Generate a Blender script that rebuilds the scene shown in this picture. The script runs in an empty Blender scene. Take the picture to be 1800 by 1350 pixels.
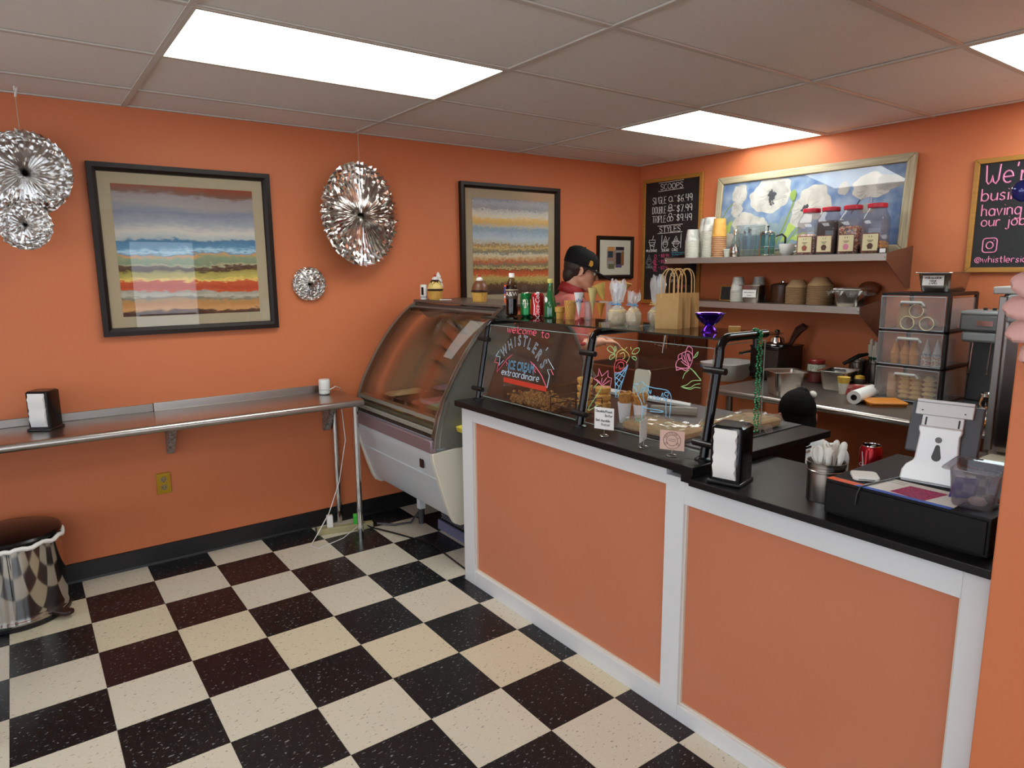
import bpy, bmesh, math, random
from mathutils import Vector, Matrix
RND = random.Random(11)
PI = math.pi
scene = bpy.context.scene
COL = scene.collection

# ---------------------------------------------------------------- camera
cam_data = bpy.data.cameras.new('camera')
cam_data.sensor_fit = 'HORIZONTAL'; cam_data.sensor_width = 36.0; cam_data.lens = 23.802
cam_data.clip_start = 0.02; cam_data.clip_end = 200
cam = bpy.data.objects.new('camera', cam_data); COL.objects.link(cam)
_r = Vector((0.59103, 0.80661, -0.00809)); _u = Vector((-0.12953, 0.1048, 0.98602)); _f = Vector((-0.79618, 0.58172, -0.16642))
m = Matrix((( _r.x, _u.x, -_f.x, 4.0111), (_r.y, _u.y, -_f.y, -4.2484), (_r.z, _u.z, -_f.z, 1.5826), (0, 0, 0, 1)))
cam.matrix_world = m
scene.camera = cam

# ---------------------------------------------------------------- world, light and exposure
world = bpy.data.worlds.new('world'); scene.world = world; world.use_nodes = True
wn = world.node_tree.nodes['Background']
wn.inputs[0].default_value = (0.78, 0.88, 1.0, 1); wn.inputs[1].default_value = 3.0      # overcast daylight outside the shop window
PANEL_E = 8.5            # ceiling light panels
scene.view_settings.view_transform = 'Standard'
scene.view_settings.look = 'None'
scene.view_settings.gamma = 1.0
scene.view_settings.use_curve_mapping = False
scene.view_settings.exposure = 0.25
scene.cycles.max_bounces = 10; scene.cycles.transparent_max_bounces = 24
scene.cycles.diffuse_bounces = 5; scene.cycles.glossy_bounces = 5
scene.cycles.sample_clamp_indirect = 6.0
scene.cycles.caustics_reflective = False; scene.cycles.caustics_refractive = False

H = 2.402          # ceiling height

# ---------------------------------------------------------------- materials
def lin(c):
    if isinstance(c, str):
        c = tuple(int(c[i:i+2], 16)/255 for i in (0, 2, 4))
    return tuple(x/12.92 if x <= 0.04045 else ((x+0.055)/1.055)**2.4 for x in c[:3])
MATS = {}
def mat(name, col, rough=0.5, metal=0.0, noise=None, bump=None, spec=0.5, emit=None, trans=0.0, alpha=1.0, sheen=0.0, ani=None):
    """principled material. noise=(scale, second colour, contrast)  bump=(scale, strength)"""
    if name in MATS: return MATS[name]
    m = bpy.data.materials.new(name); m.use_nodes = True
    nt = m.node_tree; b = nt.nodes['Principled BSDF']
    b.inputs['Base Color'].default_value = (*lin(col), 1)
    b.inputs['Roughness'].default_value = rough; b.inputs['Metallic'].default_value = metal
    b.inputs['Specular IOR Level'].default_value = spec
    b.inputs['Transmission Weight'].default_value = trans
    b.inputs['Alpha'].default_value = alpha
    tc = None
    def coord(scale):
        tc = nt.nodes.new('ShaderNodeTexCoord'); mp = nt.nodes.new('ShaderNodeMapping')
        nt.links.new(tc.outputs['Object'], mp.inputs[0])
        mp.inputs['Scale'].default_value = scale if isinstance(scale, tuple) else (1, 1, 1)
        return mp.outputs[0], (1.0 if isinstance(scale, tuple) else scale)
    if noise:
        v, s = coord(noise[0]); n = nt.nodes.new('ShaderNodeTexNoise'); n.inputs['Scale'].default_value = s; n.inputs['Detail'].default_value = 4
        nt.links.new(v, n.inputs['Vector'])
        r = nt.nodes.new('ShaderNodeValToRGB'); c = noise[2] if len(noise) > 2 else 0.2
        r.color_ramp.elements[0].position = 0.5-c; r.color_ramp.elements[1].position = 0.5+c
        r.color_ramp.elements[0].color = (*lin(col), 1); r.color_ramp.elements[1].color = (*lin(noise[1]), 1)
        nt.links.new(n.outputs['Fac'], r.inputs[0]); nt.links.new(r.outputs[0], b.inputs['Base Color'])
    if bump:
        v, s = coord(bump[0]); n = nt.nodes.new('ShaderNodeTexNoise'); n.inputs['Scale'].default_value = s; n.inputs['Detail'].default_value = 3
        nt.links.new(v, n.inputs['Vector'])
        bp = nt.nodes.new('ShaderNodeBump'); bp.inputs['Strength'].default_value = bump[1]; bp.inputs['Distance'].default_value = 0.002
        nt.links.new(n.outputs['Fac'], bp.inputs['Height']); nt.links.new(bp.outputs[0], b.inputs['Normal'])
    if emit:
        b.inputs['Emission Color'].default_value = (*lin(emit[0]), 1); b.inputs['Emission Strength'].default_value = emit[1]
    MATS[name] = m; return m
def glass(name, tint='ffffff', ior=1.45, rough=0.0, milky=0.0):
    """thin sheet glass: clear sheet with a mirror reflection that grows at grazing angles; milky mixes in plastic haze"""
    if name in MATS: return MATS[name]
    m = bpy.data.materials.new(name); m.use_nodes = True; nt = m.node_tree; nt.nodes.clear()
    o = nt.nodes.new('ShaderNodeOutputMaterial'); t = nt.nodes.new('ShaderNodeBsdfTransparent'); g = nt.nodes.new('ShaderNodeBsdfGlossy')
    t.inputs[0].default_value = (*lin(tint), 1); g.inputs['Roughness'].default_value = rough
    lw = nt.nodes.new('ShaderNodeLayerWeight'); lw.inputs[0].default_value = 0.5      # facing = 1-|cos|
    pw = nt.nodes.new('ShaderNodeMath'); pw.operation = 'POWER'; pw.inputs[1].default_value = 5; nt.links.new(lw.outputs['Facing'], pw.inputs[0])
    f0 = ((ior-1)/(ior+1))**2; ma = nt.nodes.new('ShaderNodeMath'); ma.operation = 'MULTIPLY_ADD'; ma.inputs[1].default_value = 1-f0; ma.inputs[2].default_value = f0
    nt.links.new(pw.outputs[0], ma.inputs[0])
    mx = nt.nodes.new('ShaderNodeMixShader'); nt.links.new(ma.outputs[0], mx.inputs[0])
    nt.links.new(g.outputs[0], mx.inputs[2])
    if milky:
        d = nt.nodes.new('ShaderNodeBsdfDiffuse'); d.inputs[0].default_value = (*lin(tint), 1)
        tl = nt.nodes.new('ShaderNodeBsdfTranslucent'); tl.inputs[0].default_value = (*lin(tint), 1)
        dm = nt.nodes.new('ShaderNodeMixShader'); dm.inputs[0].default_value = 0.5
        nt.links.new(d.outputs[0], dm.inputs[1]); nt.links.new(tl.outputs[0], dm.inputs[2])
        m2 = nt.nodes.new('ShaderNodeMixShader'); m2.inputs[0].default_value = milky
        nt.links.new(t.outputs[0], m2.inputs[1]); nt.links.new(dm.outputs[0], m2.inputs[2]); nt.links.new(m2.outputs[0], mx.inputs[1])
    else:
        nt.links.new(t.outputs[0], mx.inputs[1])
    nt.links.new(mx.outputs[0], o.inputs[0]); MATS[name] = m; return m
def emitter(name, col, strength):
    if name in MATS: return MATS[name]
    m = bpy.data.materials.new(name); m.use_nodes = True; nt = m.node_tree; nt.nodes.clear()
    o = nt.nodes.new('ShaderNodeOutputMaterial'); e = nt.nodes.new('ShaderNodeEmission')
    e.inputs[0].default_value = (*lin(col), 1); e.inputs[1].default_value = strength
    nt.links.new(e.outputs[0], o.inputs[0]); MATS[name] = m; return m

ORANGE = mat('orange_wall_paint', 'd07a50', 0.5, noise=(1.2, 'cc744a', 0.25), bump=(260, 0.12), spec=0.3)
PANELO = mat('orange_panel_paint', 'c67e5e', 0.5, noise=(2.0, 'c27656', 0.25), bump=(120, 0.1), spec=0.3)
WHITEP = mat('white_trim_paint', 'd9dbdc', 0.45, bump=(40, 0.15))
CEIL = mat('ceiling_panel_white', 'efece6', 0.9, bump=(700, 0.5), noise=(300, 'e4e0d9', 0.2))
TBAR = mat('ceiling_bar_white', 'cdc6bb', 0.6)
STEEL = mat('brushed_steel', 'b9b3ad', 0.28, 1.0, bump=((6, 300, 300), 0.05))
STEELD = mat('steel_dull', '98918b', 0.38, 1.0, bump=((300, 6, 300), 0.05))
CHROME = mat('chrome', 'd8d6d2', 0.08, 1.0)
BLACKL = mat('black_laminate', '131011', 0.34, spec=0.3, bump=(300, 0.05))
BLACKP = mat('black_plastic', '0f0f10', 0.3)
BLACKM = mat('black_enamel', '08080a', 0.2, spec=.35)
BLACKR = mat('black_vinyl', '0b0a0a', 0.45)
DKGREY = mat('dark_grey_plastic', '3a3b3d', 0.4)
WHITE = mat('white_plastic', 'e6e4de', 0.35)
PAPER = mat('paper_white', 'e9e7e2', 0.85)
CREAM = mat('cream_enamel', 'd8d3c2', 0.3)
GLASS = glass('clear_glass')
PGLASS = glass('picture_glass', 'fbfbfb', 1.4)
ACRYL = glass('acrylic', 'f4f6f6', 1.45)
FOIL = mat('silver_foil', 'dcdad7', 0.13, 1.0)

# ---------------------------------------------------------------- geometry helpers
def bm_box(bm, x0, x1, y0, y1, z0, z1, mi=0):
    v = [bm.verts.new(p) for p in ((x0,y0,z0),(x1,y0,z0),(x1,y1,z0),(x0,y1,z0),(x0,y0,z1),(x1,y0,z1),(x1,y1,z1),(x0,y1,z1))]
    fs = []
    for q in ((0,3,2,1),(4,5,6,7),(0,1,5,4),(1,2,6,5),(2,3,7,6),(3,0,4,7)):
        f = bm.faces.new([v[i] for i in q]); f.material_index = mi; fs.append(f)
    return v
def B(*boxes):
    bm = bmesh.new()
    for b in boxes: bm_box(bm, *b)
    return bm
def bm_lathe(bm, prof, seg=24, c=(0,0), mi=0, sx=1.0, sy=1.0, closed_ends=True, rot=0.0):
    rings = []
    for r, z in prof:
        if r <= 1e-6: rings.append([bm.verts.new((c[0], c[1], z))])
        else: rings.append([bm.verts.new((c[0]+sx*r*math.cos(rot+2*PI*i/seg), c[1]+sy*r*math.sin(rot+2*PI*i/seg), z)) for i in range(seg)])
    for a, b in zip(rings, rings[1:]):
        for i in range(seg):
            j = (i+1) % seg
            if len(a) == 1 and len(b) == 1: continue
            if len(a) == 1: q = [a[0], b[j], b[i]]
            elif len(b) == 1: q = [a[i], a[j], b[0]]
            else: q = [a[i], a[j], b[j], b[i]]
            f = bm.faces.new(q); f.material_index = mi
    if closed_ends:
        if len(rings[0]) > 1: bm.faces.new(rings[0][::-1]).material_index = mi
        if len(rings[-1]) > 1: bm.faces.new(rings[-1]).material_index = mi
    return bm
def L(prof, seg=24, **k):
    return bm_lathe(bmesh.new(), prof, seg, **k)
def bm_tube(bm, pts, r, seg=8, closed=False, caps=True, mi=0):
    pts = [Vector(p) for p in pts]; n = len(pts)
    rr = r if isinstance(r, (list, tuple)) else [r]*n
    tang = []
    for i in range(n):
        if closed: t = pts[(i+1) % n]-pts[i-1]
        else: t = pts[min(i+1, n-1)]-pts[max(i-1, 0)]
        tang.append(t.normalized() if t.length > 1e-9 else Vector((0,0,1)))
    up = Vector((0,0,1)) if abs(tang[0].z) < 0.9 else Vector((1,0,0))
    nrm = (up-tang[0]*up.dot(tang[0])).normalized(); rings = []
    for i in range(n):
        if i:
            nrm = nrm-tang[i]*nrm.dot(tang[i])
            nrm = nrm.normalized() if nrm.length > 1e-6 else Vector((1,0,0)).cross(tang[i]).normalized()
        bn = tang[i].cross(nrm)
        rings.append([bm.verts.new(pts[i]+(nrm*math.cos(2*PI*k/seg)+bn*math.sin(2*PI*k/seg))*rr[i]) for k in range(seg)])
    pairs = list(zip(rings, rings[1:]))+([(rings[-1], rings[0])] if closed else [])
    for a, b in pairs:
        for k in range(seg):
            j = (k+1) % seg
            bm.faces.new([a[k], a[j], b[j], b[k]]).material_index = mi
    if caps and not closed:
        bm.faces.new(rings[0][::-1]).material_index = mi; bm.faces.new(rings[-1]).material_index = mi
    return bm
def T(pts, r, seg=8, **k): return bm_tube(bmesh.new(), pts, r, seg, **k)
def bm_prism(bm, poly, axis, a, b, mi=0):
    """extrude a 2-D polygon along an axis. axis 'x': poly=(y,z); 'y': poly=(x,z); 'z': poly=(x,y)"""
    def P(p, t): return {'x': (t, p[0], p[1]), 'y': (p[0], t, p[1]), 'z': (p[0], p[1], t)}[axis]
    va = [bm.verts.new(P(p, a)) for p in poly]; vb = [bm.verts.new(P(p, b)) for p in poly]; n = len(poly)
    bm.faces.new(va[::-1]).material_index = mi; bm.faces.new(vb).material_index = mi
    for i in range(n):
        j = (i+1) % n; bm.faces.new([va[i], va[j], vb[j], vb[i]]).material_index = mi
    bmesh.ops.recalc_face_normals(bm, faces=bm.faces)
    return bm
def PR(poly, axis, a, b): return bm_prism(bmesh.new(), poly, axis, a, b)
def bm_ball(bm, c, r, seg=12, scale=(1,1,1), mi=0, M=None):
    n = seg//2; rings = []
    def tr(p):
        v = Vector((p[0]*scale[0], p[1]*scale[1], p[2]*scale[2]))
        if M: v = M @ v
        return bm.verts.new(v+Vector(c))
    for i in range(n+1):
        a = -PI/2+PI*i/n
        if i in (0, n): rings.append([tr((0,0,r*math.sin(a)))])
        else: rings.append([tr((r*math.cos(a)*math.cos(2*PI*k/seg), r*math.cos(a)*math.sin(2*PI*k/seg), r*math.sin(a))) for k in range(seg)])
    for a, b in zip(rings, rings[1:]):
        for k in range(seg):
            j = (k+1) % seg
            if len(a) == 1: q = [a[0], b[j], b[k]]
            elif len(b) == 1: q = [a[k], a[j], b[0]]
            else: q = [a[k], a[j], b[j], b[k]]
            bm.faces.new(q).material_index = mi
    return bm
def xf(bm, M):
    bmesh.ops.transform(bm, matrix=M, verts=bm.verts); return bm
def rounded(w, d, r, n=5, cx=0, cy=0):
    out = []
    for sx, sy, a0 in ((1,1,0),(-1,1,90),(-1,-1,180),(1,-1,270)):
        for i in range(n+1):
            a = math.radians(a0+90*i/n); out.append((cx+sx*(w/2-r)+r*math.cos(a), cy+sy*(d/2-r)+r*math.sin(a)))
    return out
def bm_loft(bm, loops, cap0=True, cap1=True, mi=0):
    vs = [[bm.verts.new(p) for p in l] for l in loops]; n = len(vs[0])
    for a, b in zip(vs, vs[1:]):
        for i in range(n):
            j = (i+1) % n; bm.faces.new([a[i], a[j], b[j], b[i]]).material_index = mi
    if cap0: bm.faces.new(vs[0][::-1]).material_index = mi
    if cap1: bm.faces.new(vs[-1]).material_index = mi
    return bm

# ---------------------------------------------------------------- object helpers
def mesh_of(name, bm, mats, smooth=True, angle=0.6):
    me = bpy.data.meshes.new(name); bm.to_mesh(me); bm.free()
    for mm in (mats if isinstance(mats, (list, tuple)) else [mats]): me.materials.append(mm)
    if smooth:
        for p in me.polygons: p.use_smooth = True
        me.set_sharp_from_angle(angle=angle)
    return me
def ob(name, bm, mats, parent=None, bevel=0.0, smooth=True, loc=None, rot=None, angle=0.6, label=None, kind=None):
    me = bm if isinstance(bm, bpy.types.Mesh) else mesh_of(name, bm, mats, smooth, angle)
    o = bpy.data.objects.new(name, me); COL.objects.link(o)
    if parent is not None: o.parent = parent
    if loc: o.location = loc
    if rot: o.rotation_euler = rot
    if bevel:
        b = o.modifiers.new('bevel', 'BEVEL'); b.width = bevel; b.segments = 2; b.limit_method = 'ANGLE'; b.angle_limit = 0.7
        b.harden_normals = False
    if label: o['label'] = label
    if kind: o['kind'] = kind
    return o
def thing(name, label, cat, loc=(0,0,0), rz=0.0, group=None):
    o = bpy.data.objects.new(name, None); COL.objects.link(o); o.empty_display_size = 0.05
    o.location = loc; o.rotation_euler = (0, 0, rz); o['label'] = label; o['category'] = cat
    if group: o['group'] = group
    return o
def tag(o, label, cat, group=None):
    o['label'] = label; o['category'] = cat
    if group: o['group'] = group
    return o
def struct(o): o['kind'] = 'structure'; return o
def dup(root, loc, rz=None, label=None, group=None):
    c = root.copy(); COL.objects.link(c); c.location = loc
    if rz is not None: c.rotation_euler = (0, 0, rz)
    if label: c['label'] = label
    if group: c['group'] = group
    for ch in list(root.children):
        k = ch.copy(); COL.objects.link(k); k.parent = c
        for g in list(ch.children):
            q = g.copy(); COL.objects.link(q); q.parent = k
    return c

# ---------------------------------------------------------------- lettering: one-stroke chalk hand, and outlined type
def arc(cx, cy, rx, ry, a0, a1, n=10):
    return [(cx+rx*math.cos(math.radians(a0+(a1-a0)*i/n)), cy+ry*math.sin(math.radians(a0+(a1-a0)*i/n))) for i in range(n+1)]
def _bowl(cx=.27, cy=.3, rx=.25, ry=.3): return arc(cx, cy, rx, ry, 0, 360, 14)
GL = {
 'A': [[(0,0),(.3,1),(.6,0)],[(.1,.36),(.5,.36)]], 'B': [[(0,0),(0,1),(.35,1),(.48,.88),(.48,.66),(.35,.54),(0,.54)],[(.35,.54),(.53,.4),(.53,.14),(.37,0),(0,0)]],
 'C': [arc(.32,.5,.32,.5,50,310)], 'D': [[(0,0),(0,1),(.28,1),(.52,.75),(.52,.25),(.28,0),(0,0)]],
 'E': [[(.48,1),(0,1),(0,0),(.48,0)],[(0,.52),(.38,.52)]], 'F': [[(.48,1),(0,1),(0,0)],[(0,.52),(.38,.52)]],
 'G': [arc(.32,.5,.32,.5,50,330)+[(.6,.45),(.36,.45)]], 'H': [[(0,0),(0,1)],[(.5,0),(.5,1)],[(0,.5),(.5,.5)]], 'I': [[(.08,0),(.08,1)]],
 'K': [[(0,0),(0,1)],[(.48,1),(0,.45),(.5,0)]], 'L': [[(0,1),(0,0),(.44,0)]], 'M': [[(0,0),(.05,1),(.3,.35),(.55,1),(.6,0)]], 'N': [[(0,0),(0,1),(.48,0),(.48,1)]],
 'O': [arc(.32,.5,.32,.5,90,450,16)], 'P': [[(0,0),(0,1),(.34,1),(.5,.86),(.5,.62),(.34,.48),(0,.48)]], 'R': [[(0,0),(0,1),(.34,1),(.5,.86),(.5,.64),(.34,.5),(0,.5)],[(.28,.5),(.52,0)]],
 'S': [[(.5,.86),(.36,1),(.14,1),(.02,.86),(.04,.66),(.44,.4),(.5,.2),(.36,0),(.12,0),(0,.14)]], 'T': [[(0,1),(.56,1)],[(.28,1),(.28,0)]], 'U': [[(0,1),(0,.22),(.12,.02),(.36,.02),(.48,.22),(.48,1)]],
 'W': [[(0,1),(.06,.15),(.18,0),(.3,.12),(.36,.45),(.42,.12),(.55,0),(.68,.2),(.74,1)]], 'Y': [[(0,1),(.27,.5),(.54,1)],[(.27,.5),(.27,0)]],
 '$': [[(.48,.8),(.34,.9),(.14,.88),(.04,.74),(.1,.56),(.42,.42),(.48,.24),(.34,.1),(.1,.12),(0,.24)],[(.25,1.05),(.25,-.06)]],
 '0': [arc(.26,.5,.26,.5,90,450,14)], '1': [[(.05,.8),(.2,1),(.2,0)]], '2': [[(0,.8),(.14,1),(.36,1),(.48,.8),(.4,.5),(0,0),(.5,0)]], '4': [[(.06,1),(0,.45),(.46,.45)],[(.42,1),(.4,0)]],
 '6': [[(.44,.98),(.15,.75),(.02,.35),(.12,.04),(.36,.02),(.46,.25),(.34,.48),(.06,.4)]], '7': [[(0,1),(.48,1),(.2,0)]],
 '8': [arc(.26,.74,.21,.26,90,450,12), arc(.26,.25,.26,.25,90,450,12)], '9': [arc(.24,.7,.22,.28,0,360,12)+[(.46,.7),(.42,0)]],
 '-': [[(.05,.48),(.42,.48)]], '.': [[(.04,0),(.07,.05)]], "'": [[(.06,1.02),(.03,.8)]], '"': [[(.04,1.02),(.0,.86)],[(.16,1.02),(.12,.86)]], '(': [arc(.3,.45,.22,.6,120,240)], ')': [arc(.0,.45,.22,.6,60,-60)], '/': [[(0,0),(.3,1)]],
 'a': [_bowl()+[(.52,.58),(.52,0)]], 'b': [[(.02,1),(.02,0)], arc(.27,.3,.25,.3,180,-180,14)], 'c': [arc(.27,.3,.27,.3,50,310)], 'd': [_bowl(), [(.52,1),(.52,0)]],
 'e': [[(.02,.3),(.5,.32)]+arc(.27,.31,.25,.31,0,310)], 'f': [[(.4,.95),(.25,1),(.16,.85),(.16,0)],[(0,.6),(.34,.6)]], 'g': [_bowl(), [(.52,.6),(.5,-.25),(.3,-.38),(.05,-.3)]],
 'h': [[(.02,1),(.02,0)],[(.02,.42),(.2,.6),(.4,.52),(.46,0)]], 'i': [[(.06,.6),(.06,0)],[(.05,.85),(.08,.88)]], 'j': [[(.2,.6),(.18,-.25),(.05,-.36),(-.08,-.25)],[(.19,.85),(.22,.88)]],
 'k': [[(.02,1),(.02,0)],[(.4,.6),(.02,.25),(.42,0)]], 'l': [[(.06,1),(.06,0)]], 'm': [[(.02,.6),(.02,0)],[(.02,.42),(.16,.6),(.3,.5),(.32,0)],[(.32,.42),(.46,.6),(.6,.5),(.62,0)]],
 'n': [[(.02,.6),(.02,0)],[(.02,.42),(.2,.6),(.4,.52),(.46,0)]], 'o': [_bowl()], 'p': [[(.02,.6),(.02,-.36)], arc(.27,.3,.25,.3,180,-180,14)], 'q': [_bowl(), [(.52,.6),(.52,-.36)]],
 'r': [[(.02,.6),(.02,0)],[(.02,.4),(.18,.6),(.36,.56)]], 's': [[(.38,.52),(.22,.6),(.06,.5),(.1,.36),(.32,.26),(.36,.1),(.2,0),(.0,.1)]], 't': [[(.16,.95),(.16,.1),(.26,0),(.36,.06)],[(0,.62),(.34,.62)]],
 'u': [[(.02,.6),(.02,.15),(.16,0),(.34,.06),(.46,.25)],[(.46,.6),(.46,0)]], 'v': [[(0,.6),(.22,0),(.44,.6)]], 'w': [[(0,.6),(.14,0),(.3,.5),(.46,0),(.6,.6)]], 'x': [[(0,.6),(.42,0)],[(.42,.6),(0,0)]],
 'y': [[(0,.6),(.22,.05)],[(.46,.6),(.1,-.36)]], 'z': [[(0,.6),(.42,.6),(0,0),(.42,0)]],
 '@': [arc(.4,.35,.4,.42,-40,300,14), arc(.4,.35,.18,.2,0,360,10)],
 '&': [[(.5,0),(.08,.7),(.2,1),(.36,.8),(.04,.3),(.16,0),(.4,.1),(.54,.4)]],
}
def stroke_text(s, h, gap=.16, jit=0.0):
    """polylines of a line of hand lettering of cap height h, and its width"""
    x = 0; out = []
    for ch in s:
        if ch == ' ': x += .42*h; continue
        g = GL.get(ch)
        if not g: continue
        w = max(p[0] for l in g for p in l); dy = jit*(RND.random()-.5)*h
        for l in g: out.append([(x+p[0]*h, p[1]*h+dy) for p in l])
        x += (w+gap)*h
    return out, x-gap*h
def bm_strokes(bm, lines, r, fn, mi=0, seg=4):
    for l in lines:
        pts = [Vector(fn(*p)) for p in l]
        q = [pts[0]]
        for p in pts[1:]:
            if (p-q[-1]).length > 1e-5: q.append(p)
        if len(q) > 1: bm_tube(bm, q, r, seg, mi=mi)
def type_mesh(s, size, outline=None, shear=0.0, spacing=1.0, extrude=0.0):
    """flat mesh of type (or its outline as thin wire), in the x-y plane, centred"""
    c = bpy.data.curves.new('type', 'FONT'); c.body = s; c.size = size; c.align_x = 'CENTER'; c.align_y = 'CENTER'; c.shear = shear
    c.space_character = spacing; c.resolution_u = 3; c.extrude = extrude
    if outline: c.fill_mode = 'NONE'; c.bevel_depth = outline; c.bevel_resolution = 0
    o = bpy.data.objects.new('type', c); COL.objects.link(o)
    dg = bpy.context.evaluated_depsgraph_get(); dg.update()
    me = bpy.data.meshes.new_from_object(o.evaluated_get(dg))
    bpy.data.objects.remove(o); bpy.data.curves.remove(c)
    return me
def add_mesh(bm, me, fn, mi=0):
    vs = [bm.verts.new(fn(v.co)) for v in me.vertices]
    for p in me.polygons:
        try: bm.faces.new([vs[i] for i in p.vertices]).material_index = mi
        except ValueError: pass
    bpy.data.meshes.remove(me)
def wrap(me_, bm, R0, ang, z, vertical=False, mi=0):
    """lay a piece of type round an upright cylinder"""
    def fn(v):
        a, b = (v.x, v.y)
        if vertical: a, b = (-v.y, v.x)
        t = ang+a/R0
        return (R0*math.cos(t), R0*math.sin(t), z+b)
    add_mesh(bm, me_, fn, mi)

# ================================================================ the room shell
XR, YF = 6.6, -7.3      # far right wall and street-side wall, both behind the camera
def vct(name, base, fleck1, fleck2, rough):
    m = bpy.data.materials.new(name); m.use_nodes = True; nt = m.node_tree; b = nt.nodes['Principled BSDF']
    g = nt.nodes.new('ShaderNodeNewGeometry'); mp = nt.nodes.new('ShaderNodeMapping'); mp.inputs['Scale'].default_value = (1.0, 0.45, 1)
    mp.inputs['Rotation'].default_value = (0, 0, 0.5)
    nt.links.new(g.outputs['Position'], mp.inputs[0])
    prev = None
    for k, (sc, col, lo) in enumerate(((115, fleck1, .66), (170, fleck2, .68))):
        n = nt.nodes.new('ShaderNodeTexNoise'); n.inputs['Scale'].default_value = sc; n.inputs['Detail'].default_value = 1
        nt.links.new(mp.outputs[0], n.inputs['Vector'])
        r = nt.nodes.new('ShaderNodeValToRGB'); r.color_ramp.elements[0].position = lo; r.color_ramp.elements[1].position = lo+.06
        nt.links.new(n.outputs['Fac'], r.inputs[0])
        mx = nt.nodes.new('ShaderNodeMixRGB'); nt.links.new(r.outputs[0], mx.inputs[0])
        if prev is None: mx.inputs[1].default_value = (*lin(base), 1)
        else: nt.links.new(prev, mx.inputs[1])
        mx.inputs[2].default_value = (*lin(col), 1); prev = mx.outputs[0]
    nt.links.new(prev, b.inputs['Base Color']); b.inputs['Roughness'].default_value = rough; b.inputs['Specular IOR Level'].default_value = .32
    return m
VW = vct('vinyl_tile_cream', 'd2cab8', '9a9184', 'e2dccd', .34)
VW2 = vct('vinyl_tile_cream_warm', 'd3c8ac', '958b78', 'e3dbc4', .34)
VB = vct('vinyl_tile_black', '151618', '8f9094', '45464a', .3)
VM = vct('vinyl_tile_maroon_black', '24171a', '8a8280', '4b3a3a', .3)
m = bpy.data.materials.new('floor_checker_far'); m.use_nodes = True; nt = m.node_tree
g = nt.nodes.new('ShaderNodeNewGeometry'); mp = nt.nodes.new('ShaderNodeMapping'); ck = nt.nodes.new('ShaderNodeTexChecker')
mp.inputs['Scale'].default_value = (1/.3048, 1/.3048, 1); mp.inputs['Location'].default_value = (-.2385/.3048, 4.4164/.3048, .5)
nt.links.new(g.outputs['Position'], mp.inputs[0]); nt.links.new(mp.outputs[0], ck.inputs[0]); ck.inputs['Scale'].default_value = 1
ck.inputs[1].default_value = (*lin('d2cab8'), 1); ck.inputs[2].default_value = (*lin('1c191a'), 1)
nt.links.new(ck.outputs[0], nt.nodes['Principled BSDF'].inputs['Base Color']); nt.nodes['Principled BSDF'].inputs['Roughness'].default_value = .35
floor = struct(ob('floor', B((-.1, XR+.1, YF-.1, .1, -.12, -.003)), m, smooth=False))
tile_cache = {}
MAROON = {(0, 3), (0, 1), (6, 6), (5, 5), (1, 2), (2, 1), (7, 6), (3, 2)}
for r in range(-1, 14):
    for c in range(-2, 9):
        x0 = max(.2385+.3048*r, 0.0); x1 = .2385+.3048*(r+1); y0 = -4.4164+.3048*c; y1 = y0+.3048
        if x1 > 4.3: continue
        white = (r+c) % 2 == 0
        mt = (VW2 if (r*7+c*3) % 5 == 0 else VW) if white else (VM if (r, c) in MAROON else VB)
        w, d = round(x1-x0, 4), round(y1-y0, 4); key = (w, d, mt.name)
        if key not in tile_cache:
            gsp = .0006
            tile_cache[key] = mesh_of('floor_tile', B((gsp, w-gsp, gsp, d-gsp, -.003, 0)), mt, smooth=False)
        ob('floor_tile', tile_cache[key], None, floor, loc=(x0, y0, 0))

# ceiling: a grid of hung panels
ceiling = struct(ob('ceiling', B((-.1, XR+.1, YF-.1, .1, H+.06, H+.14)), CEIL, smooth=False))
cx = [0.0, .375]+[.375+.6096*k for k in range(1, 11)]; cx = [x for x in cx if x < XR-.1]+[XR]
cy = [YF, -6.143, -4.924, -3.705, -2.486, -1.253, -.035]
LIGHTS = {}
for i in range(len(cx)-1):
    for j in range(len(cy)-1):
        is_light = (abs(cx[i]-.9846) < .02 and j in (3, 5)) or (abs(cx[i]-2.8134) < .02 and j in (1, 5)) or (abs(cx[i]-4.642) < .02 and j in (1,))
        if is_light: LIGHTS[(i, j)] = (cx[i], cx[i+1], cy[j], cy[j+1]); continue
        ob('ceiling_panel', B((cx[i]+.006, cx[i+1]-.006, cy[j]+.006, cy[j+1]-.006, H+.006, H+.02)), CEIL, ceiling, smooth=False)
for x in cx[1:-1]: ob('grid_bar', B((x-.012, x+.012, YF, 0, H-.002, H+.004)), TBAR, ceiling, smooth=False)
for y in cy[1:]: ob('grid_bar', B((0, XR, y-.012, y+.012, H-.003, H+.0035)), TBAR, ceiling, smooth=False)
ob('wall_angle', B((0, .02, YF, 0, H-.002, H+.004)), TBAR, ceiling, smooth=False)
LAB = {(3): 'long lit ceiling panel nearest the viewer, above the steel ledge', 5: 'lit ceiling panel above the poppy picture and the shelves'}
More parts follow.
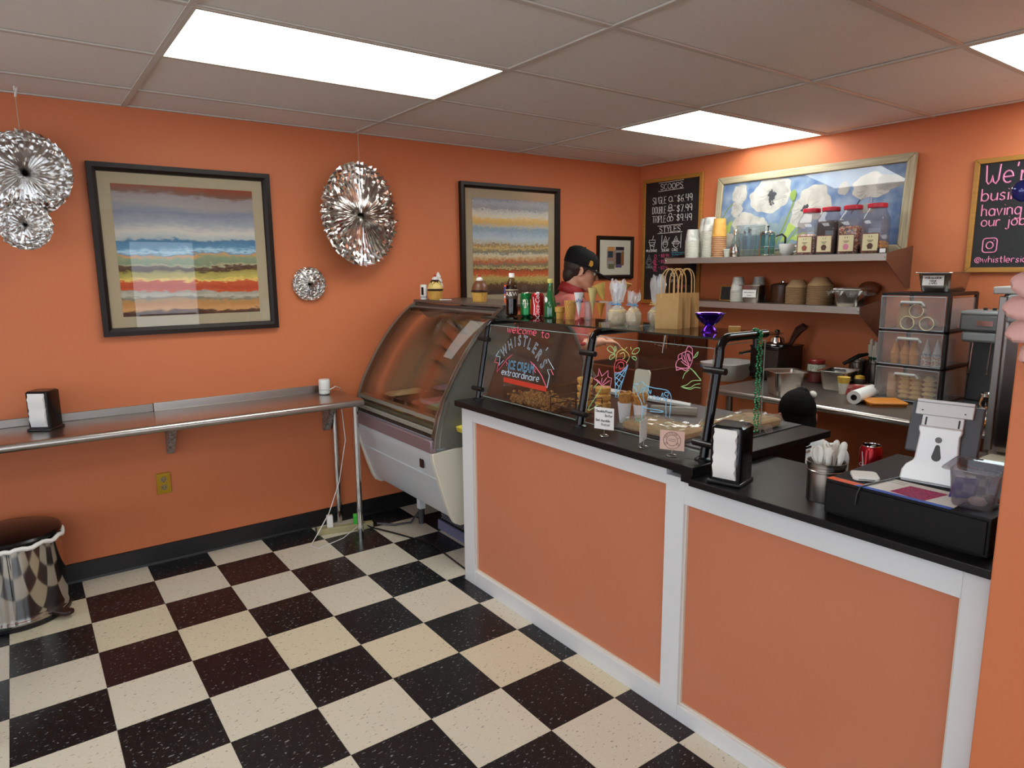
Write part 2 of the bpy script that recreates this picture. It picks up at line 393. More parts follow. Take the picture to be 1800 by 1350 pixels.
for (i, j), (x0, x1, y0, y1) in LIGHTS.items():
    if abs(x0-.9846) < .02 and j in LAB: lab, cool = LAB[j], False
    elif j == 5 and abs(x0-2.81) < .02: lab, cool = 'bluish lit ceiling panel at the right edge above the pink chalk sign', True
    else: lab, cool = 'lit ceiling panel over the street side of the shop floor', False
    t = thing('ceiling_light', lab, 'ceiling light', ((x0+x1)/2, (y0+y1)/2, H), 0, 'flat light panels set in the ceiling grid')
    w, d = (x1-x0)/2, (y1-y0)/2
    ob('diffuser', B((-w+.016, w-.016, -d+.016, d-.016, .001, .008)), emitter('light_panel_cool' if cool else 'light_panel_warm', 'e2f8fa' if cool else 'f7faf4', PANEL_E*(1.15 if cool else 1)), t, smooth=False)
    bm = B((-w, -w+.018, -d, d, -.004, .03), (w-.018, w, -d, d, -.004, .03), (-w+.018, w-.018, -d, -d+.018, -.004, .03), (-w+.018, w-.018, d-.018, d, -.004, .03))
    ob('frame', bm, TBAR, t, smooth=False)

struct(ob('wall_left', B((-.12, 0, YF-.1, .12, -.1, H+.1)), ORANGE, smooth=False))
struct(ob('wall_back', B((0, XR+.1, 0, .12, -.1, H+.1)), ORANGE, smooth=False))
struct(ob('wall_partition', B((3.497, 3.66, -2.56, 0, 0, H+.05)), ORANGE, bevel=.004, smooth=False))
# street side: wide shop window
bm = B((0, .5, YF-.12, YF, -.1, H+.1), (6.1, XR, YF-.12, YF, -.1, H+.1), (.5, 6.1, YF-.12, YF, -.1, .55), (.5, 6.1, YF-.12, YF, 2.2, H+.1))
struct(ob('wall_front', bm, ORANGE, smooth=False))
ALU = mat('window_aluminium', '8f9092', .35, .9)
win = struct(ob('window_1', B((.5, .56, YF-.1, YF-.02, .55, 2.2), (6.04, 6.1, YF-.1, YF-.02, .55, 2.2), (.56, 6.04, YF-.1, YF-.02, .55, .61), (.56, 6.04, YF-.1, YF-.02, 2.14, 2.2),
              (2.35, 2.41, YF-.1, YF-.02, .61, 2.14), (4.2, 4.26, YF-.1, YF-.02, .61, 2.14)), ALU, smooth=False))
for a, b in ((.56, 2.35), (2.41, 4.2), (4.26, 6.04)):
    ob('window_pane', B((a, b, YF-.064, YF-.058, .61, 2.14)), GLASS, win, smooth=False)
# right wall with the entrance door
bm = B((XR, XR+.12, YF, -6.9, -.1, H+.1), (XR, XR+.12, -3.2, -3.0, -.1, H+.1), (XR, XR+.12, -6.9, -3.2, -.1, .55), (XR, XR+.12, -6.9, -3.2, 2.2, H+.1), (XR, XR+.12, -2.0, 0, -.1, H+.1), (XR, XR+.12, -3.0, -2.0, 2.12, H+.1))
struct(ob('wall_right', bm, ORANGE, smooth=False))
w2 = struct(ob('window_2', B((XR+.02, XR+.1, -6.9, -6.84, .55, 2.2), (XR+.02, XR+.1, -3.26, -3.2, .55, 2.2), (XR+.02, XR+.1, -6.84, -3.26, .55, .61), (XR+.02, XR+.1, -6.84, -3.26, 2.14, 2.2), (XR+.02, XR+.1, -5.08, -5.02, .61, 2.14)), ALU, smooth=False))
for a, b in ((-6.84, -5.08), (-5.02, -3.26)): ob('window_pane', B((XR+.058, XR+.064, a, b, .61, 2.14)), GLASS, w2, smooth=False)
d = struct(ob('door_1', B((XR+.02, XR+.07, -3.0, -2.9, 0, 2.12), (XR+.02, XR+.07, -2.1, -2.0, 0, 2.12), (XR+.02, XR+.07, -2.9, -2.1, 0, .25), (XR+.02, XR+.07, -2.9, -2.1, 2.0, 2.12)), ALU, smooth=False))
ob('door_pane', B((XR+.04, XR+.046, -2.9, -2.1, .25, 2.0)), GLASS, d, smooth=False)
ob('push_bar', T([(XR, -2.86, 1.0), (XR, -2.14, 1.0)], .014), ALU, d)
struct(ob('baseboard_left', PR([(0, 0), (.016, 0), (.012, .012), (.008, .1), (0, .102)], 'y', YF, 0), BLACKR, smooth=False))

# ================================================================ counter
ctr = thing('service_counter', 'white framed counter front with two orange inset panels', 'counter', (0, 0, 0))
ob('carcass', B((1.2, 2.6, -2.47, -1.78, 0, .916), (2.6, 3.49, -2.47, -2.12, 0, .889)), mat('carcass_black', '15110f', .6), ctr, smooth=False)
for x0, x1, y0, z0, z1 in ((1.195, 1.288, -2.503, .0, .917), (2.514, 2.594, -2.503, 0, .889), (3.425, 3.495, -2.503, 0, .889)):
    ob('stile', B((x0, x1, y0, -2.468, z0, z1)), WHITEP, ctr, bevel=.002, smooth=False)
for x0, x1, z0, z1 in ((1.288, 2.514, .852, .917), (2.594, 3.425, .801, .889), (1.288, 2.514, 0, .077), (2.594, 3.425, 0, .06)):
    ob('rail', B((x0, x1, -2.5025, -2.468, z0, z1)), WHITEP, ctr, bevel=.002, smooth=False)
ob('end_panel', B((1.193, 1.2, -2.47, -1.78, 0, .917)), WHITEP, ctr, smooth=False)
for x0, x1, z0, z1 in ((1.288, 2.514, .077, .852), (2.594, 3.425, .06, .801)):
    ob('inset_panel', B((x0, x1, -2.482, -2.46, z0, z1)), PANELO, ctr, smooth=False)
    f = .006
    ob('edge_bead', B((x0, x0+f, -2.492, -2.482, z0, z1), (x1-f, x1, -2.492, -2.482, z0, z1), (x0, x1, -2.49, -2.482, z0, z0+f)), mat('bead_cream', 'd8cfbf', .5), ctr, smooth=False)
ob('block', B((2.6, 2.645, -2.53, -2.2, .889, .917)), BLACKL, ctr, smooth=False)
t = tag(ob('worktop', B((1.172, 2.648, -2.532, -1.69, .917, .945)), BLACKL, bevel=.003, smooth=False), 'long black worktop carrying the sneeze guard', 'worktop')
t = tag(ob('worktop', B((2.6485, 3.496, -2.552, -2.09, .889, .912)), BLACKL, bevel=.003, smooth=False), 'lower black worktop under the cash drawer and spoon pot', 'worktop')
o = tag(ob('support_strut', T([(2.5, -1.75, .91), (2.47, -1.8, .62)], .008), STEELD), 'thin metal strut under the overhanging black worktop', 'strut')

# ================================================================ steel ledge on the left wall
sh = thing('wall_ledge', 'long narrow steel eating ledge along the orange wall', 'ledge', (0, 0, 0))
ob('top', B((.002, .385, -6.2, -2.672, .838, .851)), STEEL, sh, smooth=False)
ob('upstand', B((.001, .014, -3.70, -2.73, .851, .896)), STEEL, sh, bevel=.002, smooth=False)
ob('upstand', B((.001, .012, -6.2, -3.703, .851, .892)), STEELD, sh, bevel=.002, smooth=False)
ob('front_roll', T([(.385, -6.2, .831), (.385, -2.672, .831)], .0205, 16), STEEL, sh)
for x in (.36, .03): ob('leg', T([(x, -2.712, 0), (x, -2.712, .836)], .0175, 16), CHROME, sh)
for y in (-3.64, -2.76, -5.0):
    ob('bracket', PR([(.002, .836), (.2, .836), (.19, .81), (.024, .61), (.002, .61)], 'y', y-.018, y+.018), mat('galvanised', 'b9b3ad', .4, .45, noise=(60, '6f6862', .2)), sh, smooth=False)

# napkin dispensers
def napkin(label, loc, rz):
    t = thing('napkin_dispenser', label, 'napkin dispenser', loc, rz, 'black napkin dispensers')
    bm = B((-.055, .055, -.045, .07, 0, .012))
    ob('base', bm, BLACKP, t, bevel=.004)
    bm = bmesh.new(); bm_loft(bm, [[(x, y, z) for x, y in rounded(.102, .1, .01, 3, 0, .015)] for z in (.012, .182)] + [[(x*.9, y*.9, .188) for x, y in rounded(.1, .1, .014, 3, 0, .015)]])
    ob('body', bm, BLACKM, t)
    bm = bmesh.new(); pts = []
    for k in range(13):
        s = k/12; z = .02+.158*s; pts.append((z, -.037-.01*math.sin(PI*s*1.0)-.004*math.sin(9*s)))
    loops = [[(-.036+.002*math.sin(5*z*40), y, z), (.036-.003*math.sin(3*z*60), y-.002, z), (.036, y+.012, z), (-.036, y+.012, z)] for z, y in pts]
    bm_loft(bm, loops); ob('napkins', bm, PAPER, t)
    return t
napkin('black napkin dispenser on the steel ledge', (.155, -4.19, .851), math.radians(58))
napkin('black napkin dispenser on the counter beside the spoon pot', (2.745, -2.475, .912), math.radians(14))

# outlet and blank plate
t = thing('wall_outlet', 'brass plated double wall outlet under the ledge', 'outlet', (0, -3.687, .445))
BRASS = mat('brass', 'b8902f', .22, 1.0)
ob('plate', PR(rounded(.072, .117, .006), 'x', .001, .006), BRASS, t, bevel=.0015)
for z in (-.022, .022):
    s = ob('socket', xf(L([(.017, 0), (.016, .003)], 20), Matrix.Translation((.006, 0, z)) @ Matrix.Rotation(PI/2, 4, 'Y')), mat('ivory', '8f7c50', .4), t)
    ob('slot', B((.009, .0096, -.009, -.006, z-.006, z+.006), (.009, .0096, .006, .009, z-.005, z+.005), (.009, .0096, -.0025, .0025, z-.014, z-.009)), BLACKP, s, smooth=False)
tag(ob('blank_plate', B((.0005, .003, -3.02, -2.94, .47, .6)), ORANGE, bevel=.001, smooth=False), 'blank wall plate painted orange under the ledge', 'wall plate')

# white router / camera puck
t = thing('wifi_puck', 'white cylindrical gadget on the end of the steel ledge', 'gadget', (.1, -2.79, .851))
ob('body', L([(.0, .004), (.03, .004), (.033, .008), (.033, .03)], 28), WHITE, t)
ob('upper_body', L([(.033, .0315), (.033, .085), (.03, .092), (0, .093)], 28), WHITE, t)
ob('foot', L([(.029, 0), (.029, .005)], 24), DKGREY, t)
ob('cable', T([(.03, .02, .03), (.05, .05, .05), (.03, .09, .03), (-.02, .112, .0), (-.05, .118, -.06)], .0022, 6), WHITE, t)

# trash can
t = thing('trash_can', 'round shiny steel trash can with black lid and white liner rim', 'trash can', (.235, -4.375, 0))
CHROMEG = mat('polished_steel', 'b7b3ae', .07, 1.0)
ob('base_ring', L([(.2, 0), (.207, .005), (.207, .02), (.2, .024)], 40), BLACKP, t)
ob('body', L([(.2, .02), (.203, .026), (.203, .034), (.2, .042), (.199, .06), (.198, .36), (.198, .375)], 64), CHROMEG, t)
bm = bmesh.new()
ring = [(.2015*math.cos(2*PI*k/60), .2015*math.sin(2*PI*k/60), .374+.006*math.sin(k*1.3)+.004*math.sin(k*.37)) for k in range(60)]
bm_tube(bm, ring, .0105, 8, closed=True); ob('liner_rim', bm, PAPER, t)
ob('lid', L([(.203, .39), (.205, .4), (.198, .41), (.14, .425), (.05, .432), (0, .433)], 48), BLACKM, t)
bm = bmesh.new(); bm_prism(bm, rounded(.09, .05, .02, 4), 'z', .02, .038); xf(bm, Matrix.Rotation(math.radians(45), 4, 'Z') @ Matrix.Translation((.235, 0, 0)))
ob('pedal', bm, mat('pedal_brown', '2a1512', .4), t, bevel=.004)

# dining chair just left of the frame: one foot shows
t = thing('cafe_chair', 'black metal chair leg at the lower left edge of the picture', 'chair', (1.12, -4.66, 0))
for sx, sy in ((-.19, -.19), (.19, -.19), (.19, .19), (-.19, .19)):
    l = ob('leg', T([(sx, sy, .01), (sx*.86, sy*.86, .45)], .012, 10), BLACKM, t)
    ob('foot', L([(.0, 0), (.016, 0), (.017, .02), (.013, .03)], 12, c=(sx, sy)), BLACKP, l)
ob('seat', PR(rounded(.42, .42, .06), 'z', .45, .48), BLACKM, t, bevel=.008)
ob('back_frame', T([(-.17, -.18, .46), (-.17, -.22, .85), (-.1, -.225, .9), (.1, -.225, .9), (.17, -.22, .85), (.17, -.18, .46)], .011, 8), BLACKM, t)

# cables and power strip on the floor by the ledge leg
t = thing('power_strip', 'beige metal power strip on the floor by the ledge legs', 'power strip', (.19, -2.73, 0), math.radians(75))
ob('body', B((-.18, .16, -.022, .022, 0, .038)), mat('power_beige', 'a39a72', .45), t, bevel=.004)
ob('end_cap', B((-.186, -.18, -.024, .024, 0, .04)), DKGREY, t)
for x, c, h_ in ((-.1, 'e8e6e0', .075), (.06, '3fbf3a', .06)):
    p = ob('plug', B((x-.018, x+.018, -.018, .018, .038, .038+h_)), mat('plug_'+c, c, .4), t, bevel=.004)
tag(ob('white_cable', T([(.05, -2.672, .78), (.1, -2.675, .55), (.13, -2.74, .3), (.17, -2.83, .13), (.22, -2.93, .03), (.3, -3.0, .006), (.36, -2.97, .004), (.3, -2.8, .004), (.24, -2.68, .03)], .0028, 6), WHITE), 'thin white cable looping from the ledge to the floor', 'cable')
tag(ob('black_cable', T([(.21, -2.66, .06), (.25, -2.6, .01), (.42, -2.52, .006), (.7, -2.42, .006), (1.0, -2.44, .006), (1.17, -2.45, .006)], .005, 8), BLACKR), 'black power cord across the floor under the display case', 'cable')
tag(ob('grey_cable', T([(.24, -2.55, .02), (.3, -2.46, .008), (.33, -2.36, .01), (.3, -2.25, .09), (.32, -2.2, .2)], .007, 8), DKGREY), 'grey cord rising from the power strip to the case', 'cable')

# ================================================================ pictures on the left wall
def art(name, stops, h, wav=.06, fine=.035, seed=0.0, streak=9.0, gain=1.45):
    """abstract banded landscape print: colour bands along z, broken up by noise"""
    m = bpy.data.materials.new(name); m.use_nodes = True; nt = m.node_tree; b = nt.nodes['Principled BSDF']; b.inputs['Roughness'].default_value = .7
    tc = nt.nodes.new('ShaderNodeTexCoord'); sp = nt.nodes.new('ShaderNodeSeparateXYZ'); nt.links.new(tc.outputs['Object'], sp.inputs[0])
    def noise(sy, sz, det):
        mp = nt.nodes.new('ShaderNodeMapping'); mp.inputs['Scale'].default_value = (1, sy, sz); mp.inputs['Location'].default_value = (seed, seed, seed)
        nt.links.new(tc.outputs['Object'], mp.inputs[0]); n = nt.nodes.new('ShaderNodeTexNoise'); n.inputs['Scale'].default_value = 1; n.inputs['Detail'].default_value = det
        nt.links.new(mp.outputs[0], n.inputs['Vector']); return n.outputs['Fac']
    def math_(op, a, bb, c=None):
        k = nt.nodes.new('ShaderNodeMath'); k.operation = op
        for i, v in enumerate((a, bb) if c is None else (a, bb, c)):
            if isinstance(v, (int, float)): k.inputs[i].default_value = v
            else: nt.links.new(v, k.inputs[i])
        return k.outputs[0]
    z = math_('MULTIPLY_ADD', sp.outputs[2], 1/h, .5)
    z = math_('ADD', z, math_('MULTIPLY', math_('SUBTRACT', noise(2.2, 7, 3), .5), wav))
    z = math_('ADD', z, math_('MULTIPLY', math_('SUBTRACT', noise(streak, 60, 5), .5), fine))
    z = math_('ADD', z, math_('MULTIPLY', math_('SUBTRACT', noise(26, 120, 8), .5), fine*.8))
    z = math_('ADD', z, math_('MULTIPLY', math_('SUBTRACT', noise(5, 16, 6), .5), wav*.7))
    r = nt.nodes.new('ShaderNodeValToRGB'); els = r.color_ramp.elements; els[0].position = stops[0][0]; els[0].color = (*[gain*v for v in lin(stops[0][1])], 1)
    els[1].position = stops[-1][0]; els[1].color = (*[gain*v for v in lin(stops[-1][1])], 1)
    for p, c in stops[1:-1]:
        e = els.new(p); e.color = (*[gain*v for v in lin(c)], 1)
    nt.links.new(z, r.inputs[0]); nt.links.new(r.outputs[0], b.inputs['Base Color']); return m
DKWOOD = mat('dark_wood_frame', '1a110c', .35, noise=((40, 4, 4), '24170f', .2), spec=.25)
MOUNT = mat('picture_mount', 'b8aa8c', .9, bump=(400, .1)); MOUNTW = mat('picture_mount_white', 'd6d0bd', .9)
def framed(label, y0, y1, z0, z1, fw, bw, printmat, group=None, depth=.034, mount=MOUNT):
    w, h = y1-y0, z1-z0
    t = thing('framed_picture', label, 'picture', (0, (y0+y1)/2, (z0+z1)/2), 0, group)
    a, b = w/2, h/2; bars = []
    for s in (-1, 1):
        p = [(.002, s*b), (depth, s*b), (depth, s*(b-fw*.55)), (depth-.008, s*(b-fw*.9)), (.01, s*(b-fw))]
        for nm in ('frame_bar',):
            bm = bmesh.new(); q = [bm.verts.new((x, -a if abs(z) == b else -a+(b-abs(z)), z)) for x, z in p]; e = [bm.verts.new((x, a if abs(z) == b else a-(b-abs(z)), z)) for x, z in p]
            bm.faces.new(q); bm.faces.new(e[::-1])
            for i in range(5): bm.faces.new([q[i], q[(i+1) % 5], e[(i+1) % 5], e[i]])
            bmesh.ops.recalc_face_normals(bm, faces=bm.faces); ob('frame_bar', bm, DKWOOD, t, smooth=False)
        bm = bmesh.new(); pr = [(.002, s*a), (depth, s*a), (depth, s*(a-fw*.55)), (depth-.008, s*(a-fw*.9)), (.01, s*(a-fw))]
        q = [bm.verts.new((x, y, -b if abs(y) == a else -b+(a-abs(y)))) for x, y in pr]; e = [bm.verts.new((x, y, b if abs(y) == a else b-(a-abs(y)))) for x, y in pr]
        bm.faces.new(q); bm.faces.new(e[::-1])
        for i in range(5): bm.faces.new([q[i], q[(i+1) % 5], e[(i+1) % 5], e[i]])
        bmesh.ops.recalc_face_normals(bm, faces=bm.faces); ob('frame_bar', bm, DKWOOD, t, smooth=False)
    ia, ib = a-fw, b-fw
    ob('mount', B((.004, .012, -ia, ia, -ib, ib)), mount, t, smooth=False)
    ob('print', B((.012, .0135, -ia+bw, ia-bw, -ib+bw, ib-bw)), printmat, t, smooth=False)
    ob('picture_glass', B((.0165, .0185, -ia-.002, ia+.002, -ib-.002, ib+.002)), PGLASS, t, smooth=False)
    return t
A1 = art('print_red_field', [(0, '3a2114'), (.03, '5a3a26'), (.045, 'b98a55'), (.09, 'a8743e'), (.115, '9a7a4c'), (.125, '6f6a5c'), (.15, 'a9a390'), (.185, '8d8a7c'), (.195, 'b44a25'), (.225, 'a23c1c'), (.262, 'b5502a'),
     (.275, 'd8b860'), (.3, 'a99a4e'), (.34, '8f8442'), (.355, '3c281a'), (.385, '5a4634'), (.395, 'a39a78'), (.41, '6f7f62'), (.455, '7f8a6a'), (.468, 'c08a4c'), (.48, '5e8095'), (.5, '9dbccb'), (.53, '4f7d9a'), (.585, '3f6a88'), (.6, '9aa3a4'),
     (.66, 'b9b5aa'), (.72, '8e9298'), (.8, '6f7685'), (.86, '8d8580'), (.92, '857c7c'), (.95, '6a4a3c'), (1, '7d3a20')], .66, .085, .06, 3.1, 26)
A2 = art('print_yellow_field', [(0, '3a2a1e'), (.1, '5a3c26'), (.13, '9c8a4c'), (.17, 'b09a58'), (.2, 'b5592a'), (.24, 'a84a24'), (.26, '5a4426'), (.275, 'b9a26a'), (.31, '66644c'), (.345, 'a8562f'), (.38, 'b5966a'), (.42, 'c2b89a'), (.455, '6c6c64'),
     (.475, '8a7a58'), (.5, 'bfa468'), (.525, '8a6a44'), (.54, 'a9a48c'), (.58, 'a9b6bb'), (.64, '93a6b2'), (.69, '7f93a2'), (.72, 'a9a89a'), (.75, 'c2a05c'), (.8, 'd0ae68'), (.83, 'c9c3ae'), (.88, 'b9b8ae'), (.91, '8c8c90'), (.96, '9aa0a6'), (1, '7f8692')], .66, .06, .09, 8.7, 60)
framed('large dark framed picture of grey, blue and red bands', -3.895, -3.015, 1.262, 2.122, .042, .055, A1, 'pair of banded abstract pictures')
framed('large dark framed picture with yellow and blue bands behind the cans', -1.752, -.882, 1.31, 2.172, .04, .06, A2, 'pair of banded abstract pictures')
# small photo of a shop front: flat print of coloured patches
t = framed('small black framed photo of an orange shop front by the menu', -.482, -.078, 1.503, 1.842, .032, .075, mat('photo_wall', 'a8683c', .6, noise=(30, '8a9098', .3)), None, .022, MOUNTW)
bm = bmesh.new(); cols = ['1d1724', '2c3a40', '8a5a2a', '9a9a94', '5a4a78', '6a6a4a', 'c88a4a']
def q(y0, y1, z0, z1, mi, e=0): bm_box(bm, .0136, .0139+e, y0, y1, z0, z1, mi)
q(.005, .062, -.055, .04, 0); q(-.085, -.03, -.0, .05, 1); q(.0, .07, .04, .055, 3, .0001); q(-.09, -.01, .052, .085, 6); q(-.095, -.02, -.085, -.03, 3); q(.0, .07, -.08, -.057, 4); q(-.08, -.01, -.09, -.05, 5, .0001); q(.065, .095, -.06, .05, 2); q(.0, .095, .06, .085, 0, .0001)
ob('photo_patches', bm, [mat('photo_'+c, c, .6) for c in cols], t, smooth=False)

# ================================================================ foil fans
def rosette(label, loc, R0, n, rz, depth, string=None, hook=False, seed=1, tilt=0):
    t = thing('foil_fan', label, 'paper fan', loc, rz, 'crinkled silver foil fan decorations')
    rr = random.Random(seed); bm = bmesh.new(); rings = []
    fr = [.03, .14, .26, .38, .49, .59, .68, .76, .83, .89, .95, 1.0]
    for fi, f in enumerate(fr):
        ring = []
        for k in range(2*n):
            a = 2*PI*k/(2*n)+rr.uniform(-.22, .22)*PI/n*max(0, f-.3)
            s = 1 if k % 2 else -1
            d = depth*(s*(.3+.7*f)*.5*(.5+.5*math.sqrt(f)))+rr.uniform(-1, 1)*depth*(.03+.3*max(0, f-.35))
            rad = R0*f*(1+rr.uniform(-.012, .012)*f) * (1 if s > 0 or fi < 11 else .97)
            ring.append(bm.verts.new((d, rad*math.cos(a), rad*math.sin(a))))
        rings.append(ring)
    c = bm.verts.new((depth*.15, 0, 0)); m_ = 2*n
    for k in range(m_): bm.faces.new([c, rings[0][k], rings[0][(k+1) % m_]])
    for a, b in zip(rings, rings[1:]):
        for k in range(m_):
            j = (k+1) % m_
            bm.faces.new([a[k], b[k], b[j]]); bm.faces.new([a[k], b[j], a[j]])
    o = ob('fan', bm, FOIL, t, smooth=False)
    so = o.modifiers.new('solid', 'SOLIDIFY'); so.thickness = .0006
    if tilt: o.rotation_euler = (0, tilt, 0)
    if string: ob('string', T([(0, 0, R0*.98), (0, 0, string)], .0016, 5), mat('cotton_string', 'b5a893', .9), t)
    if hook:
        ob('hook', T([(0, 0, string-.045), (.012, .006, string-.03), (.004, .01, string-.012), (0, 0, string-.02), (0, 0, string-.001)], .005, 8), WHITE, t)
    return t
rosette('largest oval-looking silver foil fan hanging between the two big pictures', (.15, -2.525, 1.912), .302, 52, math.radians(19), .026, H-1.912, seed=3)
rosette('small silver foil fan stuck on the wall beside the big picture', (.028, -2.82, 1.51), .1, 22, math.radians(-8), .024, seed=5)
rosette('silver foil fan hanging at the left edge from a ceiling hook', (.16, -4.145, 2.03), .19, 36, math.radians(-14), .028, H-2.03, True, seed=7)
rosette('small silver foil fan overlapping the bottom of the left edge fan', (.235, -4.17, 1.797), .112, 22, math.radians(-20), .026, seed=9)

# ================================================================ gelato display case
cs = thing('display_case', 'white refrigerated ice cream case with curved glass front', 'display case', (0, 0, 0))
XL, XR_ = .10, 1.09
CURVE = [(-2.16, 1.39), (-2.215, 1.352), (-2.27, 1.308), (-2.33, 1.248), (-2.385, 1.182), (-2.44, 1.106), (-2.495, 1.015), (-2.545, .925), (-2.578, .84), (-2.60, .76), (-2.608, .69)]
GREYM = mat('case_grey_metal', '77776f', .38, .35); TRIMS = mat('case_trim_silver', 'a8a59c', .25, .9)
# left end: slim curved frame
def band(curve, w):
    out = []
    for i, (y, z) in enumerate(curve):
        a = curve[max(i-1, 0)]; b = curve[min(i+1, len(curve)-1)]; dy, dz = b[0]-a[0], b[1]-a[1]; l = math.hypot(dy, dz)
        out.append((y-dz/l*w if False else y+(-dz/l)*w*(1 if dz < 0 else -1), z+(dy/l)*w*(1 if dz < 0 else -1)))
    return out
def bandpoly(curve, w0, w1=None):
    w1 = w1 if w1 is not None else w0; n = len(curve); inner = []
    for i, (y, z) in enumerate(curve):
        a = curve[max(i-1, 0)]; b = curve[min(i+1, n-1)]; dy, dz = b[0]-a[0], b[1]-a[1]; l = math.hypot(dy, dz); w = w0+(w1-w0)*i/(n-1)
        inner.append((y-dz/l*w, z+dy/l*w))
    return inner
def bandmesh(curve, w0, w1, x0, x1):
    inner = bandpoly(curve, w0, w1); bm = bmesh.new()
    for x in (x0, x1): pass
    A_ = [bm.verts.new((x0, *p)) for p in curve]; Bv = [bm.verts.new((x1, *p)) for p in curve]; Cv = [bm.verts.new((x0, *p)) for p in inner]; Dv = [bm.verts.new((x1, *p)) for p in inner]
    for i in range(len(curve)-1):
        bm.faces.new([A_[i], A_[i+1], Bv[i+1], Bv[i]]); bm.faces.new([Cv[i], Dv[i], Dv[i+1], Cv[i+1]])
        bm.faces.new([A_[i], Cv[i], Cv[i+1], A_[i+1]]); bm.faces.new([Bv[i], Bv[i+1], Dv[i+1], Dv[i]])
    bm.faces.new([A_[0], Bv[0], Dv[0], Cv[0]]); bm.faces.new([A_[-1], Cv[-1], Dv[-1], Bv[-1]])
    bmesh.ops.recalc_face_normals(bm, faces=bm.faces); return bm
ob('end_frame', bandmesh(CURVE, .03, .03, XL, XL+.03), GREYM, cs)
ob('edge_trim', bandmesh(CURVE, .008, .008, XL-.006, XL), TRIMS, cs)
ob('inner_frame', bandmesh([(y+.03, z-.02) for y, z in CURVE[:-1]], .05, .05, XL+.03, XL+.055), mat('case_inner_grey', '8b867a', .4, .3), cs)
ob('end_frame', bandmesh(CURVE, .13, .3, XR_-.025, XR_), GREYM, cs)
ob('edge_trim', bandmesh(CURVE, .006, .006, XR_-.031, XR_+.004), TRIMS, cs)
ob('trim_line', bandmesh([(y+.028, z-.004) for y, z in CURVE[7:]], .006, .006, XR_, XR_+.003), TRIMS, cs)
# side window of the right end
inner = bandpoly(CURVE, .12, .28)
ob('side_glass', PR(inner[:9]+[(-1.62, .75), (-1.5, .955), (-1.58, 1.035), (-1.67, 1.22), (-1.775, 1.325), (-1.86, 1.385)], 'x', XR_-.012, XR_-.006), glass('case_side_glass', '9c8272', 1.5, .05, .55), cs, smooth=False)
ob('rear_post', T([(XR_-.01, -1.775, 1.33), (XR_-.01, -1.665, 1.22), (XR_-.01, -1.57, 1.03), (XR_-.01, -1.5, .95)], .014, 8), GREYM, cs)
ob('rear_post', T([(XL+.01, -1.775, 1.33), (XL+.01, -1.665, 1.22), (XL+.01, -1.57, 1.03), (XL+.01, -1.5, .95)], .014, 8), GREYM, cs)
ob('left_end_wall', PR(CURVE[:-1]+[(-1.62, .75), (-1.5, .955), (-1.58, 1.035), (-1.67, 1.22), (-1.775, 1.325)], 'x', XL+.002, XL+.008), mat('case_liner', 'b9a58f', .3), cs, smooth=False)
# curved front glass
bm = bmesh.new(); fine = [(CURVE[i][0]+.004, CURVE[i][1]-.003) for i in range(1, 9)]
rows = [[bm.verts.new((x, *p)) for p in fine] for x in (XL+.03, XR_-.03)]
for i in range(len(fine)-1): bm.faces.new([rows[0][i], rows[1][i], rows[1][i+1], rows[0][i+1]])
fg = ob('front_glass', bm, glass('case_front_glass', 'e9e2da', 1.33), cs); so = fg.modifiers.new('solid', 'SOLIDIFY'); so.thickness = .005
# top board and rib trims
ob('top_board', B((XL, XR_, -2.17, -1.775, 1.385, 1.40)), mat('case_top', '6f665e', .35, .5), cs, bevel=.002, smooth=False)
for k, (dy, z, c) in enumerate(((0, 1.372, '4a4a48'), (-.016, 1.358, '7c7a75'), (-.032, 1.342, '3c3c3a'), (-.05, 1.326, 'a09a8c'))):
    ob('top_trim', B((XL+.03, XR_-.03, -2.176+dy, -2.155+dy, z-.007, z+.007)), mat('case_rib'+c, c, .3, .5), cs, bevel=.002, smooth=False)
# lower rails
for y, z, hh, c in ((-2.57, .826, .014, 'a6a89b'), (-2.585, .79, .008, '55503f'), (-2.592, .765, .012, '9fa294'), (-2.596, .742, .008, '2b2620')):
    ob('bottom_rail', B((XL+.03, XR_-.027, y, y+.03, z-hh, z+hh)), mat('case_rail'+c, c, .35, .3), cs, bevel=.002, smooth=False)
ob('bumper', B((XL, XR_-.006, -2.622, -2.59, .664, .73)), mat('bumper_steel', '9a8c94', .38, .6), cs, bevel=.004)
# body
BODY = [(-2.612, .664), (-2.607, .62), (-2.592, .58), (-2.57, .5), (-2.535, .4), (-2.505, .315), (-2.485, .283), (-2.44, .262), (-1.64, .262), (-1.64, .75), (-2.585, .75)]
ob('body', PR(BODY, 'x', XL+.03, XR_-.03), mat('case_white', 'c7cdd0', .25), cs, angle=.5)
side = [(-2.616, .664), (-2.612, .62), (-2.6, .58), (-2.578, .5), (-2.548, .4), (-2.516, .305), (-2.495, .268), (-2.46, .248), (-1.62, .248), (-1.62, .75), (-2.6, .664)]
for x0, x1 in ((XL, XL+.03), (XR_-.03, XR_)): ob('end_cheek', PR(side[:-1]+[(-2.59, .665)], 'x', x0, x1), CREAM, cs, bevel=.004, angle=.5)
ob('front_ridge', T([(XL+.04, -2.577, .515), (XR_-.035, -2.577, .515)], .004, 8), mat('case_white', 'c7cdd0', .25), cs)
ob('name_plate', B((.93, .965, -2.606, -2.598, .56, .605)), BLACKP, cs, smooth=False)
for x in (.36, 1.0):
    for y in (-2.3, -1.7): ob('leg', B((x-.02, x+.02, y-.02, y+.02, .0 if x > .9 else .1, .262)), WHITEP, cs, smooth=False)
ob('caster', L([(.02, 0), (.02, .1)], 12, c=(.36, -2.3)), DKGREY, cs); ob('caster', L([(.02, 0), (.02, .1)], 12, c=(.36, -1.7)), DKGREY, cs)
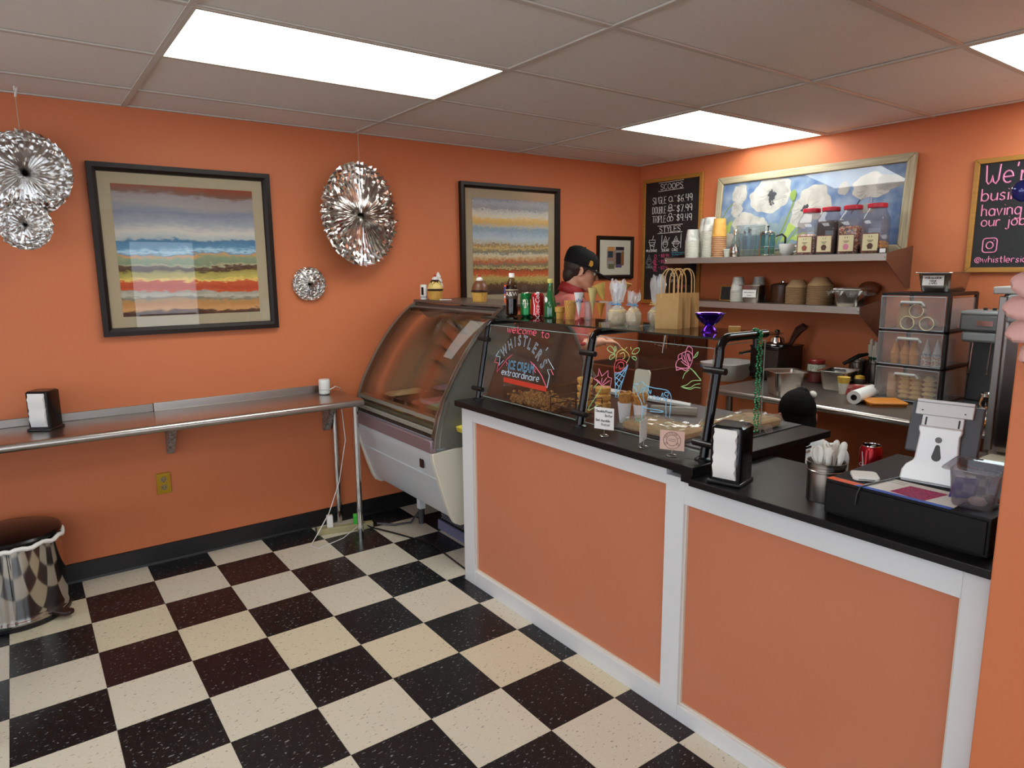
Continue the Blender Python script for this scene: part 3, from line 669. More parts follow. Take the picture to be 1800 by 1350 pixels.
# compressor base with diamond grille
ob('compressor_box', B((.5, 1.02, -2.24, -1.7, .0, .262)), mat('compressor_dark', '1b1a1d', .6), cs, smooth=False)
bm = bmesh.new()
for k in range(-14, 22):
    for s in (1, -1):
        x0 = .5+k*.026; p = []
        for (x, z) in ((x0, .07), (x0+s*.17, .255)): p.append((x, z))
        (xa, za), (xb, zb) = p
        if xa > xb: xa, za, xb, zb = xb, zb, xa, za
        if xb < .52 or xa > 1.02: continue
        if xa < .52: za += (zb-za)*(.52-xa)/(xb-xa); xa = .52
        if xb > 1.02: zb = za+(zb-za)*(1.02-xa)/(xb-xa); xb = 1.02
        bm_tube(bm, [(xa, -2.246, za), (xb, -2.246, zb)], .003, 4)
ob('grille', bm, mat('grille_grey', '5c585c', .5), cs)
ob('kick_panel', B((.5, 1.04, -2.262, -2.25, .0, .06)), mat('kick_blue_grey', '6d6f8c', .4), cs, smooth=False)
# inside: deck and rear ledge
ob('deck', B((XL+.03, XR_-.03, -2.56, -1.64, .752, .772)), mat('deck_tan', '8f6a4f', .35, .2), cs, smooth=False)
ob('rear_ledge', B((XL+.03, XR_-.03, -1.72, -1.62, .75, .93)), mat('rear_ledge_tan', 'a2775a', .4), cs, smooth=False)
# ice cream pans inside, with price cards
flav = ['e8dcb8', '5a3a28', 'd98a8a', '8fae7a', 'c9a06a', 'b8a2c8', 'efe6cf', '7a4a30', 'd9b84a', 'e6a6a0']
pan_me = None
for k, c in enumerate(flav):
    cx_, cy_ = .225+.178*(k % 5), (-2.3 if k < 5 else -1.95)
    lab_c = {'e8dcb8': 'vanilla coloured', '5a3a28': 'dark chocolate coloured', 'd98a8a': 'strawberry pink', '8fae7a': 'pale green', 'c9a06a': 'caramel coloured', 'b8a2c8': 'lilac', 'efe6cf': 'off-white', '7a4a30': 'milk chocolate coloured', 'd9b84a': 'mango yellow', 'e6a6a0': 'salmon pink'}[c]
    t = thing('ice_cream_pan', lab_c+' ice cream in a steel pan inside the case', 'ice cream', (cx_, cy_, .772), 0, 'pans of ice cream inside the display case')
    if pan_me is None:
        bm = bmesh.new(); o_ = rounded(.165, .31, .02, 3); i_ = rounded(.15, .295, .018, 3)
        bm_loft(bm, [[(x, y, 0) for x, y in i_], [(x, y, .055) for x, y in i_], [(x, y, .055) for x, y in o_], [(x, y, .052) for x, y in o_]], True, False); pan_me = mesh_of('pan', bm, STEELD)
    ob('pan', pan_me, None, t)
    bm = bmesh.new(); rs = random.Random(k)
    bm_loft(bm, [[(x*s, y*s, z+(rs.uniform(-.004, .004) if s < 1 else 0)) for x, y in rounded(.15, .29, .018, 3)] for s, z in ((1, .01), (1, .045), (.8, .06), (.45, .068), (.1, .066))])
    ob('ice_cream', bm, mat('ice_'+c, c, .6, bump=(90, .5)), t)
for k, (x, y, w, c, nm) in enumerate(((.72, -2.49, .11, 'c8b45a', 'yellow'), (.83, -2.47, .09, '5b5f9a', 'blue'), (.93, -2.48, .1, 'd8c46c', 'pale yellow'), (.62, -2.5, .08, '7a4a3a', 'brown'), (.5, -2.5, .09, 'b8a05c', 'tan'))):
    bm = B((-w/2, w/2, -.0006, .0006, 0, .05)); xf(bm, Matrix.Rotation(math.radians(-60), 4, 'X'))
    o = tag(ob('flavour_card', bm, mat('card_'+c, c, .7), loc=(x, y, .7735), smooth=False), nm+' flavour card lying behind the curved glass', 'card', 'flavour cards in the case')
tag(ob('folded_cloth', PR([(-2.47, .76), (-2.33, .752), (-2.3, .785), (-2.4, .80), (-2.48, .79)], 'x', 1.093, 1.165), mat('cloth_yellow', 'c9b53a', .8), bevel=.005), 'yellow cloth tucked between the case and the counter', 'cloth')

# ================================================================ chalkboard menu (back wall)
OAK = mat('oak_frame', 'b98236', .45, noise=((3, 3, 60), '9c6a28', .25)); CHALKB = mat('chalkboard', '17181a', .55, noise=(4, '1f2022', .3))
CH = {c: mat('chalk_'+c, v, .9) for c, v in (('white', 'dcdad6'), ('pink', 'd4507c'), ('blue', '4f9dbb'), ('hotpink', 'e58aae'), ('grey', '8f9497'))}
def board(name, label, x0, x1, z0, z1, fw):
    t = thing(name, label, 'chalkboard', ((x0+x1)/2, 0, (z0+z1)/2)); a, b = (x1-x0)/2, (z1-z0)/2
    ob('board', B((-a+fw, a-fw, -.012, -.002, -b+fw, b-fw)), CHALKB, t, smooth=False)
    for s in (-1, 1):
        ob('frame_bar', PR([(-a, s*b), (a, s*b), (a-fw, s*(b-fw)), (-a+fw, s*(b-fw))], 'y', -.022, -.001), OAK, t, bevel=.003, smooth=False)
        ob('frame_bar', PR([(s*a, -b), (s*a, b), (s*(a-fw), b-fw), (s*(a-fw), -b+fw)], 'y', -.022, -.001), OAK, t, bevel=.003, smooth=False)
    return t
mb = board('menu_board', 'tall oak framed chalkboard listing scoops, prices and styles', .05, .648, 1.30, 2.288, .03)
def put(t, x, z, s, h, r, c, maxw=None, jit=.06, y=-.0135):
    """a chalk line written from world x, baseline z on the board t"""
    ls, w = stroke_text(s, h, jit=jit); k = 1 if not maxw else maxw/w
    bm = bmesh.new(); ox, oz = x-t.location.x, z-t.location.z
    bm_strokes(bm, ls, r, lambda a, b: (ox+a*k, y, oz+b)); return ob('chalk_lettering', bm, CH[c], t, smooth=False)
def draw(t, lines, r, c, y=-.0135):
    bm = bmesh.new(); bm_strokes(bm, lines, r, lambda a, b: (a-t.location.x, y, b-t.location.z)); return ob('chalk_drawing', bm, CH[c], t, smooth=False)
put(mb, .235, 2.197, 'SCOOPS', .04, .0022, 'white', .22, y=-.0135)
draw(mb, [[(.215, 2.25), (.465, 2.252)], [(.212, 2.186), (.465, 2.19)], [(.33, 2.1), (.37, 2.1)], [(.31, 2.03), (.38, 2.03)], [(.213, 1.917), (.465, 1.92)], [(.215, 1.858), (.465, 1.862)]], .0024, 'white')
for z, s, pz in ((2.09, 'SINGLE', '$6.49'), (2.016, 'DOUBLE', '$7.99'), (1.945, 'TRIPLE', '$9.49')):
    put(mb, .155, z, s, .052, .002, 'white', .14); put(mb, .372, z+.025, '-', .05, .002, 'white'); put(mb, .405, z, pz, .052, .0022, 'white', .145)
draw(mb, [arc(.338, 2.118, .018, .02, 0, 360, 14), arc(.338, 2.062, .017, .016, 0, 360, 12), arc(.338, 2.04, .019, .017, 0, 360, 12), arc(.34, 1.995, .016, .015, 0, 360, 12), arc(.325, 1.966, .017, .017, 0, 360, 12), arc(.353, 1.966, .017, .017, 0, 360, 12)], .0022, 'white')
put(mb, .235, 1.868, 'STYLES', .042, .0022, 'white', .21)
def icecone(x, z, w, h, wide=False):
    l = [[(x-w*.5, z+h*.45), (x, z+h), (x+w*.5, z+h*.45), (x-w*.5, z+h*.45)], arc(x, z+h*.42, w*(.75 if wide else .55), h*.12, 0, 360, 12), arc(x, z+h*.4, w*.5, h*.4, 180, 360, 8)]
    l += [[(x-w*.3, z+h*.62), (x+w*.2, z+h*.75)], [(x-w*.4, z+h*.5), (x+w*.35, z+h*.62)]]
    return l
draw(mb, [[(.13, 1.79), (.145, 1.735), (.175, 1.735), (.188, 1.79)], [(.125, 1.79), (.193, 1.79), (.19, 1.81), (.128, 1.81), (.125, 1.79)], [(.162, 1.81), (.172, 1.845)], [(.135, 1.775), (.18, 1.755)], [(.14, 1.76), (.182, 1.78)]]
     + icecone(.298, 1.745, .05, .09) + icecone(.405, 1.745, .055, .088, True) + icecone(.55, 1.735, .075, .11) + [[(.262, 1.845), (.26, 1.74)], [(.455, 1.85), (.453, 1.74)], [(.325, 1.8), (.34, 1.825)]], .002, 'white')
put(mb, .098, 1.716, 'MILKSHAKE', .018, .0017, 'white', .115); put(mb, .262, 1.716, 'SUGAR', .022, .0017, 'white', .075); put(mb, .368, 1.716, 'CAKE', .022, .0017, 'white', .06); put(mb, .5, 1.716, 'WAFFLE', .022, .0017, 'white', .085)
draw(mb, [[(.36, 1.705), (.58, 1.705)]], .002, 'blue'); put(mb, .366, 1.66, 'TOPPINGS', .034, .002, 'blue', .2)
draw(mb, icecone(.13, 1.615, .045, .08) + [arc(.13, 1.64, .035, .03, 180, 360, 8)], .0015, 'grey'); put(mb, .1, 1.585, 'LARGE', .02, .0015, 'grey', .07)
for z, n, s in ((1.67, 1, '$8.99'), (1.625, 2, '$10.99'), (1.575, 3, '$12.99')):
    draw(mb, [arc(.197+(.012*(i-1) if n > 1 else 0), z+.01, .011, .014, 0, 360, 10) for i in range(min(n, 2))]+([arc(.197, z+.03, .01, .012, 0, 360, 10)] if n == 3 else [])+[[(.18, z-.012), (.22, z-.012)]], .002, 'pink')
    put(mb, .232, z+.002, '-', .03, .0018, 'pink'); put(mb, .258, z, s, .026, .0018, 'pink', .08)
put(mb, .24, 1.47, '$4.00', .026, .0018, 'grey', .08); put(mb, .36, 1.52, 'SCOOP', .024, .0018, 'white', .1); put(mb, .37, 1.47, 'PINT', .024, .0018, 'white', .08); put(mb, .42, 1.43, '$9.99', .026, .0018, 'pink', .09)

b2 = board('quote_board', 'oak framed chalkboard with pink hand lettering on the back wall', 2.438, 3.18, 1.548, 2.142, .026)
put(b2, 2.472, 2.085, '"', .05, .0032, 'hotpink'); put(b2, 2.494, 2.008, "We're in", .098, .0042, 'hotpink', .36, .02)
put(b2, 2.482, 1.922, 'business', .064, .0034, 'hotpink', .28, .03); put(b2, 2.49, 1.845, 'having fun', .06, .0032, 'hotpink', .3, .03); put(b2, 2.494, 1.79, 'our job', .052, .003, 'hotpink', .2, .03)
q_ = [(x+2.545, y+1.69) for x, y in rounded(.066, .074, .015, 4)]
draw(b2, [q_+[q_[0]], arc(2.545, 1.69, .016, .018, 0, 360, 14), [(2.562, 1.713), (2.565, 1.716)]], .003, 'hotpink'); put(b2, 2.482, 1.6, '@whistlersicecream', .034, .0022, 'hotpink', .38, .04)

# poppy picture standing on the upper shelf, leaning back on the wall
pp = thing('poppy_picture', 'wide cream framed picture of white poppies on blue', 'picture', (1.475, -.062, 1.6575)); pp.rotation_euler = (math.radians(-4.6), 0, 0)
DIST = mat('distressed_cream_wood', 'b9ad90', .6, noise=((4, 4, 120), '8a7d60', .25)); DISTV = mat('distressed_cream_wood_upright', 'b9ad90', .6, noise=((120, 4, 4), '8a7d60', .25))
a, hh, fw = .675, .565, .05
for s0, s1 in ((0, fw), (hh, hh-fw)):
    ob('frame_bar', PR([(-a, s0), (a, s0), (a-fw, s1), (-a+fw, s1)], 'y', -.028, .0), DIST, pp, bevel=.006)
for s in (-1, 1): ob('frame_bar', PR([(s*a, 0), (s*a, hh), (s*(a-fw), hh-fw), (s*(a-fw), fw)], 'y', -.028, .0), DISTV, pp, bevel=.006)
BLUEBG = mat('poppy_blue', '5577a8', .7, noise=(9, '9db0c6', .16))
pr_ = ob('canvas', B((-a+fw, a-fw, -.012, -.004, fw, hh-fw)), BLUEBG, pp, smooth=False)
bm = bmesh.new(); PC2 = ['b3b0a8', '9d9a96', '3a3c40', '8aa04a', '7d94a8', 'a8bf58']; PC = ['dcd9d0', 'c2bfb8', '4a4d52', '6f8f3a', '8fa6a2', 'b9cf6a']; depth_ = [0]
def blob(cx_, cz_, rx, rz, mi, seed, ruff=.1, rot=0):
    rs = random.Random(seed); depth_[0] += 1; n = 40; y = -.0121-.00006*depth_[0]
    ph = [rs.uniform(0, 6.28) for _ in range(4)]; vs = []
    for k in range(n):
        t_ = 2*PI*k/n; f = 1+ruff*(math.sin(5*t_+ph[0])*.5+math.sin(3*t_+ph[1])*.5+.4*math.sin(9*t_+ph[2]))
        u, v = rx*f*math.cos(t_), rz*f*math.sin(t_); c_, s_ = math.cos(rot), math.sin(rot)
        x_ = min(max(cx_-1.475+u*c_-v*s_, -a+fw), a-fw); z_ = min(max(cz_-1.6575+u*s_+v*c_, fw), hh-fw); vs.append((x_, y, z_))
    bm.faces.new([bm.verts.new(p) for p in vs]).material_index = mi
def stem(pts, r, mi):
    depth_[0] += 1; y = -.0121-.00006*depth_[0]
    for (xa, za), (xb, zb) in zip(pts, pts[1:]):
        d_ = Vector((xb-xa, zb-za)).normalized(); n_ = Vector((-d_.y, d_.x))*r
        bm.faces.new([bm.verts.new((x-1.475, y, z-1.6575)) for x, z in ((xa+n_.x, za+n_.y), (xb+n_.x, zb+n_.y), (xb-n_.x, zb-n_.y), (xa-n_.x, za-n_.y))]).material_index = mi
for k, (x, z, w, h_) in enumerate(((1.1, 1.8, .2, .1), (1.35, 1.78, .12, .14), (1.6, 1.76, .1, .1), (.95, 1.8, .1, .16))): blob(x, z, w, h_, 4, k, .3)
stem([(1.3, 1.72), (1.36, 1.86), (1.41, 2.0), (1.4, 2.06)], .006, 3); stem([(1.38, 1.72), (1.48, 1.86), (1.53, 1.9)], .005, 3); stem([(.86, 1.93), (.9, 2.0), (.95, 2.04)], .004, 3); stem([(1.8, 1.9), (1.86, 2.0)], .004, 2)
blob(.9, 1.83, .03, .08, 5, 21, .2, -.4); blob(1.4, 1.83, .025, .09, 5, 22, .2, -.5); blob(1.47, 1.78, .05, .02, 5, 23, .2, .3)
for k, (x, z, w, h_) in enumerate(((.99, 2.09, .06, .07), (.975, 1.99, .045, .055), (1.245, 2.07, .14, .115), (1.21, 2.05, .13, .1), (1.55, 1.99, .12, .11), (1.48, 1.93, .08, .1), (1.06, 1.89, .11, .07), (1.17, 1.86, .07, .06), (.93, 1.78, .05, .05), (1.91, 2.06, .12, .075), (2.01, 2.07, .08, .045), (1.74, 2.06, .035, .04), (1.9, 1.93, .06, .03))):
    blob(x, z, w, h_, 0 if k not in (10, 12, 11) else 1, 40+k, .12)
blob(1.29, 2.1, .07, .05, 1, 61, .2); blob(1.27, 2.05, .08, .025, 1, 65, .2); blob(1.245, 2.06, .028, .038, 2, 62, .3); blob(1.25, 2.01, .016, .014, 2, 63, .3); blob(1.5, 1.955, .026, .026, 2, 64, .3); blob(1.08, 1.84, .03, .02, 2, 66, .3)
for fx, fz, rx, rz in ((1.245, 2.06, .12, .1), (1.5, 1.955, .12, .11), (1.08, 1.85, .1, .08), (.985, 2.04, .05, .08), (1.91, 2.03, .1, .08)):
    for k in range(9):
        a_ = 2*PI*k/9+.3*math.sin(k*5); stem([(fx+rx*.35*math.cos(a_), fz+rz*.35*math.sin(a_)), (fx+rx*.62*math.cos(a_+.12), fz+rz*.62*math.sin(a_+.12)), (fx+rx*.85*math.cos(a_+.05), fz+rz*.85*math.sin(a_+.05))], .0022, 1)
blob(1.405, 2.05, .022, .035, 3, 67, .1)
ob('painted_poppies', bm, [mat('poppy_'+c, c, .7, noise=((14, 14, 14), PC2[i], .22)) for i, c in enumerate(PC)], pr_, smooth=False)
ob('picture_glass', B((-a+fw, a-fw, -.018, -.0165, fw, hh-fw)), PGLASS, pp, smooth=False)

# ================================================================ sneeze guard on the counter
sg = thing('sneeze_guard', 'glass sneeze guard on black posts with marker drawings', 'sneeze guard', (0, 0, 0))
PY = lambda z: -2.425+(z-.945)*.183
def bend(x, zt, yend):
    p = [(x, -2.425, .947), (x, PY(1.29), 1.29)]
    cy_, cz_ = PY(1.29)+.045, zt-.045
    for k in range(7):
        a = math.radians(180-90*k/6); p.append((x, cy_+.045*math.cos(a), cz_+.045*math.sin(a)))
    p.append((x, yend, zt)); return p
for x, zt, ye in ((1.229, 1.329, -2.0), (1.983, 1.329, -2.0), (2.607, 1.352, -2.105)):
    ps = ob('post', T(bend(x, zt, ye), .0148, 16), BLACKM, sg)
    ob('post_foot', L([(.03, .945), (.03, .95), (.02, .956)], 20, c=(x, -2.425)), BLACKP, ps)
    for z in (1.245, 1.0):
        ob('clamp', T([(x-.042, PY(z)-.012, z), (x+.042, PY(z)-.012, z)], .0115, 12), BLACKP, ps)
ob('clamp', T([(2.607, -2.16, 1.345), (2.607, -2.16, 1.305)], .011, 12), BLACKP, sg)
ob('glass_shelf', B((1.105, 1.985, -2.315, -1.97, 1.340, 1.346)), glass('shelf_glass', 'dfe8e4', 1.5), sg, smooth=False)
ob('glass_shelf', B((1.989, 2.592, -2.315, -1.97, 1.340, 1.346)), MATS['shelf_glass'], sg, smooth=False)
ob('shelf_edge', B((1.105, 1.985, -2.3175, -2.315, 1.3395, 1.3465), (1.989, 2.592, -2.3175, -2.315, 1.3395, 1.3465)), mat('glass_edge_dark', '1c2a26', .1), sg, smooth=False)
def pane(x0, x1, z0, z1):
    bm = bmesh.new(); q_ = [(x0, z0), (x1, z0), (x1, z1), (x0, z1)]
    f_ = [bm.verts.new((x, PY(z)-.003, z)) for x, z in q_]; b_ = [bm.verts.new((x, PY(z)+.002, z)) for x, z in q_]
    bm.faces.new(f_); bm.faces.new(b_[::-1])
    for i in range(4): bm.faces.new([f_[i], b_[i], b_[(i+1) % 4], f_[(i+1) % 4]])
    bmesh.ops.recalc_face_normals(bm, faces=bm.faces)
    o = ob('glass_pane', bm, GLASS, sg, smooth=False)
    ob('pane_edge', T([(x0, PY(z0), z0), (x1, PY(z0), z0), (x1, PY(z1), z1), (x0, PY(z1), z1)], .0022, 4, closed=True), mat('glass_edge', '9fb3aa', .2, alpha=.55), o)
    return o
p1 = pane(1.25, 1.955, .968, 1.315); p2 = pane(2.008, 2.585, .968, 1.315)
ob('side_pane', B((2.597, 2.6015, -2.4, -2.095, .985, 1.327)), GLASS, sg, smooth=False)
ob('side_pane_edge', T([(2.5995, -2.095, .985), (2.5995, -2.095, 1.327), (2.5995, -2.36, 1.327)], .0022, 4), mat('glass_edge', '9fb3aa', .2, alpha=.55), sg)
NEON = {'pink': mat('marker_pink', 'f0607e', .6), 'blue': mat('marker_blue', '7fc3e6', .6), 'teal': mat('marker_teal', '63c9c0', .6), 'pale': mat('marker_pale_blue', 'c3d9e6', .6), 'red': mat('marker_red', 'ea5560', .6), 'yellow': mat('marker_yellow', 'd8d27c', .6), 'green': mat('marker_green', 'a9d890', .6), 'lpink': mat('marker_light_pink', 'f292b4', .6)}
def mk_on(pn, lines, r, col):
    bm = bmesh.new(); bm_strokes(bm, lines, r, lambda x, z: (x, PY(z)-.0045, z)); return ob('marker_drawing', bm, NEON[col], pn, smooth=False)
def smooth_line(l, n=3):
    """Catmull-Rom through the marker points"""
    if len(l) < 3: return l
    out = []; cl = l[0] == l[-1]
    for i in range(len(l)-1):
        p0 = l[i-1] if i else (l[-2] if cl else l[0]); p1_, p2_ = l[i], l[i+1]; p3 = l[i+2] if i+2 < len(l) else (l[1] if cl else l[-1])
        for k in range(n):
            t_ = k/n; out.append(tuple(.5*(2*p1_[j]+(p2_[j]-p0[j])*t_+(2*p0[j]-5*p1_[j]+4*p2_[j]-p3[j])*t_*t_+(3*p1_[j]-p0[j]-3*p2_[j]+p3[j])*t_**3) for j in (0, 1)))
    return out+[l[-1]]
DR = {
 'blue1': [[(1.403, 1.157), (1.37, 1.13), (1.37, 1.171), (1.335, 1.17), (1.355, 1.198)], [(1.728, 1.196), (1.777, 1.156), (1.734, 1.149), (1.754, 1.126), (1.749, 1.072)]] ,
 'pink1': [[(1.339, 1.164), (1.33, 1.14), (1.363, 1.141), (1.362, 1.098), (1.403, 1.139), (1.431, 1.168), (1.465, 1.189)], [(1.609, 1.172), (1.652, 1.152), (1.7, 1.12), (1.747, 1.072)], [(1.758, 1.152), (1.779, 1.132)], [(1.425, 1.152), (1.437, 1.143), (1.43, 1.135)], [(1.65, 1.146), (1.644, 1.135), (1.656, 1.128)]] ,
 'blue2': [[(2.141, 1.182), (2.166, 1.092), (2.176, 1.093), (2.205, 1.221)], [(2.141, 1.182), (2.177, 1.19), (2.205, 1.221)], [(2.146, 1.169), (2.185, 1.152)], [(2.152, 1.147), (2.176, 1.133)], [(2.159, 1.186), (2.192, 1.174)], [(2.182, 1.196), (2.2, 1.199)], [(2.154, 1.134), (2.202, 1.212)], [(2.148, 1.156), (2.191, 1.209)], [(2.163, 1.109), (2.191, 1.165)], [(2.162, 1.186), (2.145, 1.173)]] ,
 'red2': [[(2.135, 1.198), (2.136, 1.224), (2.155, 1.235), (2.186, 1.233), (2.199, 1.22), (2.192, 1.205), (2.165, 1.188), (2.142, 1.186), (2.135, 1.198)], [(2.144, 1.199), (2.152, 1.222), (2.175, 1.227), (2.184, 1.212), (2.166, 1.199), (2.159, 1.214)]] ,
 'yellow2': [[(2.138, 1.23), (2.138, 1.258), (2.159, 1.274), (2.186, 1.269), (2.206, 1.25), (2.194, 1.227)], [(2.154, 1.257), (2.174, 1.264), (2.183, 1.247), (2.172, 1.24)], [(2.158, 1.282), (2.178, 1.271)], [(2.187, 1.286), (2.174, 1.275)], [(2.21, 1.278), (2.205, 1.288)]] ,
 'green2': [[(2.125, 1.257), (2.093, 1.262), (2.082, 1.274), (2.095, 1.283), (2.113, 1.275), (2.125, 1.257)], [(2.13, 1.264), (2.119, 1.278), (2.124, 1.284), (2.13, 1.277), (2.13, 1.264)], [(2.13, 1.252), (2.109, 1.249), (2.1, 1.237), (2.109, 1.231), (2.123, 1.241), (2.13, 1.252)], [(2.216, 1.265), (2.226, 1.283), (2.248, 1.288), (2.249, 1.275), (2.236, 1.266), (2.216, 1.265)], [(2.219, 1.252), (2.235, 1.254), (2.243, 1.248), (2.239, 1.242), (2.226, 1.246), (2.219, 1.252)], [(2.084, 1.123), (2.052, 1.071), (2.024, 1.026), (2.036, 1.022), (2.075, 1.049)], [(2.058, 1.136), (2.037, 1.11)]] ,
 'pink2': [[(2.07, 1.132), (2.029, 1.148), (2.053, 1.162), (2.051, 1.19), (2.074, 1.162), (2.104, 1.188), (2.108, 1.163), (2.129, 1.161), (2.129, 1.129), (2.096, 1.121), (2.07, 1.132)], [(2.075, 1.133), (2.077, 1.156)], [(2.082, 1.132), (2.102, 1.159)], [(2.086, 1.128), (2.12, 1.15)], [(2.068, 1.137), (2.043, 1.147)]] ,
 'cow': [[(2.274, 1.12), (2.265, 1.136), (2.25, 1.145), (2.255, 1.155), (2.27, 1.155), (2.278, 1.164), (2.293, 1.165), (2.3, 1.158), (2.312, 1.155), (2.305, 1.144), (2.292, 1.144), (2.289, 1.131), (2.276, 1.118)], [(2.313, 1.154), (2.352, 1.152), (2.395, 1.153), (2.419, 1.149), (2.434, 1.131), (2.437, 1.099), (2.441, 1.059)], [(2.319, 1.152), (2.337, 1.129), (2.337, 1.144)], [(2.274, 1.12), (2.305, 1.083), (2.313, 1.033)], [(2.313, 1.151), (2.301, 1.128), (2.314, 1.092)], [(2.305, 1.078), (2.334, 1.075), (2.372, 1.077), (2.41, 1.076), (2.39, 1.07), (2.347, 1.067)], [(2.317, 1.076), (2.317, 1.047)], [(2.35, 1.106), (2.352, 1.125), (2.363, 1.12), (2.366, 1.109)], [(2.371, 1.111), (2.373, 1.126), (2.381, 1.113)], [(2.386, 1.112), (2.392, 1.141), (2.398, 1.122)], [(2.402, 1.142), (2.418, 1.145), (2.418, 1.132), (2.405, 1.134), (2.402, 1.142)], [(2.421, 1.129), (2.414, 1.112), (2.425, 1.059)], [(2.322, 1.136), (2.335, 1.112)], [(2.403, 1.114), (2.405, 1.127), (2.412, 1.115)]] ,
 'grass': [[(2.283, 1.018), (2.286, 1.033), (2.293, 1.019)], [(2.298, 1.019), (2.301, 1.032), (2.307, 1.02)], [(2.311, 1.02), (2.32, 1.037), (2.324, 1.023)], [(2.325, 1.022), (2.331, 1.034)]] ,
 'pink3': [[(2.494, 1.243), (2.481, 1.255), (2.459, 1.266), (2.453, 1.281), (2.456, 1.29), (2.467, 1.293)], [(2.494, 1.243), (2.478, 1.238), (2.441, 1.237), (2.433, 1.247), (2.439, 1.263), (2.455, 1.271)], [(2.494, 1.243), (2.472, 1.251), (2.454, 1.26)], [(2.494, 1.243), (2.501, 1.265), (2.499, 1.286), (2.48, 1.297), (2.467, 1.292), (2.477, 1.268), (2.49, 1.253)], [(2.467, 1.293), (2.47, 1.305), (2.477, 1.314), (2.493, 1.307), (2.498, 1.286)], [(2.441, 1.263), (2.438, 1.279), (2.453, 1.288)], [(2.44, 1.225), (2.434, 1.242)], [(2.44, 1.226), (2.46, 1.234), (2.48, 1.23), (2.494, 1.243)], [(2.481, 1.289), (2.496, 1.264)], [(2.475, 1.289), (2.49, 1.264)], [(2.461, 1.282), (2.473, 1.262)]] ,
 'green3': [[(2.505, 1.276), (2.511, 1.287), (2.52, 1.299), (2.518, 1.285), (2.505, 1.276)], [(2.494, 1.241), (2.519, 1.23), (2.535, 1.217), (2.551, 1.204)], [(2.5, 1.241), (2.531, 1.219), (2.549, 1.208)], [(2.494, 1.234), (2.478, 1.22), (2.473, 1.201)], [(2.47, 1.173), (2.495, 1.183), (2.515, 1.199), (2.55, 1.204)], [(2.47, 1.173), (2.507, 1.173), (2.527, 1.187), (2.549, 1.193)], [(2.478, 1.171), (2.511, 1.169), (2.529, 1.178), (2.553, 1.179)]] ,
}
for key, pn, r, col, sm in (('blue1', p1, .0017, 'pale', 0), ('pink1', p1, .0019, 'pink', 0), ('blue2', p2, .0017, 'blue', 0), ('red2', p2, .0017, 'red', 1), ('yellow2', p2, .0015, 'yellow', 1), ('green2', p2, .0015, 'green', 1), ('pink2', p2, .0016, 'lpink', 0), ('cow', p2, .0016, 'blue', 1), ('grass', p2, .0014, 'teal', 0), ('pink3', p2, .0016, 'lpink', 1), ('green3', p2, .0013, 'green', 1)):
    mk_on(p2 if pn is p2 else p1, [smooth_line(l) if sm else l for l in DR[key]], r, col)
def hand(pn, x, z, s, h, r, col, w):
    ls, ww = stroke_text(s, h, jit=.05); k = w/ww; mk_on(pn, [[(x+a_*k, z+b_) for a_, b_ in l] for l in ls], r, col)
hand(p1, 1.4, 1.289, 'welcome', .034, .0018, 'pink', .222); hand(p1, 1.657, 1.284, 'to', .034, .0018, 'pink', .056)
hand(p1, 1.4, 1.09, 'extraordinaire', .032, .0015, 'pale', .285)
for ch, x, z, rot, size in (('W', 1.398, 1.2, 40, .078), ('H', 1.438, 1.232, 30, .078), ('I', 1.473, 1.248, 18, .078), ('S', 1.506, 1.256, 8, .082), ('T', 1.547, 1.256, -4, .084), ('L', 1.583, 1.246, -14, .084), ('E', 1.625, 1.232, -26, .086), ('R', 1.66, 1.205, -36, .086), ("'", 1.7, 1.225, -42, .07), ('S', 1.7, 1.17, -48, .088)):
    me = type_mesh(ch, size*.82, outline=.0013); bm = bmesh.new(); c_, s_ = math.cos(math.radians(rot)), math.sin(math.radians(rot))
    add_mesh(bm, me, lambda v: (x+.72*v.x*c_-v.y*s_, PY(z+.72*v.x*s_+v.y*c_)-.0045, z+.72*v.x*s_+v.y*c_)); ob('marker_letter', bm, NEON['pale'], p1, smooth=False)
me = type_mesh('ICE CREAM', .056, outline=.0013, spacing=1.05); bm = bmesh.new(); xs_ = max(v.co.x for v in me.vertices)
add_mesh(bm, me, lambda v: (1.542+v.x*.098/xs_, PY(1.14+v.y)-.0045, 1.14+v.y)); ob('marker_letter', bm, NEON['blue'], p1, smooth=False)
# green bead necklace hung over the end arm
bm = bmesh.new()
for s in (-1, 1):
    for k in range(42):
        z = 1.362-.0086*k; y = -2.165+s*(.004+.006*math.sin(min(1, k/6)*PI/2)) + .002*math.sin(k*.9)
        bm_ball(bm, (2.607+(.019 if True else 0)+.003*math.sin(k*1.7), y, z), .0042, 8)
for k in range(10):
    a_ = PI*k/9; bm_ball(bm, (2.607+.019*math.cos(a_), -2.165+.004*math.sin(k), 1.352+.0195*math.sin(a_)), .0042, 8)
tag(ob('bead_necklace', bm, mat('green_beads', '2f9a62', .2, .5)), 'green bead necklace hanging over the end of the sneeze guard', 'necklace')

ZS = 1.3463
CAMA = -.66        # direction of the customers' side, for labels
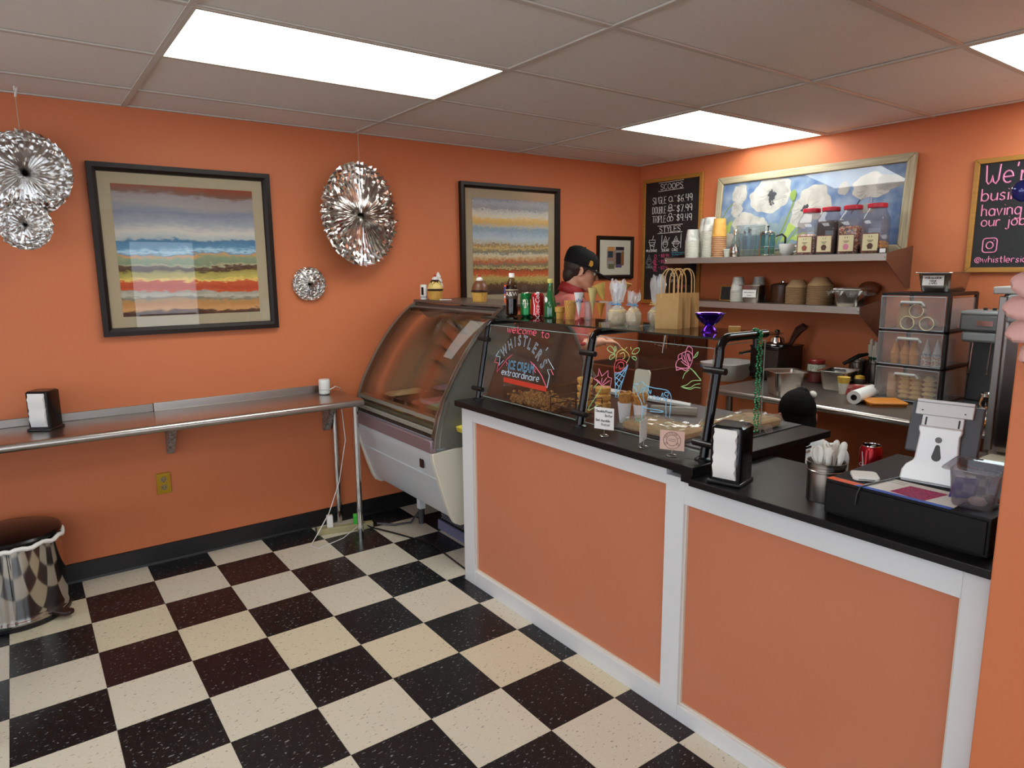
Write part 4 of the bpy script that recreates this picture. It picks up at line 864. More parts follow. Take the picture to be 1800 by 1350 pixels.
# ---- drinks on the glass shelf
t = thing('soda_bottle', 'dark root beer bottle with white cap on the glass shelf', 'bottle', (1.15, -2.155, ZS))
COLA = mat('cola_brown', '150807', .08); 
ob('bottle', L([(.0, .0), (.024, 0), (.031, .008), (.032, .03), (.030, .06), (.032, .1), (.032, .14), (.029, .16), (.02, .18), (.0125, .195), (.0125, .2)], 28), glass('bottle_clear', 'd8c8bc', 1.45), t)
ob('soda', L([(.0, .002), (.023, .002), (.03, .009), (.031, .03), (.029, .06), (.031, .1), (.031, .14), (.028, .158), (0, .158)], 28), COLA, t)
cap = ob('cap', L([(.0145, .197), (.0145, .216), (.013, .219), (0, .219)], 24), WHITE, t)
bm = bmesh.new(); bm_lathe(bm, [(.0325, .088), (.0327, .135)], 32, closed_ends=False); lb = ob('label', bm, mat('rootbeer_label', '3b1f14', .4), t)
bm = bmesh.new(); wrap(type_mesh('A&W', .032), bm, .0332, CAMA, .112); ob('label_lettering', bm, mat('label_white', 'e8e2d4', .5), lb, smooth=False)
bm = bmesh.new(); bm_lathe(bm, [(.03285, .132), (.0329, .136)], 32, closed_ends=False); ob('label_band', bm, mat('label_cream', 'd8c8a0', .5), lb)
def can(label, loc, col, rz=0):
    t = thing('soda_can', label, 'can', loc, rz, 'soda cans')
    b = ob('body', L([(.024, .0), (.0265, .003), (.033, .012), (.033, .108), (.0275, .12)], 32), mat('can_'+col, col, .22, .55), t)
    ob('lid', L([(.0275, .12), (.0272, .1225), (.0255, .1225), (.025, .119), (0, .119)], 28), CHROME, t)
    ob('pull_tab', PR(rounded(.012, .02, .005, 3, .006, 0), 'z', .1192, .1206), STEELD, t)
    return t, b
CW = mat('can_white', 'e8e4e0', .3)
t, b = can('green soda can with pale shield emblem on the glass shelf', (1.272, -2.15, ZS), '0f6a34')
def patch(bm, pts, R0, ang, zc, mi=0):
    vs = [bm.verts.new((R0*math.cos(ang+u/R0), R0*math.sin(ang+u/R0), zc+v)) for u, v in pts]; bm.faces.new(vs).material_index = mi
bm = bmesh.new(); patch(bm, [(-.013, .018), (-.006, .022), (0, .02), (.006, .022), (.013, .018), (.012, -.008), (.006, -.02), (0, -.024), (-.006, -.02), (-.012, -.008)], .0333, CAMA-.25, .068); patch(bm, [(-.011, .01), (.011, .01), (.011, .004), (-.011, .004)], .0335, CAMA-.25, .066, 1); patch(bm, [(.018, .03), (.026, .03), (.024, -.045), (.017, -.045)], .0334, CAMA, .06, 2); patch(bm, [(.017, -.01), (.026, -.01), (.024, -.045), (.017, -.045)], .0335, CAMA, .06, 3)
ob('emblem', bm, [mat('emblem_cream', 'd9cfc0', .4), mat('emblem_red', 'b02a2a', .4), mat('emblem_yellow', 'e0c04a', .4), mat('emblem_coral', 'd95a3a', .4)], b, smooth=False)
bm = bmesh.new(); wrap(type_mesh('Canada Dry', .008), bm, .0336, CAMA-.25, .0682); ob('lettering', bm, CW, b, smooth=False)
def coke(t, b, vertical, ang):
    bm = bmesh.new(); wrap(type_mesh('Coca-Cola', .03 if vertical else .016, shear=.3), bm, .0334, ang, .062, vertical); ob('lettering', bm, CW, b, smooth=False)
    bm = bmesh.new(); patch(bm, [(-.025, .045), (-.022, .045), (-.014, .0), (-.017, -.046), (-.021, -.046), (-.019, 0)], .0333, ang, .058); ob('swoosh', bm, CW, b, smooth=False)
t, b = can('red cola can standing on the glass shelf', (1.336, -2.132, ZS), 'a5161f'); coke(t, b, True, CAMA)
t, b = can('opened red cola can on the lower counter behind the cash drawer', (3.015, -2.13, .912), 'a5161f'); coke(t, b, False, -1.25)
t = thing('green_glass_bottle', 'green glass water bottle on the glass shelf', 'bottle', (1.408, -2.108, ZS))
ob('bottle', L([(0, 0), (.026, 0), (.031, .006), (.032, .03), (.03, .06), (.024, .095), (.016, .125), (.0125, .15), (.012, .172)], 28), mat('green_glass', '0a5a2a', .06, 0, spec=.8), t)
ob('cap', L([(.0135, .17), (.0145, .174), (.014, .188), (.01, .191), (0, .191)], 20), mat('cap_yellow', 'c9c46a', .35), t)
bm = bmesh.new(); patch(bm, [(.011*math.cos(k*PI/6), .014*math.sin(k*PI/6)) for k in range(12)], .0285, CAMA-.9, .09); ob('neck_label', bm, PAPER, t, smooth=False)
t = thing('drink_carton', 'small orange and purple drink carton behind the bottle', 'carton', (.955, -2.03, 1.4003), .5)
ob('carton', B((-.022, .022, -.018, .018, 0, .1)), mat('carton_orange', 'e05a2c', .45), t, bevel=.001, smooth=False)
ob('print_panel', B((-.0225, .0225, -.0186, .0186, .052, .09)), mat('carton_purple', '3b2f7a', .45), t, smooth=False)
ob('print_band', B((-.0225, .0225, -.0186, .0186, .028, .04)), mat('carton_white', 'ddd8d0', .45), t, smooth=False)
ob('print_mark', B((-.004, .012, -.0192, -.0186, .058, .084)), mat('carton_lilac', 'b9b4dc', .45), t, smooth=False)

# ---- things on top of the case
def cupcake(label, loc, cream, topc, drip):
    t = thing('cupcake_jar', label, 'ornament', loc, 0, 'ceramic cupcake ornaments on the case')
    bm = bmesh.new(); rows = 7
    prof = []
    for k in range(rows+1):
        z = .058*k/rows; r = .036+.008*k/rows; prof += [(r, z), (r+.0025, z+.004)]
    bm_lathe(bm, [(0, 0)]+prof[:-1], 32); me = ob('basket', bm, mat('waffle_tan', 'c99a45', .6), t)
    bm = bmesh.new()
    for k in range(16):
        a_ = 2*PI*k/16; bm_tube(bm, [(.0375*math.cos(a_), .0375*math.sin(a_), .002), (.046*math.cos(a_), .046*math.sin(a_), .058)], .002, 5)
    ob('basket_ribs', bm, MATS['waffle_tan'], t)
    ob('rim_drip', L([(.044, .055), (.05, .058), (.051, .064), (.046, .07), (.03, .072)], 28), mat('choc_dark', '2a140c', .3), t)
    ob('scoop', L([(.047, .066), (.046, .08), (.04, .098), (.031, .112), (.018, .122), (0, .126)], 28), mat('scoop_'+cream, cream, .4, bump=(60, .5)), t)
    if drip:
        bm = bmesh.new(); loops = []
        for s, z in ((1.02, .112), (.6, .124), (.1, .129)): pass
        n = 28; lo = []
        for k in range(n):
            a_ = 2*PI*k/n; d = .5+.5*math.sin(5*a_); z = .114-.022*d; rad = .033+.010*d; lo.append((rad*math.cos(a_), rad*math.sin(a_), z))
        hi = [(.022*math.cos(2*PI*k/n), .022*math.sin(2*PI*k/n), .1235) for k in range(n)]; tp = [(.004*math.cos(2*PI*k/n), .004*math.sin(2*PI*k/n), .129) for k in range(n)]
        bm_loft(bm, [lo, hi, tp], False, True); ob('syrup', bm, MATS['choc_dark'], t)
    ob('whipped_cream', L([(.019, .122), (.02, .13), (.014, .138), (.007, .143), (0, .144)], 20), WHITE, t)
    bm = bmesh.new(); bm_ball(bm, (0, 0, .149), .009, 12); ob('cherry', bm, mat('cherry_red', 'b3202a', .2), t)
    return t
cupcake('vanilla cupcake shaped ornament with chocolate syrup on the case', (.27, -2.105, 1.4002), 'e2c674', 0, True)
cupcake('brown chocolate cupcake shaped ornament on the case', (.72, -2.07, 1.4002), '6b4024', 0, False)
t = thing('white_jar', 'small white jar with black label beside the vanilla cupcake', 'jar', (.175, -2.135, 1.4002))
ob('jar', L([(0, 0), (.02, 0), (.022, .004), (.022, .088), (.019, .094), (0, .094)], 24), WHITE, t)
bm = bmesh.new(); bm_lathe(bm, [(.0225, .03), (.0225, .075)], 12, closed_ends=False, rot=-1.9); ob('label', B((.008, .0235, -.022, -.0145, .03, .078)), BLACKP, t, smooth=False)
ob('band', L([(.0226, .012), (.0226, .02)], 24), mat('jar_grey', '9a9a98', .4), t)
t = thing('swirl_cone_figure', 'white soft serve swirl figure behind the vanilla cupcake', 'ornament', (.215, -2.05, 1.4002))
ob('swirl', L([(0, 0), (.02, 0), (.026, .06), (.032, .085), (.028, .1), (.022, .104), (.026, .115), (.021, .13), (.015, .133), (.018, .143), (.011, .157), (.004, .17), (0, .172)], 20), WHITE, t)
tag(ob('plastic_spoon', T([(.35, -2.12, 1.4035), (.42, -2.08, 1.404)], [.004, .002], 6), WHITE), 'white plastic taster lying on top of the case', 'spoon')

# ---- cones on the glass shelf
WAF = mat('wafer_tan', 'cf9f4e', .65, noise=(90, 'bb8636', .25)); WAFD = mat('waffle_brown', 'c98e42', .6, noise=(60, 'a86c28', .25)); CONEW = mat('cone_sleeve_white', 'e3e3e4', .6); CONEB = mat('sleeve_blue', '3a5a9a', .6)
def cake_cone(parent=None, loc=None, label=None, s=1.0, group=None, cat='cone'):
    t = thing('cake_cone', label, cat, loc, 0, group)
    ob('cup', L([(0, .0), (.017*s, 0), (.0195*s, .03*s), (.024*s, .032*s), (.0255*s, .056*s), (.0235*s, .056*s), (.021*s, .036*s), (0, .03*s)], 20), WAF, t); return t
cake_cone(loc=(1.472, -2.1, ZS), label='short flat bottomed wafer cone next to the green bottle')
def waffle_grid(bm, prof, R_of, z0, z1, n=10, turns=.35, r=.0012):
    for s in (1, -1):
        for k in range(n):
            a0 = 2*PI*k/n; pts = []
            for i in range(9):
                f = i/8; z = z0+(z1-z0)*f; R0 = R_of(f); a_ = a0+s*turns*2*PI*f*.5; pts.append((R0*math.cos(a_), R0*math.sin(a_), z))
            bm_tube(bm, pts, r, 4)
t = thing('waffle_cup', 'tall flat bottomed waffle cone on the glass shelf', 'cone', (1.535, -2.088, ZS))
ob('cup', L([(0, 0), (.022, 0), (.028, .088), (.026, .088), (.02, .006), (0, .006)], 24), WAF, t); bm = bmesh.new(); waffle_grid(bm, None, lambda f: .0222+.006*f, .002, .086, 12, .5); ob('waffle_pattern', bm, WAFD, t)
st = thing('cone_stand', 'clear acrylic stand for sample cones on the glass shelf', 'cone stand', (1.675, -2.035, ZS), math.radians(28))
ob('top_plate', B((-.115, .115, -.035, .035, .083, .087)), ACRYL, st, smooth=False)
for x in (-.05, .055): ob('leg', B((x-.012, x+.012, -.02, .02, 0, .083)), glass('acrylic_leg', 'e6d6d2', 1.45, milky=.25), st, smooth=False)
for x in (-.05, .055): ob('foot', B((x-.02, x+.02, -.03, .03, 0, .004)), ACRYL, st, smooth=False)
def tipped_cone(label, x, mt, R0, h, ztip, sleeve=None, waffle=False, name='sample_cone', tilt=0, dy=0):
    p = Matrix.Translation(st.location) @ Matrix.Rotation(math.radians(28), 4, 'Z') @ Vector((x, dy, ztip))
    t = thing(name, label, 'cone', p, 0, 'sample cones in the acrylic stand')
    if tilt: t.rotation_euler = (0, tilt, .5)
    b = ob('cone', L([(0.0005, 0), (R0, h), (R0-.002, h), (0, .006)], 22), mt, t)
    if sleeve: 
        bm = bmesh.new(); rs = random.Random(int(x*1000))
        for k in range(7):
            z = h*(.62+.1*rs.random()); a0 = -1.6+k*.55; rr_ = R0*z/h+.0006
            bm_tube(bm, [(rr_*math.cos(a0), rr_*math.sin(a0), z-.008), (rr_*1.04*math.cos(a0+.2), rr_*1.04*math.sin(a0+.2), z+.008), (rr_*math.cos(a0+.4), rr_*math.sin(a0+.4), z-.004)], .0016, 4)
        ob('sleeve_print', bm, CONEB, b)
    if waffle: bm = bmesh.new(); waffle_grid(bm, None, lambda f: .002+(R0-.002)*f, .004, h, 10, .5, .0013); ob('waffle_pattern', bm, WAFD, b)
tipped_cone('white paper sleeved cone at the left of the acrylic stand', -.098, CONEW, .024, .115, .012, True)
tipped_cone('pale yellow cone in the acrylic stand', -.03, mat('cone_pale', 'c9b878', .6), .022, .13, .02)
tipped_cone('orange sugar cone in the middle of the acrylic stand', .01, mat('cone_orange', 'c98a35', .6), .021, .07, .01)
tipped_cone('white sleeved cone with blue print at the right of the stand', .09, CONEW, .027, .15, .022, True)
tipped_cone('large open waffle cone on top of the acrylic stand', .1, WAF, .036, .065, .112, False, True, 'waffle_cone', .25, .02)
tipped_cone('yellow paper lined waffle cone behind the stand', .02, mat('cone_yellow', 'd3b45c', .6), .034, .085, .085, False, False, 'waffle_cone', -.35, .02)

# ---- cellophane treat bags
CELLO = glass('cellophane', 'f6f7f8', 1.6, .12, .3); TREAT = mat('treat_cream', 'd6bd8a', .7, bump=(60, .8)); RIBB = mat('ribbon_blue', '5b9ac8', .4)
def treat(label, loc, R0, h, seed, rib=RIBB, shape='bowl'):
    t = thing('treat_bag', label, 'treat bag', loc, 0, 'cellophane wrapped treats'); rs = random.Random(seed)
    ob('treat', L([(0, .002), (R0*.7, .002), (R0*.95, .02), (R0, .045), (R0*.92, .062), (0, .07)], 20) if shape == 'bowl' else L([(0, .002), (R0*.6, .004), (R0*.95, .025), (R0, .045), (R0*.7, .07), (0, .08)], 18), TREAT, t)
    bm = bmesh.new(); n = 22; loops = []
    for z, f in ((.0, .8), (.02, 1.08), (.05, 1.1), (.075, .55), (.082, .3), (.09, .3), (.11, .75), (h*.85, 1.0), (h, .9)):
        loops.append([(R0*f*(1+rs.uniform(-.13, .13))*math.cos(2*PI*k/n), R0*f*(1+rs.uniform(-.13, .13))*math.sin(2*PI*k/n)*(.75 if z > .1 else 1), z+(rs.uniform(-.018, .018) if z > .1 else 0)) for k in range(n)])
    bm_loft(bm, loops, True, False); ob('cellophane', bm, CELLO, t, smooth=False)
    bm = bmesh.new(); bm_tube(bm, [(R0*.34*math.cos(2*PI*k/10), R0*.34*math.sin(2*PI*k/10), .086) for k in range(10)], .003, 6, closed=True)
    bm_tube(bm, [(.0, -R0*.34, .086), (-.02, -R0*.5, .095), (-.03, -R0*.45, .085), (0, -R0*.36, .086), (.02, -R0*.5, .094), (.035, -R0*.4, .083)], .002, 5); ob('ribbon', bm, rib, t)
treat('blue ribboned cellophane treat bag left of the others', (1.915, -2.15, ZS), .04, .18, 4)
treat('round cellophane treat bag in the middle with short tuft', (2.01, -2.15, ZS), .03, .135, 6, shape='ball')
treat('cellophane treat bag with tall tuft and cream ribbon by the paper bags', (2.055, -2.055, ZS), .036, .2, 8, mat('ribbon_cream', 'd8c07a', .5))

# ---- kraft paper bags
KRAFT = mat('kraft_paper', 'bf9a62', .8, noise=(30, 'b08a54', .3)); CORD = mat('paper_cord', 'd2ac72', .8)
bag0 = None
for k, (x, y, rz, lab) in enumerate(((2.2, -2.15, 20, 'front kraft paper gift bag with twisted handles'), (2.188, -2.088, 16, 'middle kraft paper gift bag behind the front one'), (2.18, -2.024, 22, 'rear kraft paper gift bag nearest the purple dish'))):
    if bag0 is None:
        bag0 = thing('paper_bag', lab, 'paper bag', (x, y, ZS), math.radians(rz), 'kraft paper gift bags')
        bm = bmesh.new(); w, d_ = .047, .026
        lo = [(-w, -d_), (w, -d_), (w+.002, 0), (w, d_), (-w, d_), (-w-.002, 0)]; hi = [(-w, -d_*.75), (w, -d_*.75), (w-.012, 0), (w, d_*.75), (-w, d_*.75), (-w+.012, 0)]
        bm_loft(bm, [[(p[0], p[1], 0) for p in lo], [(p[0], p[1], .05) for p in lo], [(p[0], p[1], .138) for p in hi]], True, False)
        o = ob('bag', bm, KRAFT, bag0, smooth=False); so = o.modifiers.new('solid', 'SOLIDIFY'); so.thickness = .001
        for s in (-1, 1):
            pts = [(-.026, s*.019, .12), (-.027, s*.019, .15)]+[(.026*math.cos(PI-PI*i/10), s*(.019-.006*math.sin(PI*i/10)), .19+.045*math.sin(PI*i/10)) for i in range(11)]+[(.027, s*.019, .15), (.026, s*.019, .12)]
            ob('handle', T(pts, .0022, 6), CORD, bag0)
    else: dup(bag0, (x, y, ZS), math.radians(rz), lab)
t = thing('purple_dish', 'shiny purple metal footed sundae dish on the glass shelf', 'dish', (2.405, -2.16, ZS))
PUR = mat('purple_anodised', '4a1a9a', .16, .95)
ob('bowl', L([(.006, .026), (.02, .028), (.038, .042), (.05, .06), (.054, .068), (.058, .0705), (.0575, .0715), (.052, .07), (.046, .06), (.03, .042), (0, .036)], 36), PUR, t)
ob('foot', L([(0, .0), (.031, 0), (.031, .003), (.026, .012), (.017, .024), (.016, .03), (0, .03)], 32), PUR, t)
tag(ob('wafer_block', B((-.022, .022, -.014, .014, 0, .022)), WAF, bevel=.002, loc=(2.465, -2.09, ZS), rot=(0, 0, .6), smooth=False), 'small block of pale wafers beside the purple dish', 'wafers')

# ---- on the worktop behind the glass
tag(ob('work_mat', B((1.98, 2.53, -2.33, -1.7, .9452, .949)), mat('mat_grey', '35373a', .5), bevel=.001, smooth=False), 'dark grey mat on the long black worktop', 'mat')
t = thing('nut_box', 'clear acrylic box of chopped nuts with a red tape strip', 'box', (1.56, -2.285, .945), math.radians(-2))
for bx in ((-.18, .18, -.1, -.096, 0, .135), (-.18, .18, .096, .1, 0, .135), (-.18, -.176, -.096, .096, 0, .135), (.176, .18, -.096, .096, 0, .135), (-.176, .176, -.096, .096, 0, .004)): ob('box_wall', B(bx), ACRYL, t, smooth=False)
ob('tape_strip', B((-.17, .17, -.102, -.1005, .105, .128)), mat('tape_red', 'd63b28', .5), t, smooth=False)
bm = bmesh.new(); rs = random.Random(5)
for k in range(420):
    x, y, z = rs.uniform(-.165, .165), rs.uniform(-.085, .085), .01+rs.random()**.7*.05*(.7+.3*math.sin(rs.random()*6)); bm_box(bm, x-.006, x+.006, y-.005, y+.005, z-.004, z+.004)
o = ob('chopped_nuts', bm, mat('nuts_brown', '8a5f33', .7, noise=(160, 'c79a5c', .1)), t, smooth=False, kind='stuff')
# wire rack with stacked cones
WIRE = mat('black_wire', '0e0e0e', .35)
t = thing('wire_rack', 'black wire cone rack behind the left glass pane', 'rack', (1.82, -2.3, .945))
bm = bmesh.new()
for z in (.004, .05, .085):
    bm_tube(bm, [(-.085, -.075, z), (.085, -.075, z), (.085, .075, z), (-.085, .075, z)], .0022, 5, closed=True)
ob('hoops', bm, WIRE, t)
for sx in (-1, 1):
    for sy in (-1, 1): ob('leg', T([(sx*.085, sy*.075, 0), (sx*.085, sy*.075, .087)], .0024, 6), WIRE, t)
ob('cross_wires', T([(-.085, 0, .05), (.085, 0, .05)], .002, 5), WIRE, t)
def cone_stack(label, loc, n, s=1.1, mt=WAF):
    t = thing('cone_stack', label, 'cones', loc, 0, 'stacks of wafer cones behind the glass')
    for k in range(n): ob('cone', L([(0, 0), (.02*s, 0), (.023*s, .03*s), (.03*s, .036*s), (.032*s, .052*s), (.028*s, .056*s), (0, .05*s)], 18), mt, t, loc=(0, 0, .03*s*k*1.02))
    return t
cone_stack('tall stack of yellow wafer cones behind the wire rack', (1.8, -2.23, .945), 4)
cone_stack('short stack of wafer cones beside the sneeze guard post', (1.885, -2.2, .945), 3)
cone_stack('orange wafer cones behind the pink marker flower', (1.99, -2.16, .949), 2, 1.2, mat('wafer_orange', 'b9721f', .6))
for k, (x, y, lab) in enumerate(((2.05, -2.235, 'left waffle cone in a paper cup behind the glass'), (2.12, -2.215, 'right waffle cone in a paper cup behind the glass'))):
    t = thing('waffle_cone_in_cup', lab, 'cone', (x, y, .949), 0, 'waffle cones in paper cups')
    ob('paper_cup', L([(0, 0), (.02, 0), (.029, .085), (.0285, .085), (0, .01)], 20), CONEW, t)
    ob('cone', L([(.002, .03), (.031, .125), (.029, .125), (0, .05)], 20), WAFD, t)
    bm = bmesh.new(); waffle_grid(bm, None, lambda f: .004+.0275*f, .03, .125, 9, .5); ob('waffle_pattern', bm, WAF, t)
    ob('rim', T([(.03*math.cos(2*PI*i/16), .03*math.sin(2*PI*i/16), .125+.004*math.sin(i*1.9)) for i in range(16)], .003, 6, closed=True), WAF, t)
# white strip board and film roll on the back edge of the worktop
tag(ob('white_board', PR([(-.3, -.035), (.25, -.02), (.22, .03), (-.3, .04)], 'z', 0, .012), WHITEP, loc=(1.78, -1.78, .9492), rot=(0, 0, .03)), 'long white board lying at the back of the black worktop', 'board')
tag(ob('film_roll', xf(L([(0, 0), (.018, 0), (.018, .2), (0, .2)], 16), Matrix.Rotation(PI/2, 4, 'X')), glass('film_grey', 'cfcfc8', 1.4, .2, .6), loc=(2.16, -1.9, .968), rot=(0, 0, -1.0)), 'roll of clear bags on the grey mat', 'roll')
def wrapped(label, loc, w, d_, h, rz, seed):
    t = thing('wrapped_wafers', label, 'food packet', loc, rz, 'plastic wrapped trays of wafers'); rs = random.Random(seed)
    bm = bmesh.new(); bm_loft(bm, [[(x, y, z) for x, y in rounded(w*s, d_*s, .02, 4)] for z, s in ((.002, .92), (.01, 1), (h*.75, 1), (h*.9, .93))]); ob('wafers', bm, mat('wafer_slab', 'a8875c', .7, noise=(50, 'c2a06c', .25)), t)
    bm = bmesh.new(); nx, ny = 16, 10; g_ = [[bm.verts.new((w*.56*(2*i/nx-1), d_*.56*(2*j/ny-1), (h*1.03+rs.uniform(0, .012)) if 0 < i < nx and 0 < j < ny else .004+rs.uniform(0, .006))) for j in range(ny+1)] for i in range(nx+1)]
    for i in range(nx):
        for j in range(ny): bm.faces.new([g_[i][j], g_[i+1][j], g_[i+1][j+1], g_[i][j+1]])
    ob('plastic_film', bm, glass('plastic_film', 'f2f2ee', 1.5, .08, .12), t, smooth=False)
    bm = bmesh.new(); bm_tube(bm, [(w*.56, 0, .02), (w*.6, .01, .022), (w*.66, .02, .015), (w*.72, .015, .02)], [.008, .006, .015, .02], 7); ob('twisted_end', bm, MATS['plastic_film'], t, smooth=False)
wrapped('plastic wrapped tray of wafers nearest the cards', (2.27, -2.245, .949), .3, .16, .035, .05, 3)
wrapped('plastic wrapped wafers at the back of the grey mat', (2.42, -1.96, .949), .16, .34, .04, .0, 8)
# price cards on wire stands
CARDP = mat('card_pink', 'd9b5a4', .8)
def card(label, x, y, rz, w, h, z0, mt, lines, seal=False):
    t = thing('price_card', label, 'card', (x, y, .945), rz, 'cards on wire stands')
    ob('stand', T([(0, .002, .003), (0, .002, z0+.012)], .0016, 6), STEEL, t); ob('stand_ring', T([(.016*math.cos(2*PI*i/14), .002+.016*math.sin(2*PI*i/14), .0024) for i in range(14)], .002, 5, closed=True), STEEL, t)
    c = ob('card', B((-w/2, w/2, -.0006, .0006, z0, z0+h)), mt, t, smooth=False)
    for s, zz, hh_, ww, xo in lines:
        ls, lw = stroke_text(s, hh_, jit=.1); k = ww/lw; bm = bmesh.new(); bm_strokes(bm, ls, .0007, lambda a_, b_: (xo-w/2+a_*k, -.0012, z0+zz+b_)); ob('writing', bm, BLACKP, c, smooth=False)
    if seal:
        INK = mat('ink_brown', '5a342c', .7)
        for R0 in (.03, .019): ob('seal_ring', T([(R0*math.cos(2*PI*i/28), -.001, z0+h/2+R0*math.sin(2*PI*i/28)) for i in range(28)], .0007, 4, closed=True), INK, c, smooth=False)
        bm = bmesh.new(); 
        for i, chh in enumerate("WHISTLER'S"):
            a_ = math.radians(155-130*i/9); me = type_mesh(chh, .01); c_, s_ = math.cos(a_-PI/2), math.sin(a_-PI/2); cx_, cz_ = .0245*math.cos(a_), .0245*math.sin(a_)
            add_mesh(bm, me, lambda v: (cx_+v.x*c_-v.y*s_, -.0012, z0+h/2+cz_+v.x*s_+v.y*c_))
        for r0, zc in ((.004, -.012), (.003, .006)):
            for sx in (-.022, .022): pass
        bm_strokes(bm, [[(-.014, .004), (.014, .004)], [(-.012, -.002), (.012, -.002)], arc(-.021, -.012, .004, .004, 0, 360, 8), arc(.021, -.012, .004, .004, 0, 360, 8)], .0006, lambda a_, b_: (a_, -.0012, z0+h/2+b_)); ob('seal_lettering', bm, INK, c, smooth=False)
card('white handwritten card listing chocolate flavours', 2.165, -2.462, .35, .082, .085, .028, PAPER, (('Chocolate/Peanut', .066, .01, .07, .005), ('Butter', .05, .01, .032, .045), ('Dark chocolate', .03, .01, .06, .006), ('Pretzel', .014, .01, .034, .03)))
card('white card on a wire stand turned edge-on', 2.37, -2.465, -1.15, .075, .08, .024, PAPER, (('mwvw', .056, .008, .05, .008), ('vwm', .034, .008, .04, .008)))
card('pink card with round ice cream shop seal', 2.512, -2.475, .45, .085, .068, .022, CARDP, (), True)

# ================================================================ till end of the counter
t = thing('spoon_pot', 'brushed steel pot full of white plastic spoons', 'spoon pot', (3.012, -2.385, .912))
ob('pot', L([(0, 0), (.05, 0), (.051, .003), (.051, .085), (.0525, .087), (.0525, .09), (.051, .092), (.051, .1), (.0535, .102), (.0535, .113), (.0545, .115), (.052, .115), (.0495, .1), (.0495, .006), (0, .006)], 40), STEEL, t)
SPW = mat('spoon_white', 'dedad0', .4)
def spoon_mesh():
    bm = bmesh.new(); loops = []
    for z, w, d_ in ((0, .004, .0015), (.07, .004, .0015), (.095, .0055, .002), (.105, .0085, .0028), (.118, .0095, .0032), (.128, .0075, .0025), (.133, .003, .0015)):
        loops.append([(w*math.cos(2*PI*k/10), d_*math.sin(2*PI*k/10)+(.004*math.sin(PI*max(0, z-.09)/.05) if z > .09 else 0), z) for k in range(10)])
    bm_loft(bm, loops); return mesh_of('spoon', bm, SPW)
SPM = spoon_mesh()
SPM.transform(Matrix.Scale(1.12, 4))
rs = random.Random(4)
for k in range(20):
    a_ = rs.uniform(0, 6.28); rad = .01+.028*math.sqrt(rs.random()); lean = .12+.25*rs.random()
    if k < 3: a_, rad, lean = .55+k*.12, .03, .38-.06*k
    o = ob('plastic_spoon', SPM, None, loc=(3.012+rad*math.cos(a_)*.5, -2.385+rad*math.sin(a_)*.5, .92+(.012*rs.random() if k > 2 else .018)), rot=(-lean*math.sin(a_)*.6, lean*math.cos(a_)*.6, rs.uniform(0, 3)))
    tag(o, 'white plastic spoon standing in the steel pot', 'spoon', 'plastic spoons in the steel pot')
t = thing('cash_drawer', 'low black cash drawer box at the end of the counter', 'cash drawer', (3.272, -2.3, .912))
ob('case', B((-.197, .197, -.2, .21, .004, .1)), mat('till_black', '0f0e0f', .45, bump=(500, .1), spec=.25), t, bevel=.003, smooth=False)
ob('drawer_front', B((-.19, .19, -.206, -.2, .012, .092)), MATS['till_black'], t, bevel=.001, smooth=False)
ob('foot_strip', B((-.18, .18, -.19, .19, 0, .004)), BLACKP, t, smooth=False)
tag(ob('orange_sticker', PR([(-.053, -.012), (.053, -.012), (.05, .012), (-.05, .014)], 'z', 0, .0006), mat('sticker_orange', 'e2571f', .6), loc=(3.128, -2.487, 1.0121), rot=(0, 0, -.03), smooth=False), 'bright orange sticker strip on the front edge of the cash drawer', 'sticker')
t = thing('payment_sheet', 'white instruction sheet with pink square and blue tape edge', 'paper', (3.285, -2.428, 1.0121))
ob('sheet', PR([(-.122, -.066), (.1, -.066), (.098, .062), (-.1, .064)], 'z', 0, .0005), PAPER, t, smooth=False)
ob('pink_square', PR([(-.052, -.05), (.034, -.064), (.052, .036), (-.038, .034)], 'z', .0005, .0008), mat('sheet_pink', 'c22a6c', .6, noise=(200, '8a1c50', .05)), t, smooth=False)
ob('blue_tape', PR([(-.13, -.076), (.1, -.076), (.1, -.06), (-.126, -.06)], 'z', .0005, .001), mat('tape_blue', '2f5fc4', .5), t, smooth=False)
for z_ in (.03, .045): ob('print_line', B((-.095, -.05, z_, z_+.002, .0005, .0007)), BLACKP, t, smooth=False)
t = thing('card_reader', 'white square card reader on the cash drawer', 'card reader', (3.14, -2.42, 1.0125), .62)
ob('body', PR(rounded(.066, .066, .012), 'z', 0, .012), WHITE, t, bevel=.003)
ob('slot', B((-.02, .02, -.0334, -.0328, .004, .006)), DKGREY, t, smooth=False)
tag(ob('reader_cable', T([(3.2, -2.33, 1.0155), (3.19, -2.4, 1.0155), (3.18, -2.46, 1.0155), (3.172, -2.505, 1.014), (3.168, -2.513, .995), (3.166, -2.514, .965)], .0022, 6), BLACKR), 'thin black cable hanging over the front of the cash drawer', 'cable')
